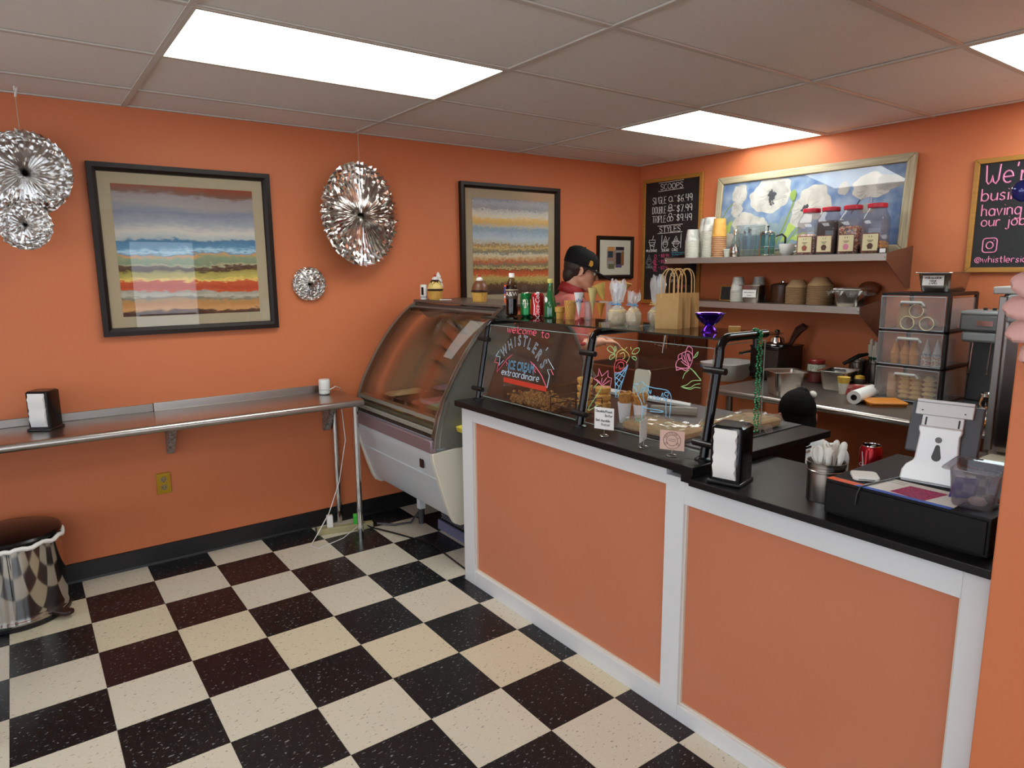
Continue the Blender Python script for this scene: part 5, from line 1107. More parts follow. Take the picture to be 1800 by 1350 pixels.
# tablet till on its white stand, seen from behind
t = thing('tablet_till', 'white tablet till stand seen from behind on the cash drawer', 'till', (3.268, -2.285, 1.0121), math.radians(10))
WALU = mat('stand_white_metal', 'd9dbdc', .3, .15)
ob('foot', B((-.075, .075, -.06, .09, 0, .006)), WALU, t, bevel=.003)
prof = [(-.078, .006), (-.076, .03), (-.068, .045), (-.054, .056), (-.05, .065), (-.046, .13), (-.05, .14), (-.05, .15), (.05, .15), (.05, .14), (.046, .13), (.05, .065), (.054, .056), (.068, .045), (.076, .03), (.078, .006)]
bm = bmesh.new(); fv, bv = [], []
def backy(z): return -.066+.016*min(1, z/.05)+(.25*max(0, z-.05))
f_ = [bm.verts.new((x, backy(z), z)) for x, z in prof]; b_ = [bm.verts.new((x, backy(z)+.014, z)) for x, z in prof]
n = len(prof)//2
for i in range(n-1):
    bm.faces.new([f_[i], f_[len(prof)-1-i], f_[len(prof)-2-i], f_[i+1]]); bm.faces.new([b_[i], b_[i+1], b_[len(prof)-2-i], b_[len(prof)-1-i]])
for i in range(len(prof)): bm.faces.new([f_[i], f_[(i+1) % len(prof)], b_[(i+1) % len(prof)], b_[i]])
bmesh.ops.recalc_face_normals(bm, faces=bm.faces); ob('stand_back', bm, WALU, t, bevel=.003)
ob('lock_button', xf(L([(.008, 0), (.008, .002)], 16), Matrix.Translation((0, backy(.118)-.0005, .118)) @ Matrix.Rotation(PI/2, 4, 'X')), mat('button_grey', '6f706e', .3, .5), t)
kh = [(.011*math.cos(math.radians(a_)), .074+.011*math.sin(math.radians(a_))) for a_ in range(180, 361, 20)]+[(.0055*math.cos(math.radians(a_)), .1+.0055*math.sin(math.radians(a_))) for a_ in range(0, 181, 30)]
bm = bmesh.new(); vs = [bm.verts.new((x, backy(z)-.0006, z)) for x, z in kh]; bm.faces.new(vs); ob('cable_hole', bm, mat('hole_dark', '3a3c3a', .5), t, smooth=False)
tl = Matrix.Translation((0, backy(.15)+.012, .142)) @ Matrix.Rotation(math.radians(-22), 4, 'X')
bm = B((-.079, .088, .006, .02, -.065, .072)); xf(bm, tl); ob('tablet', bm, mat('tablet_grey', '4a4c52', .4), t, bevel=.004)
bm = B((-.066, .066, -.006, .006, .036, .07), (-.048, .048, -.004, .006, .005, .036)); xf(bm, tl); ob('bracket', bm, WALU, t, bevel=.002)
bm = B((-.066, .066, -.009, .02, .07, .078)); xf(bm, tl); ob('bracket_lip', bm, WALU, t, bevel=.002)
bm = B((-.04, -.036, -.0046, -.004, .008, .03), (.036, .04, -.0046, -.004, .008, .03), (-.052, -.048, -.0068, -.006, .046, .049), (.046, .05, -.0068, -.006, .046, .049)); xf(bm, tl); ob('bracket_slots', bm, BLACKP, t, smooth=False)
# clear polycarbonate bin
def gn_pan(name, label, cat, loc, rz, w, d_, h, mt, group=None, rim=.012, taper=.86, ext=None):
    t = thing(name, label, cat, loc, rz, group); n = 4; r = min(w, d_)*.16
    def lp(s, z, extra=0): return [(x, y, z) for x, y in rounded(w*s+extra, d_*s+extra, r, n)]
    bm = bmesh.new(); loops = [lp(taper*.94, 0), lp(taper, .008), lp(1, h-.004), lp(1, h, rim*2), lp(1, h-.003, rim*2.2)]
    bm_loft(bm, loops, True, False); o = ob('pan', bm, mt, t); so = o.modifiers.new('solid', 'SOLIDIFY'); so.thickness = .0016
    return t
b = gn_pan('clear_tub', 'clear plastic tub with odds and ends beside the till', 'tub', (3.405, -2.415, 1.0125), .12, .1, .12, .095, glass('polycarb', 'e4e2e6', 1.55, .03, .1))
tag(ob('purple_note', B((-.03, .03, -.001, .001, 0, .055)), mat('note_purple', '5a4fa0', .7), loc=(3.378, -2.43, 1.024), rot=(.2, .1, .9), smooth=False), 'purple paper inside the clear tub', 'paper')
for k, (dx, dy, c, lab) in enumerate(((0.01, -.02, 'c9b7a8', 'beige crumpled slip at the bottom of the clear tub'), (.025, .02, '9a8f86', 'grey coin heap at the bottom of the clear tub'))):
    bm = bmesh.new(); bm_ball(bm, (0, 0, .012), .022, 8, (1, .8, .5)); tag(ob('paper_scrap', bm, mat('scrap_'+c, c, .8), loc=(3.405+dx, -2.415+dy, 1.0145), smooth=False), lab, 'scrap')

# ================================================================ shelves on the back wall
def shelf(label, x0, x1, z, y0=-.31):
    t = thing('wall_shelf', label, 'shelf', (0, 0, 0), 0, 'steel wall shelves')
    ob('shelf_board', B((x0, x1, y0+.004, -.002, z-.004, z)), STEELD, t, smooth=False)
    ob('front_lip', B((x0, x1, y0, y0+.004, z-.04, z)), mat('lip_steel', 'b9b3ad', .45, .8), t, smooth=False)
    for x in (x0, x1):
        ob('bracket', PR([(y0-.002, z+.002), (-.002, z+.045), (-.002, z-.2), (-.05, z-.2), (y0-.002, z-.042)], 'x', x-.0015, x+.0015), STEELD, t, smooth=False)
    for x in (x0+.01, x1-.01): ob('rivet', xf(L([(.005, 0), (.003, .003)], 10), Matrix.Translation((x, y0, z-.02)) @ Matrix.Rotation(PI/2, 4, 'X')), CHROME, t)
    return t
shelf('upper steel wall shelf with cups and sprinkle jars', .557, 2.155, 1.657)
shelf('lower steel wall shelf with paper bowls', .62, 2.03, 1.352)
ZU, ZL = 1.6572, 1.3522
MARB = mat('marble_paper', 'd9d8d0', .55, noise=(14, 'a9a9a4', .06)); CUPW = mat('paper_cup_white', 'd4d3c6', .55); CUPO = mat('paper_cup_amber', 'c9923f', .5, noise=(40, 'd7a452', .2)); KRAFTB = mat('kraft_bowl', '9c7c58', .8, noise=(60, '8d6e4c', .3))
def cup_stack(label, loc, r0, r1, hc, n, pitch, mt, mt2, group='upturned paper cup stacks', name='cup_stack', cat='cups'):
    """upturned nested cups: the rims show as a stack of rings under one full cup"""
    t = thing(name, label, cat, loc, 0, group)
    for k in range(n):
        z = k*pitch; last = k == n-1
        prof = [(r0, z), (r0+.002, z+.001), (r0+.002, z+.005), (r0-.0005, z+.006), (r1 if last else r0-(r0-r1)*min(1, pitch*1.2/hc), z+(hc if last else pitch*1.2))]
        if last: prof += [(r1-.003, z+hc), (r1-.003, z+hc-.006), (0, z+hc-.006)]
        ob('cup', L(prof, 24, closed_ends=not last), mt2 if last else mt, t)
    return t
cup_stack('short stack of upturned marble print cups nearest the menu', (.72, -.2, ZU), .052, .04, .085, 13, .0098, CUPW, MARB)
cup_stack('tall stack of upturned marble cups on the upper shelf, left one', (.744, -.085, ZU), .05, .039, .095, 20, .0098, CUPW, MARB)
cup_stack('tall stack of upturned marble cups on the upper shelf, right one', (.845, -.17, ZU), .05, .039, .095, 20, .0098, CUPW, MARB)
cup_stack('stack of upturned amber cups on the upper shelf', (.951, -.2, ZU), .05, .04, .125, 12, .0128, mat('cup_rim_tan', 'b98a62', .55), CUPO)
cup_stack('stack of upturned marble cups on the lower shelf', (1.112, -.18, ZL), .05, .034, .095, 9, .0092, CUPW, MARB)
cup_stack('second upturned marble cup stack behind the labelled pan', (1.2, -.07, ZL), .05, .034, .095, 9, .0092, CUPW, MARB)
cup_stack('left stack of upturned brown fibre bowls', (1.55, -.17, ZL), .07, .04, .05, 13, .0085, KRAFTB, KRAFTB, 'upturned brown bowl stacks', 'bowl_stack', 'bowls')
cup_stack('right taller stack of upturned brown fibre bowls', (1.704, -.17, ZL), .076, .042, .055, 14, .0088, KRAFTB, KRAFTB, 'upturned brown bowl stacks', 'bowl_stack', 'bowls')
cup_stack('low stack of upturned brown fibre bowls', (1.812, -.075, ZL), .065, .038, .05, 4, .0088, KRAFTB, KRAFTB, 'upturned brown bowl stacks', 'bowl_stack', 'bowls')
t = thing('mini_chalkboard', 'small blank chalkboard sign on the lower shelf', 'sign', (1.005, -.14, ZL)); t.rotation_euler = (math.radians(-8), 0, .1)
ob('slate', B((-.06, .06, -.004, .004, .004, .1)), CHALKB, t, smooth=False); ob('frame', B((-.067, -.06, -.007, .007, 0, .105), (.06, .067, -.007, .007, 0, .105), (-.06, .06, -.007, .007, 0, .006), (-.06, .06, -.007, .007, .098, .105)), OAK, t, smooth=False)
def tagcard(parent, w, h, y, z, lines, rz=0):
    c = ob('paper_label', B((-w/2, w/2, y-.0006, y, z, z+h)), PAPER, parent, smooth=False)
    for s, zz, hh_, ww in lines:
        ls, lw = stroke_text(s, hh_, jit=.12); k = ww/lw; bm = bmesh.new(); bm_strokes(bm, ls, .0011, lambda a_, b_: (-ww/2+a_*k, y-.0012, z+zz+b_)); ob('writing', bm, BLACKP, c, smooth=False)
PANST = mat('pan_steel', 'b5b0a8', .25, 1.0)
t = gn_pan('steel_pan', 'small steel pan with white handwritten label on the lower shelf', 'pan', (1.25, -.2, ZL), .15, .13, .12, .115, PANST, 'steel food pans'); tagcard(t, .095, .05, -.064, .035, (('mvwmwv', .03, .01, .07), ('wvw', .01, .01, .03)))
t = thing('brown_crock', 'round brown crock with lid on the lower shelf', 'pot', (1.4, -.1, ZL)); ob('pot', L([(0, 0), (.07, 0), (.073, .01), (.073, .11), (0, .11)], 32), mat('crock_brown', '4a2c1a', .3), t); ob('lid', L([(.075, .11), (.075, .118), (.055, .126), (.02, .13), (0, .13)], 32), mat('crock_lid', '3b2416', .3), t); bm = bmesh.new(); bm_ball(bm, (0, 0, .136), .012, 10); ob('knob', bm, CHROME, t)
t = gn_pan('steel_pan', 'steel pan covered in cling film at the end of the lower shelf', 'pan', (1.925, -.225, ZL), .06, .15, .13, .1, PANST, 'steel food pans')
bm = bmesh.new(); rs = random.Random(2); nx = 12; g_ = [[bm.verts.new((-.105+.21*i/nx, -.1+.2*j/nx, .104+rs.uniform(0, .006) if 1 < i < nx-1 and 1 < j < nx-1 else .075+rs.uniform(-.02, .02))) for j in range(nx+1)] for i in range(nx+1)]
for i in range(nx):
    for j in range(nx): bm.faces.new([g_[i][j], g_[i+1][j], g_[i+1][j+1], g_[i][j+1]])
ob('cling_film', bm, MATS['plastic_film'], t, smooth=False)
bm = bmesh.new(); bm_ball(bm, (0, 0, 0), .055, 14, (1.2, .8, .8)); tag(ob('bread_bag', bm, mat('bread_brown', '8a4a22', .6, noise=(30, '6a3418', .3), bump=(40, .8)), loc=(1.95, -.055, ZL+.1)), 'brown wrapped bundle behind the cling film pan', 'bundle')
# upper shelf bits
t = thing('espresso_cup', 'tiny white paper cup on the upper shelf', 'cup', (1.022, -.2, ZU)); ob('cup', L([(0, 0), (.019, 0), (.026, .05), (.0275, .05), (.0275, .053), (.024, .053), (.018, .004), (0, .004)], 20), CUPW, t); ob('lid', L([(.028, .05), (.028, .055), (0, .056)], 20), WHITE, t)
t = thing('hammered_cup', 'small hammered silver cup on the upper shelf', 'cup', (1.12, -.25, ZU)); ob('cup', L([(0, 0), (.026, 0), (.033, .01), (.035, .035), (.031, .055), (.03, .066), (.028, .064), (0, .02)], 20), mat('hammered', 'b9b4ac', .15, 1, bump=(90, 1.0)), t)
bm = bmesh.new()
for k in range(3): bm_tube(bm, [(.0, 0, .05), (.008*k-.006, .004, .085)], .003, 5)
ob('utensil_tips', bm, CHROME, t)
t = thing('soda_siphon', 'clear bottle with metal neck behind the silver cup', 'bottle', (1.065, -.165, ZU)); ob('bottle', L([(0, 0), (.03, 0), (.034, .06), (.028, .11), (.016, .14), (.014, .15)], 20), glass('siphon_glass', 'd5d9d6', 1.5, .02, .12), t); ob('neck', L([(.016, .15), (.018, .17), (.012, .185), (0, .19)], 16), CHROME, t)
PITG = glass('pitcher_plastic', 'eff3f5', 1.5, .02, .03)
t = thing('clear_pitcher', 'large clear plastic pitcher on the upper shelf', 'pitcher', (1.2, -.195, ZU)); ob('pitcher', L([(0, 0), (.07, 0), (.073, .01), (.092, .2), (.094, .205), (.091, .205), (.07, .012), (0, .006)], 32), PITG, t); ob('rim', T([(.093*math.cos(2*PI*k/28), .093*math.sin(2*PI*k/28), .204) for k in range(28)], .003, 6, closed=True), mat('rim_clear', 'b9c2c6', .15, alpha=.6), t)
t = thing('clear_beaker', 'smaller clear beaker nested inside the large pitcher', 'pitcher', (1.195, -.195, ZU+.008)); ob('beaker', L([(0, 0), (.04, 0), (.048, .13), (.046, .13), (.038, .005), (0, .005)], 28), PITG, t)
t = thing('french_press', 'glass french press with black handle on the upper shelf', 'french press', (1.335, -.2, ZU))
ob('beaker', L([(0, .01), (.043, .01), (.045, .015), (.045, .15), (.043, .15), (.042, .018), (0, .016)], 28), glass('press_glass', 'd9eeee', 1.5), t)
bm = bmesh.new()
for k in range(4):
    a_ = PI/4+k*PI/2; bm_box(bm, .046*math.cos(a_)-.003, .046*math.cos(a_)+.003, .046*math.sin(a_)-.003, .046*math.sin(a_)+.003, 0, .145)
for z in (.008, .06, .14): bm_tube(bm, [(.0465*math.cos(2*PI*k/24), .0465*math.sin(2*PI*k/24), z) for k in range(24)], .0025, 5, closed=True)
ob('frame', bm, CHROME, t); ob('lid', L([(.047, .148), (.046, .158), (.03, .166), (.01, .17), (0, .17)], 24), CHROME, t); ob('plunger', L([(.003, .17), (.003, .185), (.008, .188), (.008, .196), (0, .198)], 14), BLACKP, t)
ob('handle', T([(.046, .02, .13), (.08, .035, .14), (.1, .044, .12), (.1, .044, .07), (.085, .038, .045), (.046, .02, .04)], .007, 8), BLACKP, t)
t = thing('white_mug', 'white cup on the upper shelf beside the sprinkle jars', 'cup', (1.475, -.19, ZU)); ob('mug', L([(0, 0), (.03, 0), (.045, .02), (.052, .06), (.053, .075), (.05, .075), (.04, .02), (0, .01)], 28), mat('mug_white', 'd8dad4', .3), t)
ob('handle', T([(.05, 0, .06), (.072, 0, .055), (.072, 0, .03), (.045, 0, .022)], .005, 8), MATS['mug_white'], t)
PET = glass('pet_plastic', 'ece8ea', 1.5, .02, .08)
def sprinkles(name, cols):
    m = bpy.data.materials.new(name); m.use_nodes = True; nt = m.node_tree; b_ = nt.nodes['Principled BSDF']; tc = nt.nodes.new('ShaderNodeTexCoord'); v = nt.nodes.new('ShaderNodeTexVoronoi'); v.inputs['Scale'].default_value = 150
    nt.links.new(tc.outputs['Object'], v.inputs['Vector']); sp = nt.nodes.new('ShaderNodeSeparateColor'); nt.links.new(v.outputs['Color'], sp.inputs[0]); r = nt.nodes.new('ShaderNodeValToRGB'); r.color_ramp.interpolation = 'CONSTANT'
    els = r.color_ramp.elements; els[0].color = (*lin(cols[0]), 1); els[1].position = 1/len(cols); els[1].color = (*lin(cols[1]), 1)
    for k, c in enumerate(cols[2:]): e = els.new((k+2)/len(cols)); e.color = (*lin(c), 1)
    nt.links.new(sp.outputs[0], r.inputs[0]); nt.links.new(r.outputs[0], b_.inputs['Base Color']); b_.inputs['Roughness'].default_value = .5; return m
SPK = [sprinkles('sprinkles_pale', ['d8c8bc', 'a85a4a', 'c9a890', '8a5a4a', 'e0d8cc']), sprinkles('choc_pieces', ['1c1210', '2a1a16', '140c0a', '3a2622']), sprinkles('sprinkles_mixed', ['c9a06a', '6a4a3a', 'd8c0a0', '3a3040', 'b04a3a']), sprinkles('crumb_orange', ['c98a3a', 'a8642a', 'd8a85a', '8a5024'])]
LID = mat('lid_red', 'b51f33', .35); LABC = mat('label_cream', 'd8c8a0', .5)
for k, (x, fill, lab) in enumerate(((1.63, .115, 'red lidded jar of pale sprinkles, leftmost in the row'), (1.755, .2, 'red lidded jar of dark chocolate pieces'), (1.89, .15, 'red lidded jar of mixed sprinkles'), (2.03, .06, 'red lidded jar nearly empty of orange crumbs'))):
    t = thing('sprinkle_jar', lab, 'jar', (x, -.195, ZU), math.radians(10), 'red lidded sprinkle jars'); w, d_ = .118, .15
    def lp(s, z, r=.018): return [(x_, y_, z) for x_, y_ in rounded(w*s, d_*s, r*s, 4)]
    bm = bmesh.new(); bm_loft(bm, [lp(.95, 0), lp(1, .006), lp(1, .19), lp(.96, .205), [(x_*1.0, y_*.78, .245) for x_, y_, z_ in lp(.74, 0, .03)], [(x_, y_*.76, .262) for x_, y_, z_ in lp(.72, 0, .04)]], True, False); ob('jar', bm, PET, t)
    bm = bmesh.new(); bm_loft(bm, [lp(.9, .004), lp(.95, .01), lp(.95, min(fill, .19)), [(x_*.8, y_*.8, min(fill, .19)+.012) for x_, y_, z_ in lp(.95, 0)]]); ob('sprinkles', bm, SPK[k], t)
    ob('lid', L([(.05, .258), (.0515, .26), (.0515, .28), (.048, .283), (0, .284)], 32, sx=1.0, sy=1.08), LID, t)
    lb = ob('label', B((-.05, .042, -d_/2-.0018, -d_/2-.0006, .012, .115)), mat('label_brown_edge', '6a2f26', .5), t, smooth=False)
    ob('label_panel', B((-.045, .037, -d_/2-.0024, -d_/2-.0018, .017, .11)), mat('label_panel_cream', 'cfc39a', .5), lb, smooth=False)
    bm = bmesh.new(); bm_lathe(bm, [(0, 0), (.011, 0), (.015, .014), (.017, .018), (.012, .028), (.005, .033), (0, .034)], 10, sy=.02); xf(bm, Matrix.Translation((-.004, -d_/2-.0026, .026))); ob('label_cupcake', bm, mat('label_cupcake%d' % k, ['8a4a3a', '4a2c1c', 'c9788a', '4a2c1c'][k], .5), lb, smooth=False)
    bm = bmesh.new(); bm_strokes(bm, [[(-.012, .1), (-.009, .092)], [(.004, .1), (.001, .092)], [(-.02, .075), (.012, .075)], [(-.014, .068), (.006, .068)]], .0013, lambda a_, b_: (a_, -d_/2-.003, b_)); ob('label_print', bm, mat('label_ink', '2a201c', .6), lb, smooth=False)
t = thing('shelf_price_tag', 'small black and white price tag at the end of the upper shelf', 'price tag', (2.12, -.295, ZU)); ob('tag', B((-.025, .025, -.004, .004, 0, .03)), BLACKP, t, smooth=False); ob('tag_face', B((-.01, .022, -.0048, -.004, .004, .026)), PAPER, t, smooth=False)

# ================================================================ steel prep table and what stands on it
ZT = .86
pt = thing('prep_table', 'long steel prep table with rolled edge along the back wall', 'table', (0, 0, 0))
ob('top', B((1.42, 2.94, -.835, -.02, ZT-.03, ZT)), STEELD, pt, smooth=False); ob('front_roll', T([(1.42, -.835, ZT-.0195), (2.94, -.835, ZT-.0195)], .0185, 14), STEEL, pt)
for x in (1.5, 2.88):
    for y in (-.76, -.1): ob('leg', T([(x, y, 0), (x, y, ZT-.03)], .02, 12), STEELD, pt)
t = thing('food_warmer', 'black countertop sauce warmer with domed steel lid', 'food warmer', (1.46, -.225, ZT))
ob('body', B((-.1, .105, -.14, .14, .012, .215)), mat('warmer_steel', '2b2320', .28, .6), t, bevel=.006)
ob('top_rim', B((-.104, .109, -.144, .144, .213, .222)), BLACKM, t, bevel=.003); ob('front_plate', B((-.03, .1, -.1425, -.14, .02, .2)), mat('warmer_plate', '77716c', .25, .9), t, smooth=False)
ob('control_panel', B((-.025, .098, -.1445, -.1425, .022, .085)), BLACKP, t, smooth=False); bm = bmesh.new(); bm_ball(bm, (.075, -.146, .04), .006, 8); ob('power_light', bm, mat('lamp_red', 'ff5a4a', .3, emit=('ff4a3a', 2.0)), t)
ob('dial', xf(L([(.03, 0), (.028, .012), (0, .013)], 20), Matrix.Translation((-.068, -.14, .07)) @ Matrix.Rotation(PI/2, 4, 'X')), CHROME, t)
bm = bmesh.new(); wrapme = type_mesh('SERVER', .018); add_mesh(bm, wrapme, lambda v: (.035+v.x, -.1448, .072+v.y)); ob('brand_lettering', bm, PAPER, t, smooth=False)
for sx in (-.08, .085):
    for sy in (-.12, .12): ob('foot', L([(.012, 0), (.012, .013)], 10, c=(sx, sy)), BLACKP, t)
ld = ob('lid', L([(.092, .222), (.094, .228), (.085, .236), (.05, .244), (.045, .26), (.042, .272), (.02, .28), (0, .281)], 28), CHROME, t); ob('knob_stem', L([(.008, .28), (.008, .292)], 12), BLACKP, ld); bm = bmesh.new(); bm_ball(bm, (0, 0, .305), .018, 12); ob('knob', bm, BLACKP, ld)
ob('ladle_handle', T([(.06, .06, .225), (.07, .08, .27), (.09, .1, .32), (.115, .115, .34), (.135, .12, .335)], [.012, .02, .028, .026, .012], 8), mat('ladle_dark', '3a1c14', .3), t)
gn_pan('steel_pan', 'small deep steel pan at the front edge of the prep table', 'pan', (1.838, -.72, ZT), math.radians(57), .17, .16, .14, PANST, 'steel food pans')
gn_pan('steel_pan', 'long steel pan in the middle of the prep table', 'pan', (1.925, -.29, ZT), math.radians(9), .16, .21, .115, PANST, 'steel food pans')
gn_pan('steel_pan', 'shallow steel pan lid resting behind the long pan', 'pan', (2.06, -.2, ZT), .1, .09, .08, .03, PANST, 'steel food pans')
t = thing('spatula', 'black handled spatula lying in the long steel pan', 'spatula', (0, 0, 0)); ob('handle', T([(1.9, -.2, 1.0), (1.96, -.13, 1.05), (2.0, -.09, 1.062)], [.011, .014, .008], 8), BLACKP, t); ob('blade', B((1.86, 1.91, -.25, -.2, .965, .968)), BLACKP, t)
t = thing('cherry_jar', 'lidded jar with white label and red contents by the warmer', 'jar', (1.715, -.17, ZT)); ob('jar', L([(0, 0), (.05, 0), (.054, .01), (.054, .105), (.045, .12), (.045, .125)], 24), glass('jar_glass', 'e6dcd8', 1.5, 0, .05), t); ob('contents', L([(0, .004), (.048, .004), (.05, .06), (0, .06)], 20), mat('contents_red', '7a1c1c', .4), t); ob('lid', L([(.048, .122), (.049, .14), (.044, .146), (0, .147)], 24), mat('jar_lid_red', '8a2a26', .3), t); ob('label', L([(.0545, .075), (.0545, .118)], 24, closed_ends=False), mat('jar_label', 'cfcdbf', .6, noise=(90, '8f9a80', .1)), t)
for k, (x, y, r0, h, lab) in enumerate(((1.935, -.1, .046, .165, 'tall steel canister behind the pink box, left one'), (2.03, -.085, .042, .165, 'tall steel canister full of scoops, beside the drawers'))):
    t = thing('steel_canister', lab, 'canister', (x, y, ZT), 0, 'tall steel canisters'); ob('canister', L([(0, 0), (r0, 0), (r0, h-.02), (r0+.004, h-.015), (r0+.004, h), (r0+.001, h), (r0-.001, h-.02), (0, .01)], 28), mat('canister_steel', '8d857d', .25, 1), t)
rs = random.Random(3)
for k in range(7):
    a_ = k*.9; x, y = 2.03+.026*math.cos(a_), -.085+.026*math.sin(a_); h_ = .24+.05*rs.random()
    t = thing('ice_cream_scoop', 'white handled scoop standing in the steel canister', 'scoop', (x, y, ZT+.012), 0, 'scoops standing in the steel canister'); t.rotation_euler = (rs.uniform(-.1, .1), rs.uniform(-.12, .08), 0)
    ob('shaft', L([(.003, 0), (.003, .16)], 8), CHROME, t); ob('collar', L([(.0085, .16), (.0085, .175)], 10), mat('collar_green', '1c4a2a', .4), t); ob('handle', L([(.007, .175), (.0095, .19), (.0095, h_-.005), (.006, h_), (0, h_)], 10), mat('scoop_handle', 'cfcabb', .45), t)
t = thing('topping_cup', 'clear cup with yellow lid between the pans', 'cup', (2.055, -.3, ZT)); ob('cup', L([(0, 0), (.028, 0), (.034, .08), (.033, .08), (0, .01)], 20), glass('cup_clear', 'dcdcd8', 1.5, 0, .1), t); ob('topping', L([(.03, .078), (.024, .094), (0, .1)], 14), mat('topping_yellow', 'd0a83a', .5), t)
t = thing('napkin_cone', 'white paper cup with yellow top on the prep table', 'cup', (2.03, -.43, ZT)); ob('cup', L([(0, 0), (.021, 0), (.029, .062)], 18), mat('cup_cream', 'd8d4c2', .6), t); ob('yellow_top', L([(.029, .062), (.036, .098), (.034, .096), (0, .07)], 10), mat('top_yellow', 'd3ac45', .6), t)
t = thing('foil_box', 'red and white printed box lying on the prep table', 'box', (2.1, -.37, ZT), math.radians(30)); ob('box', B((-.085, .085, -.035, .035, 0, .052)), mat('box_red', 'b8473e', .5, noise=(16, 'd3b3a6', .06)), t, bevel=.002, smooth=False)
for k in range(3): ob('printed_oval', T([(-.05+.045*k+.015*math.cos(2*PI*i/14), -.0358, .026+.009*math.sin(2*PI*i/14)) for i in range(14)], .0016, 4, closed=True), mat('oval_dark', '7a1f1c', .5), t, smooth=False)
t = thing('paper_roll', 'white roll of paper lying on the prep table', 'paper roll', (2.205, -.55, ZT+.0365), math.radians(8))
ob('roll', xf(L([(.016, -.14), (.036, -.14), (.036, .14), (.016, .14)], 28, closed_ends=False), Matrix.Rotation(PI/2, 4, 'X')), PAPER, t); ob('core', xf(L([(.018, -.14), (.018, .14)], 20, closed_ends=False), Matrix.Rotation(PI/2, 4, 'X')), mat('core_brown', '4a3524', .8), t)
ob('core_plug', xf(L([(.018, -.13), (0, -.13)], 20, closed_ends=False), Matrix.Rotation(-PI/2, 4, 'X')), mat('core_dark', '1c130c', .9), t)
t = thing('kitchen_scale', 'flat orange kitchen scale beside the paper roll', 'scale', (2.325, -.575, ZT), math.radians(47)); ob('platform', PR(rounded(.19, .16, .012), 'z', .012, .024), mat('scale_orange', 'd07d22', .3), t, bevel=.003); ob('base', PR(rounded(.18, .15, .012), 'z', .0, .012), mat('scale_base', '9a5714', .4), t)
t = thing('white_scoops', 'white plastic scoops lying near the front of the prep table', 'scoop', (2.0, -.7, ZT)); bm = bmesh.new(); bm_ball(bm, (0, 0, .022), .024, 12, (1, .8, .9)); ob('bowl', bm, SPW, t); ob('handle', T([(-.02, .0, .02), (-.05, .015, .035), (-.065, .02, .05)], .005, 6), SPW, t)

# storage drawers
du = thing('storage_drawers', 'three drawer black storage tower with clear drawers of cones', 'storage drawers', (2.378, -.262, ZT))
W2, D2 = .168, .178; FR = mat('drawer_frame_black', '131110', .4)
for z in (0, .19, .38, .572): ob('frame_shelf', B((-W2, W2, -D2, D2, z, z+.012)), FR, du, smooth=False)
for sx in (-1, 1):
    for sy in (-1, 1): ob('frame_post', B((sx*W2-.012*(sx > 0), sx*W2+.012*(sx < 0), sy*D2-.03*(sy > 0), sy*D2+.03*(sy < 0), .012, .572)), FR, du, smooth=False)
FROST = glass('drawer_frost', 'ffffff', 1.45, .15, .15)
for k, z in enumerate((.014, .204, .394)):
    dr = ob('drawer_front', B((-W2+.006, W2-.014, -D2-.012, -D2-.008, z, z+.172)), FROST, du, bevel=.002, smooth=False)
    ob('drawer_rim', T([(-W2+.006, -D2-.012, z), (W2-.014, -D2-.012, z), (W2-.014, -D2-.012, z+.172), (-W2+.006, -D2-.012, z+.172)], .003, 5, closed=True), mat('rim_frost', 'b9bec4', .3, alpha=.6), dr)
    ob('handle', T([(-.062, -D2-.014, z+.125), (-.055, -D2-.024, z+.142), (.045, -D2-.024, z+.142), (.052, -D2-.014, z+.125)], .008, 8), mat('handle_frost', 'c2c2bd', .4, alpha=.85), dr)
    ob('side_panel', B((W2-.006, W2-.003, -D2+.03, D2-.03, z+.01, z+.165)), FROST, du, smooth=False)
    ob('back_panel', B((-W2+.01, W2-.012, D2-.02, D2-.017, z, z+.165)), FROST, du, smooth=False)
bx, by = 2.378, -.262-.115
def inside(name, label, cat, x, z, fn, group): 
    t = thing(name, label, cat, (bx+x, by, ZT+z), 0, group); fn(t); return t
for k, x in enumerate((-.105, -.035, .02, .085)):
    def fn(t, k=k):
        for i in range(5 if k else 6): ob('cone', L([(.014, 0), (.03, .004), (.034, .012), (.02, .024), (.016, .03)] if k else [(.02, 0), (.024, .022), (.022, .024)], 14), mat('cone_pale2', 'e6c88a', .6) if k else mat('cone_tan2', 'd9b080', .6), t, loc=(0, 0, .0265*i if k else .022*i))
    inside('cone_stack', ['column of tan cups at the left of the bottom drawer', 'second column of pale wafer cones in the bottom drawer', 'third column of pale wafer cones in the bottom drawer', 'right column of pale wafer cones in the bottom drawer'][k], 'cones', x, .0125, fn, 'wafer cones inside the bottom drawer')
for k, x in enumerate((-.1, -.05, -.005, .055, .105)):
    def fn(t, k=k):
        if k < 3:
            ob('cone', L([(.02, 0), (.021, .025), (.023, .027), (.022, .05), (.026, .053), (.005, .13), (0, .131)], 16), mat('cone_amber', 'dd9434', .55), t)
        else:
            ob('cone', L([(.024, 0), (.022, .06), (.004, .14), (0, .141)], 16), mat('sleeve_grey', 'cfc9c4', .6), t); ob('sleeve_band', L([(.0245, .004), (.0227, .05)], 16, closed_ends=False), mat('sleeve_pattern', 'b5795c', .6, noise=(120, 'd8cfc6', .03)), t); ob('sleeve_stripe', L([(.0228, .052), (.0215, .066)], 16, closed_ends=False), mat('sleeve_dark', '4a4a58', .6, noise=(200, 'c9c9d0', .02)), t)
    inside('sugar_cone', ['orange sugar cone at the left of the middle drawer', 'second orange sugar cone in the middle drawer', 'third orange sugar cone in the middle drawer', 'left patterned sleeve cone in the middle drawer', 'right patterned sleeve cone in the middle drawer'][k], 'cones', x, .2025, fn, 'cones inside the middle drawer')
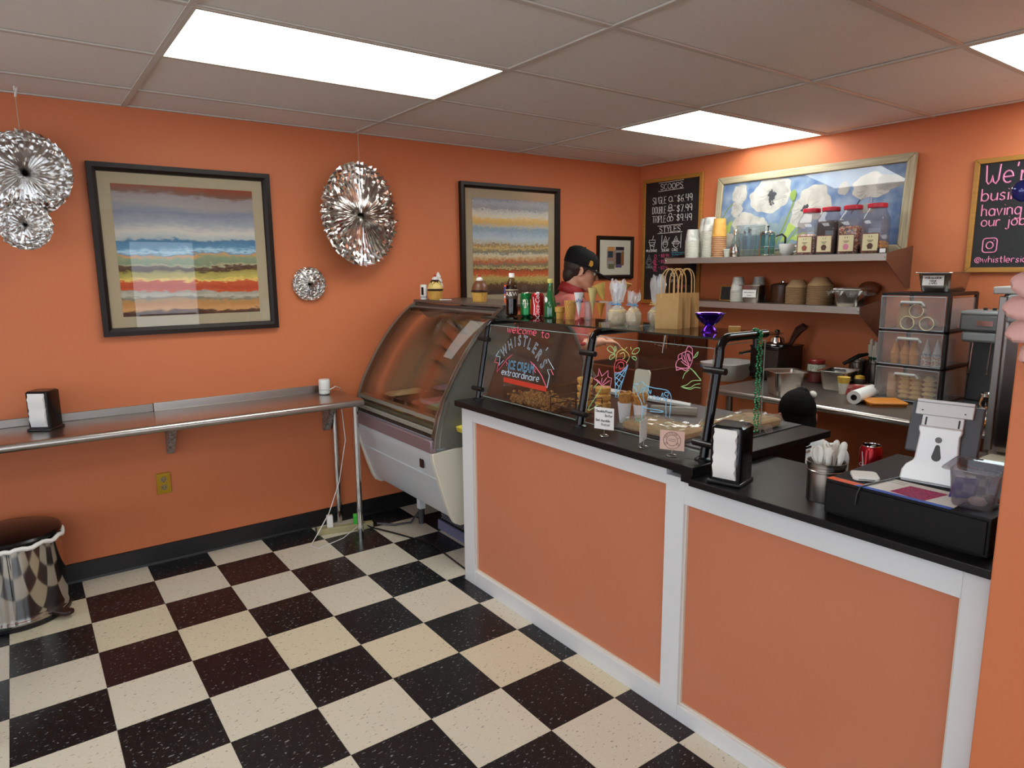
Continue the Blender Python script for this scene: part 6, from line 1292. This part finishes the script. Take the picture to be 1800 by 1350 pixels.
def fn(t):
    for i in range(4): ob('cup', L([(.034, 0), (.026, .06), (.024, .06)], 18), mat('kraft_cup', 'b18a58', .7), t, loc=(0, 0, .02*i))
inside('cup_stack', 'stack of kraft cups at the left of the top drawer', 'cups', -.07, .3925, fn, 'cups inside the top drawer')
for k, (x, z, lab) in enumerate(((-.02, .034, 'left wrapped clear cup in the top drawer'), (.075, .034, 'right wrapped clear cup in the top drawer'), (.02, .098, 'upper wrapped clear cup in the top drawer'))):
    def fn(t):
        bm = L([(.026, 0), (.034, .08)], 24, closed_ends=False); xf(bm, Matrix.Rotation(PI/2, 4, 'X')); ob('cup', bm, CELLO, t)
        ob('rim', T([(.034*math.cos(2*PI*i/24), -.08, .034*math.sin(2*PI*i/24)) for i in range(24)], .0025, 5, closed=True), mat('cup_rim', 'd8cfa8', .3), t)
    o = inside('wrapped_cup', lab, 'cup', x, .3925+z+.0025, fn, 'cups inside the top drawer')
tag(ob('black_tray', B((2.35, 2.545, -.43, -.1, 1.4442, 1.45)), BLACKP, smooth=False), 'thin black tray on top of the storage drawers', 'tray')
t = gn_pan('steel_pan', 'steel pan with handwritten label on top of the storage drawers', 'pan', (2.45, -.285, 1.4503), math.radians(2), .155, .3, .1, PANST, 'steel food pans', rim=.014); tagcard(t, .1, .05, -.1475, .035, (('milkquake', .034, .012, .075), ('cone', .02, .01, .03), ('(.49)', .006, .01, .035)))

# spindle mixer
t = thing('drink_mixer', 'grey two spindle milkshake mixer beside the storage drawers', 'mixer', (2.665, -.3, ZT))
MG = mat('mixer_grey', '6a6a68', .35, .3); MGL = mat('mixer_light_grey', '8c8d8b', .35, .3)
ob('base', B((-.09, .1, -.13, .12, 0, .03)), DKGREY, t, bevel=.01); ob('column', PR([(.11, .03), (.03, .03), (.06, .34), (.12, .34)], 'x', -.075, .085), mat('mixer_column', '2c2b2b', .35, .2), t, bevel=.008)
ob('head', B((-.085, .1, -.1, .12, .4, .485)), MG, t, bevel=.012); ob('head_top', B((-.085, .1, -.1, .12, .478, .502)), MGL, t, bevel=.01); ob('collar', B((-.075, .095, -.095, .09, .345, .4)), MGL, t, bevel=.014)
ob('badge', B((-.005, .065, -.103, -.1, .43, .455)), CHROME, t, smooth=False)
for x in (-.03, .05): s = ob('spindle', T([(x, -.05, .36), (x-.002, -.06, .185)], .004, 8), CHROME, t); ob('agitator', L([(0, 0), (.014, .002), (.014, .006), (0, .008)], 12, c=(x-.002, -.06)), CHROME, s, loc=(0, 0, .18))
bm = bmesh.new()
for x in (-.01, .03): bm_box(bm, x-.008, x+.008, 0, .01, .502, .514)
ob('switches', bm, BLACKP, t)
t = thing('mixing_cup', 'shiny steel cup on a white napkin in front of the mixer', 'cup', (2.76, -.46, ZT)); ob('cup', L([(0, 0), (.032, 0), (.038, .06), (.03, .09), (.035, .11), (.032, .11), (.028, .09), (0, .01)], 24), CHROME, t); 
tag(ob('paper_napkin', B((-.06, .06, -.05, .05, 0, .002)), PAPER, loc=(2.765, -.585, ZT), rot=(0, 0, .5), smooth=False), 'white napkin lying by the steel cup', 'napkin')
bm = bmesh.new(); rs = random.Random(9)
for k in range(5): bm_tube(bm, [(-.05+.02*k, -.03, .01), (-.045+.022*k, .01, .022), (-.04+.024*k, .05+rs.uniform(-.01, .01), .012)], [.008, .011, .007], 7)
tag(ob('orange_glove', bm, mat('glove_orange', 'd07a1c', .6), loc=(2.83, -.74, ZT), rot=(0, 0, -.3)), 'orange rubber glove on the edge of the prep table', 'glove')
# soft serve machine
t = thing('soft_serve_machine', 'tall steel soft serve machine at the right end', 'ice cream machine', (0, 0, 0))
SSM = mat('machine_steel', '8f857d', .22, 1.0)
ob('cabinet', B((2.955, 3.46, -1.0, -.1, .05, 1.47)), SSM, t, bevel=.008, smooth=False); ob('corner_trim', B((2.945, 2.972, -1.012, -.98, .82, 1.46)), STEELD, t, bevel=.003, smooth=False)
ob('front_recess', B((2.985, 3.45, -1.006, -.999, .84, 1.36)), mat('machine_dark', '5a4f49', .25, 1), t, smooth=False); ob('top_cover', B((2.935, 3.47, -1.06, -.1, 1.47, 1.5)), mat('machine_top', 'b9b9b4', .35, .2), t, bevel=.006)
ob('dispense_head', B((3.0, 3.4, -1.1, -1.0, 1.36, 1.47)), mat('machine_head', '9b9c9c', .35, .2), t, bevel=.01); ob('drip_tray', B((2.92, 3.44, -1.16, -1.0, .775, .805)), STEEL, t, bevel=.004); ob('tray_insert', B((2.98, 3.38, -1.145, -1.03, .805, .812)), mat('tray_white', 'd0cdb8', .5), t, bevel=.003)
for k, x in enumerate((3.1, 3.2, 3.3)): h_ = ob('draw_handle', L([(.007, 1.3), (.007, 1.36)], 10, c=(x, -1.06)), CHROME, t); ob('nozzle', L([(.012, 1.27), (.02, 1.3), (.02, 1.36)], 14, c=(x, -1.085)), BLACKP, h_)
for x in (3.0, 3.41):
    for y in (-.95, -.16): ob('caster', L([(.025, 0), (.025, .05)], 12, c=(x, y)), BLACKP, t)

# sinks on the left of the back wall
t = thing('steel_sink', 'dark steel wash sink with tall splashback and faucet', 'sink', (0, 0, 0)); SK = mat('sink_steel', '6a605a', .3, 1.0)
bm = bmesh.new(); bm_loft(bm, [[(x, y, z) for x, y in rounded(w, d_, .03, 4, .38, -.36)] for w, d_, z in ((.68, .68, .56), (.68, .68, .86), (.6, .56, .86), (.54, .5, .62))], True, True); ob('basin', bm, SK, t); ob('splashback', B((.04, .74, -.025, -.005, .86, 1.06)), SK, t, smooth=False)
for x in (.08, .68):
    for y in (-.66, -.08): ob('leg', T([(x, y, 0), (x, y, .57)], .018, 10), STEELD, t)
ob('faucet', T([(.4, -.07, .95), (.4, -.07, 1.16), (.4, -.09, 1.2), (.4, -.15, 1.21), (.4, -.2, 1.18), (.4, -.21, 1.1)], .011, 10), CHROME, t); ob('spray_hose', T([(.48, -.06, .98), (.48, -.08, 1.12), (.46, -.16, 1.14), (.45, -.18, .93)], .009, 8), CHROME, t); ob('tap_handle', T([(.34, -.05, .96), (.28, -.09, .98)], .007, 8), CHROME, t); ob('tap_handle', T([(.5, -.05, .96), (.56, -.09, 1.0)], .007, 8), CHROME, t)
t = thing('hand_sink', 'small white wall hung hand basin seen past the glass', 'sink', (0, 0, 0)); bm = bmesh.new(); bm_loft(bm, [[(x, y, z) for x, y in rounded(w, d_, .07, 5, 1.09, -.2)] for w, d_, z in ((.16, .2, .8), (.26, .33, .86), (.3, .38, .93), (.26, .33, .93), (.2, .25, .87))], True, True); ob('basin', bm, mat('porcelain', 'cfd0cc', .2), t)
ob('blue_band', L([(.0, .9), (.0, .9)], 4) if False else T([(.945, -.26, .9), (.95, -.34, .9)], .012, 8), mat('band_blue', '3b7fc0', .4), t); ob('faucet', T([(1.24, -.06, .93), (1.24, -.06, 1.0), (1.22, -.12, 1.015), (1.16, -.2, .995)], .011, 8), CHROME, t); ob('tap_block', B((1.22, 1.3, -.12, -.04, .88, .95)), STEELD, t, bevel=.005); ob('drain', T([(1.24, -.08, .6), (1.24, -.08, .88)], .014, 8), CHROME, t)
tag(ob('cutting_board', xf(PR(rounded(.1, .13, .02), 'y', 0, .01), Matrix.Rotation(math.radians(-10), 4, 'X')), mat('board_white', 'd9d8c6', .5), loc=(1.66, -1.72, 1.015)), 'small white board standing behind the cones', 'board')

# decorations hanging at the right edge
t = thing('pink_paper_fan', 'pink pleated paper fan hanging at the right edge', 'paper fan', (3.645, -2.605, 1.5)); n = 18
for k in range(n):
    a_ = 2*PI*k/n; bm = bmesh.new(); er, et = Vector((math.cos(a_), 0, math.sin(a_))), Vector((-math.sin(a_), -.5, math.cos(a_))).normalized(); rows = []
    for rad, w in ((.012, .004), (.06, .018), (.1, .028), (.135, .029), (.155, .022), (.165, .008)):
        rows.append([bm.verts.new(er*rad+et*w*u-Vector((0, .01*(1-u*u), 0))) for u in (-1, -.5, 0, .5, 1)])
    for ra, rb in zip(rows, rows[1:]):
        for i in range(4): bm.faces.new([ra[i], ra[i+1], rb[i+1], rb[i]])
    o = ob('petal', bm, mat('pink_paper', 'dcaaa2', .8), t); so = o.modifiers.new('solid', 'SOLIDIFY'); so.thickness = .0008
ob('string', T([(0, 0, .16), (0, 0, H-1.5)], .0012, 5), mat('cotton_string', 'b5a893', .9), t)
t = thing('blue_glass_ball', 'dark blue glass ball hanging at the right edge of the picture', 'ornament', (3.497, -2.62, 1.728)); bm = bmesh.new(); bm_ball(bm, (0, 0, 0), .022, 20); ob('ball', bm, mat('cobalt_glass', '0a1a6a', .04, .2, spec=.8), t); ob('wire', T([(0, 0, .02), (0, 0, .085)], .0012, 5), BLACKP, t); ob('hanger', T([(0, 0, .08), (.004, 0, .1), (.012, 0, .095), (.012, 0, .11)], .007, 8), BLACKP, t); ob('cord', T([(.008, 0, .1), (.008, 0, H-1.728)], .001, 5), BLACKP, t)

# ================================================================ people
def capsule(bm, p0, r0, p1, r1, seg=14):
    """closed tapered limb segment with round ends"""
    p0, p1 = Vector(p0), Vector(p1); ax = p1-p0; l = ax.length
    if l < 1e-6: return
    ax.normalize(); up = Vector((0, 0, 1)) if abs(ax.z) < .9 else Vector((1, 0, 0)); n = (up-ax*up.dot(ax)).normalized(); b = ax.cross(n)
    prof = [(-r0*math.cos(a), r0*math.sin(a)) for a in (0.0, .4, .8, 1.2, PI/2)]+[(l+r1*math.sin(a), r1*math.cos(a)) for a in (0, .4, .8, 1.2, PI/2)]
    rings = []
    for t_, r in prof:
        c = p0+ax*t_
        rings.append([bm.verts.new(c)] if r < 1e-5 else [bm.verts.new(c+(n*math.cos(2*PI*k/seg)+b*math.sin(2*PI*k/seg))*r) for k in range(seg)])
    for a, c in zip(rings, rings[1:]):
        for k in range(seg):
            j = (k+1) % seg
            if len(a) == 1: bm.faces.new([a[0], c[j], c[k]])
            elif len(c) == 1: bm.faces.new([a[k], a[j], c[0]])
            else: bm.faces.new([a[k], a[j], c[j], c[k]])
def fuse(o, voxel, it=4):
    m = o.modifiers.new('remesh', 'REMESH'); m.mode = 'VOXEL'; m.voxel_size = voxel; m.use_smooth_shade = True
    s = o.modifiers.new('smooth', 'SMOOTH'); s.factor = .5; s.iterations = it
def frame(o, d):
    d = Vector(d).normalized(); n = Vector((d.y, -d.x, 0)); O = Vector(o)
    return lambda a, b, z: tuple(O+d*a+n*b+Vector((0, 0, z)))       # a forward, b to the person's right, z up
SKIN = mat('skin_light', 'd6a488', .5, noise=(30, 'cc9478', .3)); HAIR = mat('hair_brown', '2c1c14', .6, bump=(200, .4)); PINK = mat('shirt_pink', 'c9716a', .8, bump=(30, .4), noise=(8, 'bd655f', .3)); REDC = mat('trim_red', '8f1518', .6); CAPB = mat('cap_black', '0c0b0c', .8, spec=.2)
def hand(bm, wrist, d, palm_n, s=1.0, curl=.5):
    """palm, four unequal bent fingers and a thumb at the side. d: pointing direction, palm_n: palm normal"""
    w, d, n = Vector(wrist), Vector(d).normalized(), Vector(palm_n).normalized(); n = (n-d*n.dot(d)).normalized(); side = d.cross(n)
    for k in range(4): capsule(bm, w+side*(-.018+.012*k)*s, .014*s, w+d*.075*s+side*(-.027+.018*k)*s, .0115*s, 8)
    for k, ln in enumerate((.062, .074, .078, .068)):
        p = w+d*.078*s+side*(-.029+.0193*k)*s; q = d
        for i, f in enumerate((.45, .32, .25)):
            q = (q*math.cos(curl*.9)+n*math.sin(curl*.9)).normalized(); e = p+q*ln*f*s; capsule(bm, p, (.0092-.0008*i)*s, e, (.0084-.0008*i)*s, 8); p = e
    p = w+d*.02*s+side*.026*s; q = (d*.6+side*.8+n*.25).normalized()
    for i, f in enumerate((.035, .028, .024)): e = p+q*f*s; capsule(bm, p, (.0115-.001*i)*s, e, (.0105-.001*i)*s, 8); p = e; q = (q+d*.45+n*.2).normalized()

# ---- server in the pink shirt
P = frame((.66, -1.34, 0), (.591, .807, 0))
t = thing('person', 'person in a black cap and pink polo with red collar, leaning over their work', 'person', (0, 0, 0))
bm = bmesh.new()
hc = Vector(P(.08, 0, 1.57)); tilt = math.radians(15); fw = Vector((.591, .807, 0)); up_ = Vector((0, 0, 1)); rt = Vector((.807, -.591, 0))
hf = fw*math.cos(tilt)-up_*math.sin(tilt); hu = fw*math.sin(tilt)+up_*math.cos(tilt)
def HP(a, b, z): return hc+hf*a+rt*b+hu*z
MH = Matrix((hf, rt, hu)).transposed()
bm_ball(bm, HP(-.012, 0, .03), .1, 20, (1.0, .78, .98), M=MH); bm_ball(bm, HP(.03, 0, -.02), .085, 18, (.85, .74, 1.1), M=MH)
capsule(bm, HP(.05, 0, -.055), .048, HP(.068, 0, -.095), .03); capsule(bm, HP(.0, .045, -.05), .03, HP(.06, .02, -.09), .026); capsule(bm, HP(.0, -.045, -.05), .03, HP(.06, -.02, -.09), .026)
capsule(bm, HP(.092, 0, .012), .009, HP(.113, 0, -.025), .0125, 10); capsule(bm, HP(.1, .009, -.03), .008, HP(.1, -.009, -.03), .008, 8)      # nose
capsule(bm, HP(.086, .03, .022), .012, HP(.092, -.03, .022), .012, 8)                                                                       # brow
capsule(bm, HP(.088, .018, -.058), .0085, HP(.088, -.018, -.058), .0085, 8); capsule(bm, HP(.086, .016, -.07), .009, HP(.086, -.016, -.07), .009, 8)   # lips
for s in (1, -1):
    for k in range(7):
        a0, a1 = -2.0+k*.6, -2.0+(k+1)*.6
        capsule(bm, HP(-.012+.014*math.cos(a0), s*.083, -.006+.026*math.sin(a0)), .006, HP(-.012+.014*math.cos(a1), s*.083, -.006+.026*math.sin(a1)), .006, 8)
    capsule(bm, HP(-.008, s*.076, -.02), .01, HP(-.008, s*.078, .012), .01, 8)
capsule(bm, HP(-.035, 0, -.05), .056, P(.03, 0, 1.415), .06); capsule(bm, P(.03, 0, 1.43), .06, P(.01, 0, 1.36), .1)
capsule(bm, P(.0, 0, 1.3), .13, P(-.03, 0, 1.0), .125); capsule(bm, P(.0, .1, 1.33), .08, P(.0, -.1, 1.33), .08); capsule(bm, P(-.03, .06, .96), .12, P(-.03, -.06, .96), .12)
for s in (1, -1):
    capsule(bm, P(-.03, s*.09, .93), .09, P(-.0, s*.1, .5), .06); capsule(bm, P(.0, s*.1, .5), .058, P(-.03, s*.1, .09), .038); capsule(bm, P(-.04, s*.1, .05), .04, P(.13, s*.11, .035), .032)
    sh_, el, wr = P(.01, s*.175, 1.36), P(.02, s*.215, 1.11), P(.2, s*.14, 1.13)
    capsule(bm, sh_, .055, el, .042); capsule(bm, el, .042, wr, .028); hand(bm, wr, Vector(P(.3, s*.1, 1.12))-Vector(wr), Vector((0, 0, -1)), 1.0, .45)
body = ob('body', bm, SKIN, t); fuse(body, .0055, 3)
for s in (1, -1):
    bm = bmesh.new(); bm_ball(bm, HP(.083, s*.032, .002), .0115, 12); e = ob('eye', bm, mat('eye_white', 'd8d2c8', .2), body); bm = bmesh.new(); bm_ball(bm, HP(.0915, s*.033, -.001), .0055, 10); ob('iris', bm, mat('eye_dark', '1c1512', .1), e)
    bm = bmesh.new(); bm_tube(bm, [HP(.09, s*.016, .022), HP(.095, s*.03, .027), HP(.086, s*.047, .021)], .004, 6); ob('eyebrow', bm, HAIR, body)
# hair: sides and nape below the cap
bm = bmesh.new(); bm_ball(bm, HP(-.03, 0, .03), .1, 20, (.93, .84, .95), M=MH); bm_ball(bm, HP(-.065, 0, -.03), .062, 16, (.8, 1.05, 1.1), M=MH)
for s in (1, -1): capsule(bm, HP(-.03, s*.066, .015), .022, HP(.02, s*.07, .022), .014); capsule(bm, HP(.012, s*.072, .02), .012, HP(.012, s*.073, -.012), .007)
hair = ob('hair', bm, HAIR, t); fuse(hair, .006, 3)
# cap
cp = ob('cap', bmesh.new(), CAPB, t); bm = bmesh.new(); n = 28; loops = []
for z, s in ((.03, 1.0), (.06, 1.005), (.095, .97), (.122, .84), (.14, .6), (.148, .25)):
    loops.append([HP(-.014+.112*s*math.cos(2*PI*k/n)-.004*(z > .1), .089*s*math.sin(2*PI*k/n), z+.012*math.cos(2*PI*k/n)*-.6) for k in range(n)])
bm_loft(bm, loops, True, True); cp.data = mesh_of('cap', bm, CAPB, True, 1.2)
bm = bmesh.new(); top, bot = [], []
for i in range(13):
    a = math.radians(-72+144*i/12); inn = HP(-.014+.1*math.cos(a), .086*math.sin(a), .024); out = HP(.01+.2*math.cos(a*.55)*(1 if abs(a) < 1.0 else .9), .1*math.sin(a), .004-.014*math.cos(a)); top.append((bm.verts.new(inn+hu*.004), bm.verts.new(out+hu*.003))); bot.append((bm.verts.new(inn), bm.verts.new(out)))
for i in range(12):
    bm.faces.new([top[i][0], top[i][1], top[i+1][1], top[i+1][0]]); bm.faces.new([bot[i][0], bot[i+1][0], bot[i+1][1], bot[i][1]]); bm.faces.new([top[i][1], bot[i][1], bot[i+1][1], top[i+1][1]])
bmesh.ops.recalc_face_normals(bm, faces=bm.faces); ob('cap_peak', bm, CAPB, cp, angle=1.2)
bm = bmesh.new(); bm_ball(bm, HP(-.014, 0, .15), .008, 10, (1, 1, .5)); ob('cap_button', bm, CAPB, cp)
# gold emblem on the side of the cap
em = [(-.012, -.018), (-.004, -.012), (.0, -.019), (.012, -.016), (.017, -.004), (.015, .008), (.008, .017), (-.004, .018), (-.01, .012), (-.004, .006), (-.012, .002), (-.008, -.006)]
bm = bmesh.new(); ang = math.radians(62)
def capside(u, v): a = ang-u/.1; return HP(-.014+.1135*math.cos(a), .0905*math.sin(a), .062+v-.007*math.cos(a))
bm.faces.new([bm.verts.new(capside(u, v)) for u, v in em]); ob('cap_emblem', bm, mat('emblem_gold', 'd99a2a', .5), cp, smooth=False)
bm = bmesh.new(); bm_strokes(bm, [[(-.006, .01), (.006, .011), (.01, .002), (.0, -.004), (.006, -.012)], [(-.01, -.003), (-.002, -.001)]], .0013, lambda u, v: capside(u, v)); ob('emblem_detail', bm, mat('emblem_brown', '5a2410', .5), cp, smooth=False)
# polo shirt
bm = bmesh.new(); capsule(bm, P(.0, 0, 1.3), .147, P(-.03, 0, .98), .142); capsule(bm, P(.0, .1, 1.335), .095, P(.0, -.1, 1.335), .095); capsule(bm, P(.012, .0, 1.40), .085, P(.0, 0, 1.35), .12)
for s in (1, -1): capsule(bm, P(.01, s*.175, 1.355), .075, P(.018, s*.207, 1.165), .066)
sh_ = ob('polo_shirt', bm, PINK, t); fuse(sh_, .009, 4)
for s in (1, -1): ob('sleeve_trim', T([Vector(P(.02+.064*math.cos(2*PI*k/18), s*.207+.062*math.sin(2*PI*k/18), 1.125)) for k in range(18)], .011, 8, closed=True), REDC, sh_)
bm = bmesh.new(); n = 22; bm_loft(bm, [[P(.015+.006*j+(.088-.008*j)*math.cos(2*PI*k/n), (.088-.008*j)*math.sin(2*PI*k/n), 1.425+.028*j+.05*math.cos(2*PI*k/n)*-.6) for k in range(n)] for j in range(3)], False, False); o = ob('collar', bm, REDC, sh_); so = o.modifiers.new('solid', 'SOLIDIFY'); so.thickness = .006; so.offset = 1
ob('trouser', B((0, .001, 0, .001, 0, .001)), BLACKR, t) if False else None
bm = bmesh.new(); capsule(bm, P(-.03, .06, .95), .132, P(-.03, -.06, .95), .132)
for s in (1, -1): capsule(bm, P(-.03, s*.09, .92), .102, P(-.0, s*.1, .5), .073); capsule(bm, P(.0, s*.1, .5), .073, P(-.03, s*.1, .1), .062)
o = ob('trousers', bm, mat('trouser_dark', '1c1d22', .8), t); fuse(o, .012, 3)

# ---- crouching person behind the counter, seen from behind
P = frame((2.2, -1.17, 0), (-.80, .60, 0)); SK2 = mat('skin_tan', 'a8705a', .5); HAIRB = mat('hair_black', '0b0908', .8, spec=.12, bump=((150, 150, 20), .5)); SHW = mat('shirt_white', 'd3d4d4', .8, bump=(25, .4))
t = thing('person', 'person with short black hair and white shirt sitting low behind the counter', 'person', (0, 0, 0))
bm = bmesh.new(); bm_ball(bm, P(.03, 0, .865), .098, 18, (1, .82, 1.15), M=Matrix.Rotation(math.radians(143), 3, 'Z')); capsule(bm, P(.06, 0, .82), .05, P(.085, 0, .775), .035); capsule(bm, P(.12, 0, .85), .01, P(.135, 0, .825), .012, 8)
for s in (1, -1): capsule(bm, P(.012, s*.085, .86), .014, P(.005, s*.087, .83), .011, 8); capsule(bm, P(.1, s*.02, .79), .009, P(.1, s*-.02, .79), .009, 8)
capsule(bm, P(.01, 0, .8), .058, P(-.01, 0, .7), .062); capsule(bm, P(-.01, .09, .64), .085, P(-.01, -.09, .64), .085); capsule(bm, P(-.01, 0, .6), .13, P(-.02, 0, .4), .13); capsule(bm, P(-.02, .06, .36), .12, P(-.02, -.06, .36), .12)
for s in (1, -1):
    capsule(bm, P(.0, s*.1, .36), .088, P(.3, s*.16, .44), .06); capsule(bm, P(.3, s*.16, .44), .056, P(.22, s*.16, .09), .04); capsule(bm, P(.22, s*.16, .05), .04, P(.36, s*.17, .035), .032)
    sh_, el, wr = P(.0, s*.185, .64), P(.1, s*.24, .42), P(.27, s*.15, .5); capsule(bm, sh_, .055, el, .042); capsule(bm, el, .04, wr, .028); hand(bm, wr, Vector(P(.38, s*.1, .5))-Vector(wr), (0, 0, -1), 1.0, .45)
body = ob('body', bm, SK2, t); fuse(body, .007, 3)
for s in (1, -1): bm = bmesh.new(); bm_ball(bm, P(.112, s*.033, .868), .011, 10); ob('eye', bm, mat('eye_dark', '1c1512', .1), body)
bm = bmesh.new(); bm_ball(bm, P(.018, 0, .885), .1, 20, (1.02, .88, 1.05), M=Matrix.Rotation(math.radians(143), 3, 'Z')); bm_ball(bm, P(-.02, 0, .83), .085, 16, (.8, .95, 1.0), M=Matrix.Rotation(math.radians(143), 3, 'Z')); capsule(bm, P(-.035, 0, .81), .062, P(-.04, 0, .745), .05); bm_ball(bm, P(.03, .02, .955), .045, 10)
o = ob('hair', bm, HAIRB, t); fuse(o, .007, 3)
bm = bmesh.new(); capsule(bm, P(-.01, .09, .65), .1, P(-.01, -.09, .65), .1); capsule(bm, P(-.01, 0, .6), .147, P(-.02, 0, .38), .147)
for s in (1, -1): capsule(bm, P(.0, s*.185, .645), .075, P(.06, s*.222, .5), .064)
o = ob('shirt', bm, SHW, t); fuse(o, .01, 4)
ob('apron_tie', T([P(-.09, .05, .705), P(-.115, .02, .73), P(-.12, -.02, .72), P(-.1, -.03, .695), P(-.1, .01, .69)], .006, 6), BLACKP, o)
bm = bmesh.new(); capsule(bm, P(-.02, .06, .36), .132, P(-.02, -.06, .36), .132)
for s in (1, -1): capsule(bm, P(.0, s*.1, .36), .1, P(.3, s*.16, .44), .073); capsule(bm, P(.3, s*.16, .44), .07, P(.22, s*.16, .1), .06)
o = ob('trousers', bm, MATS['trouser_dark'], t); fuse(o, .012, 3)
t = thing('step_stool', 'low black step stool under the sitting person', 'stool', P(-.02, 0, 0)); t.rotation_euler = (0, 0, math.radians(143))
ob('seat', PR(rounded(.3, .26, .03), 'z', .2, .225), BLACKP, t, bevel=.004)
for sx in (-.12, .12):
    for sy in (-.1, .1): ob('leg', T([(sx*1.1, sy*1.1, 0), (sx, sy, .2)], .014, 8), BLACKP, t)
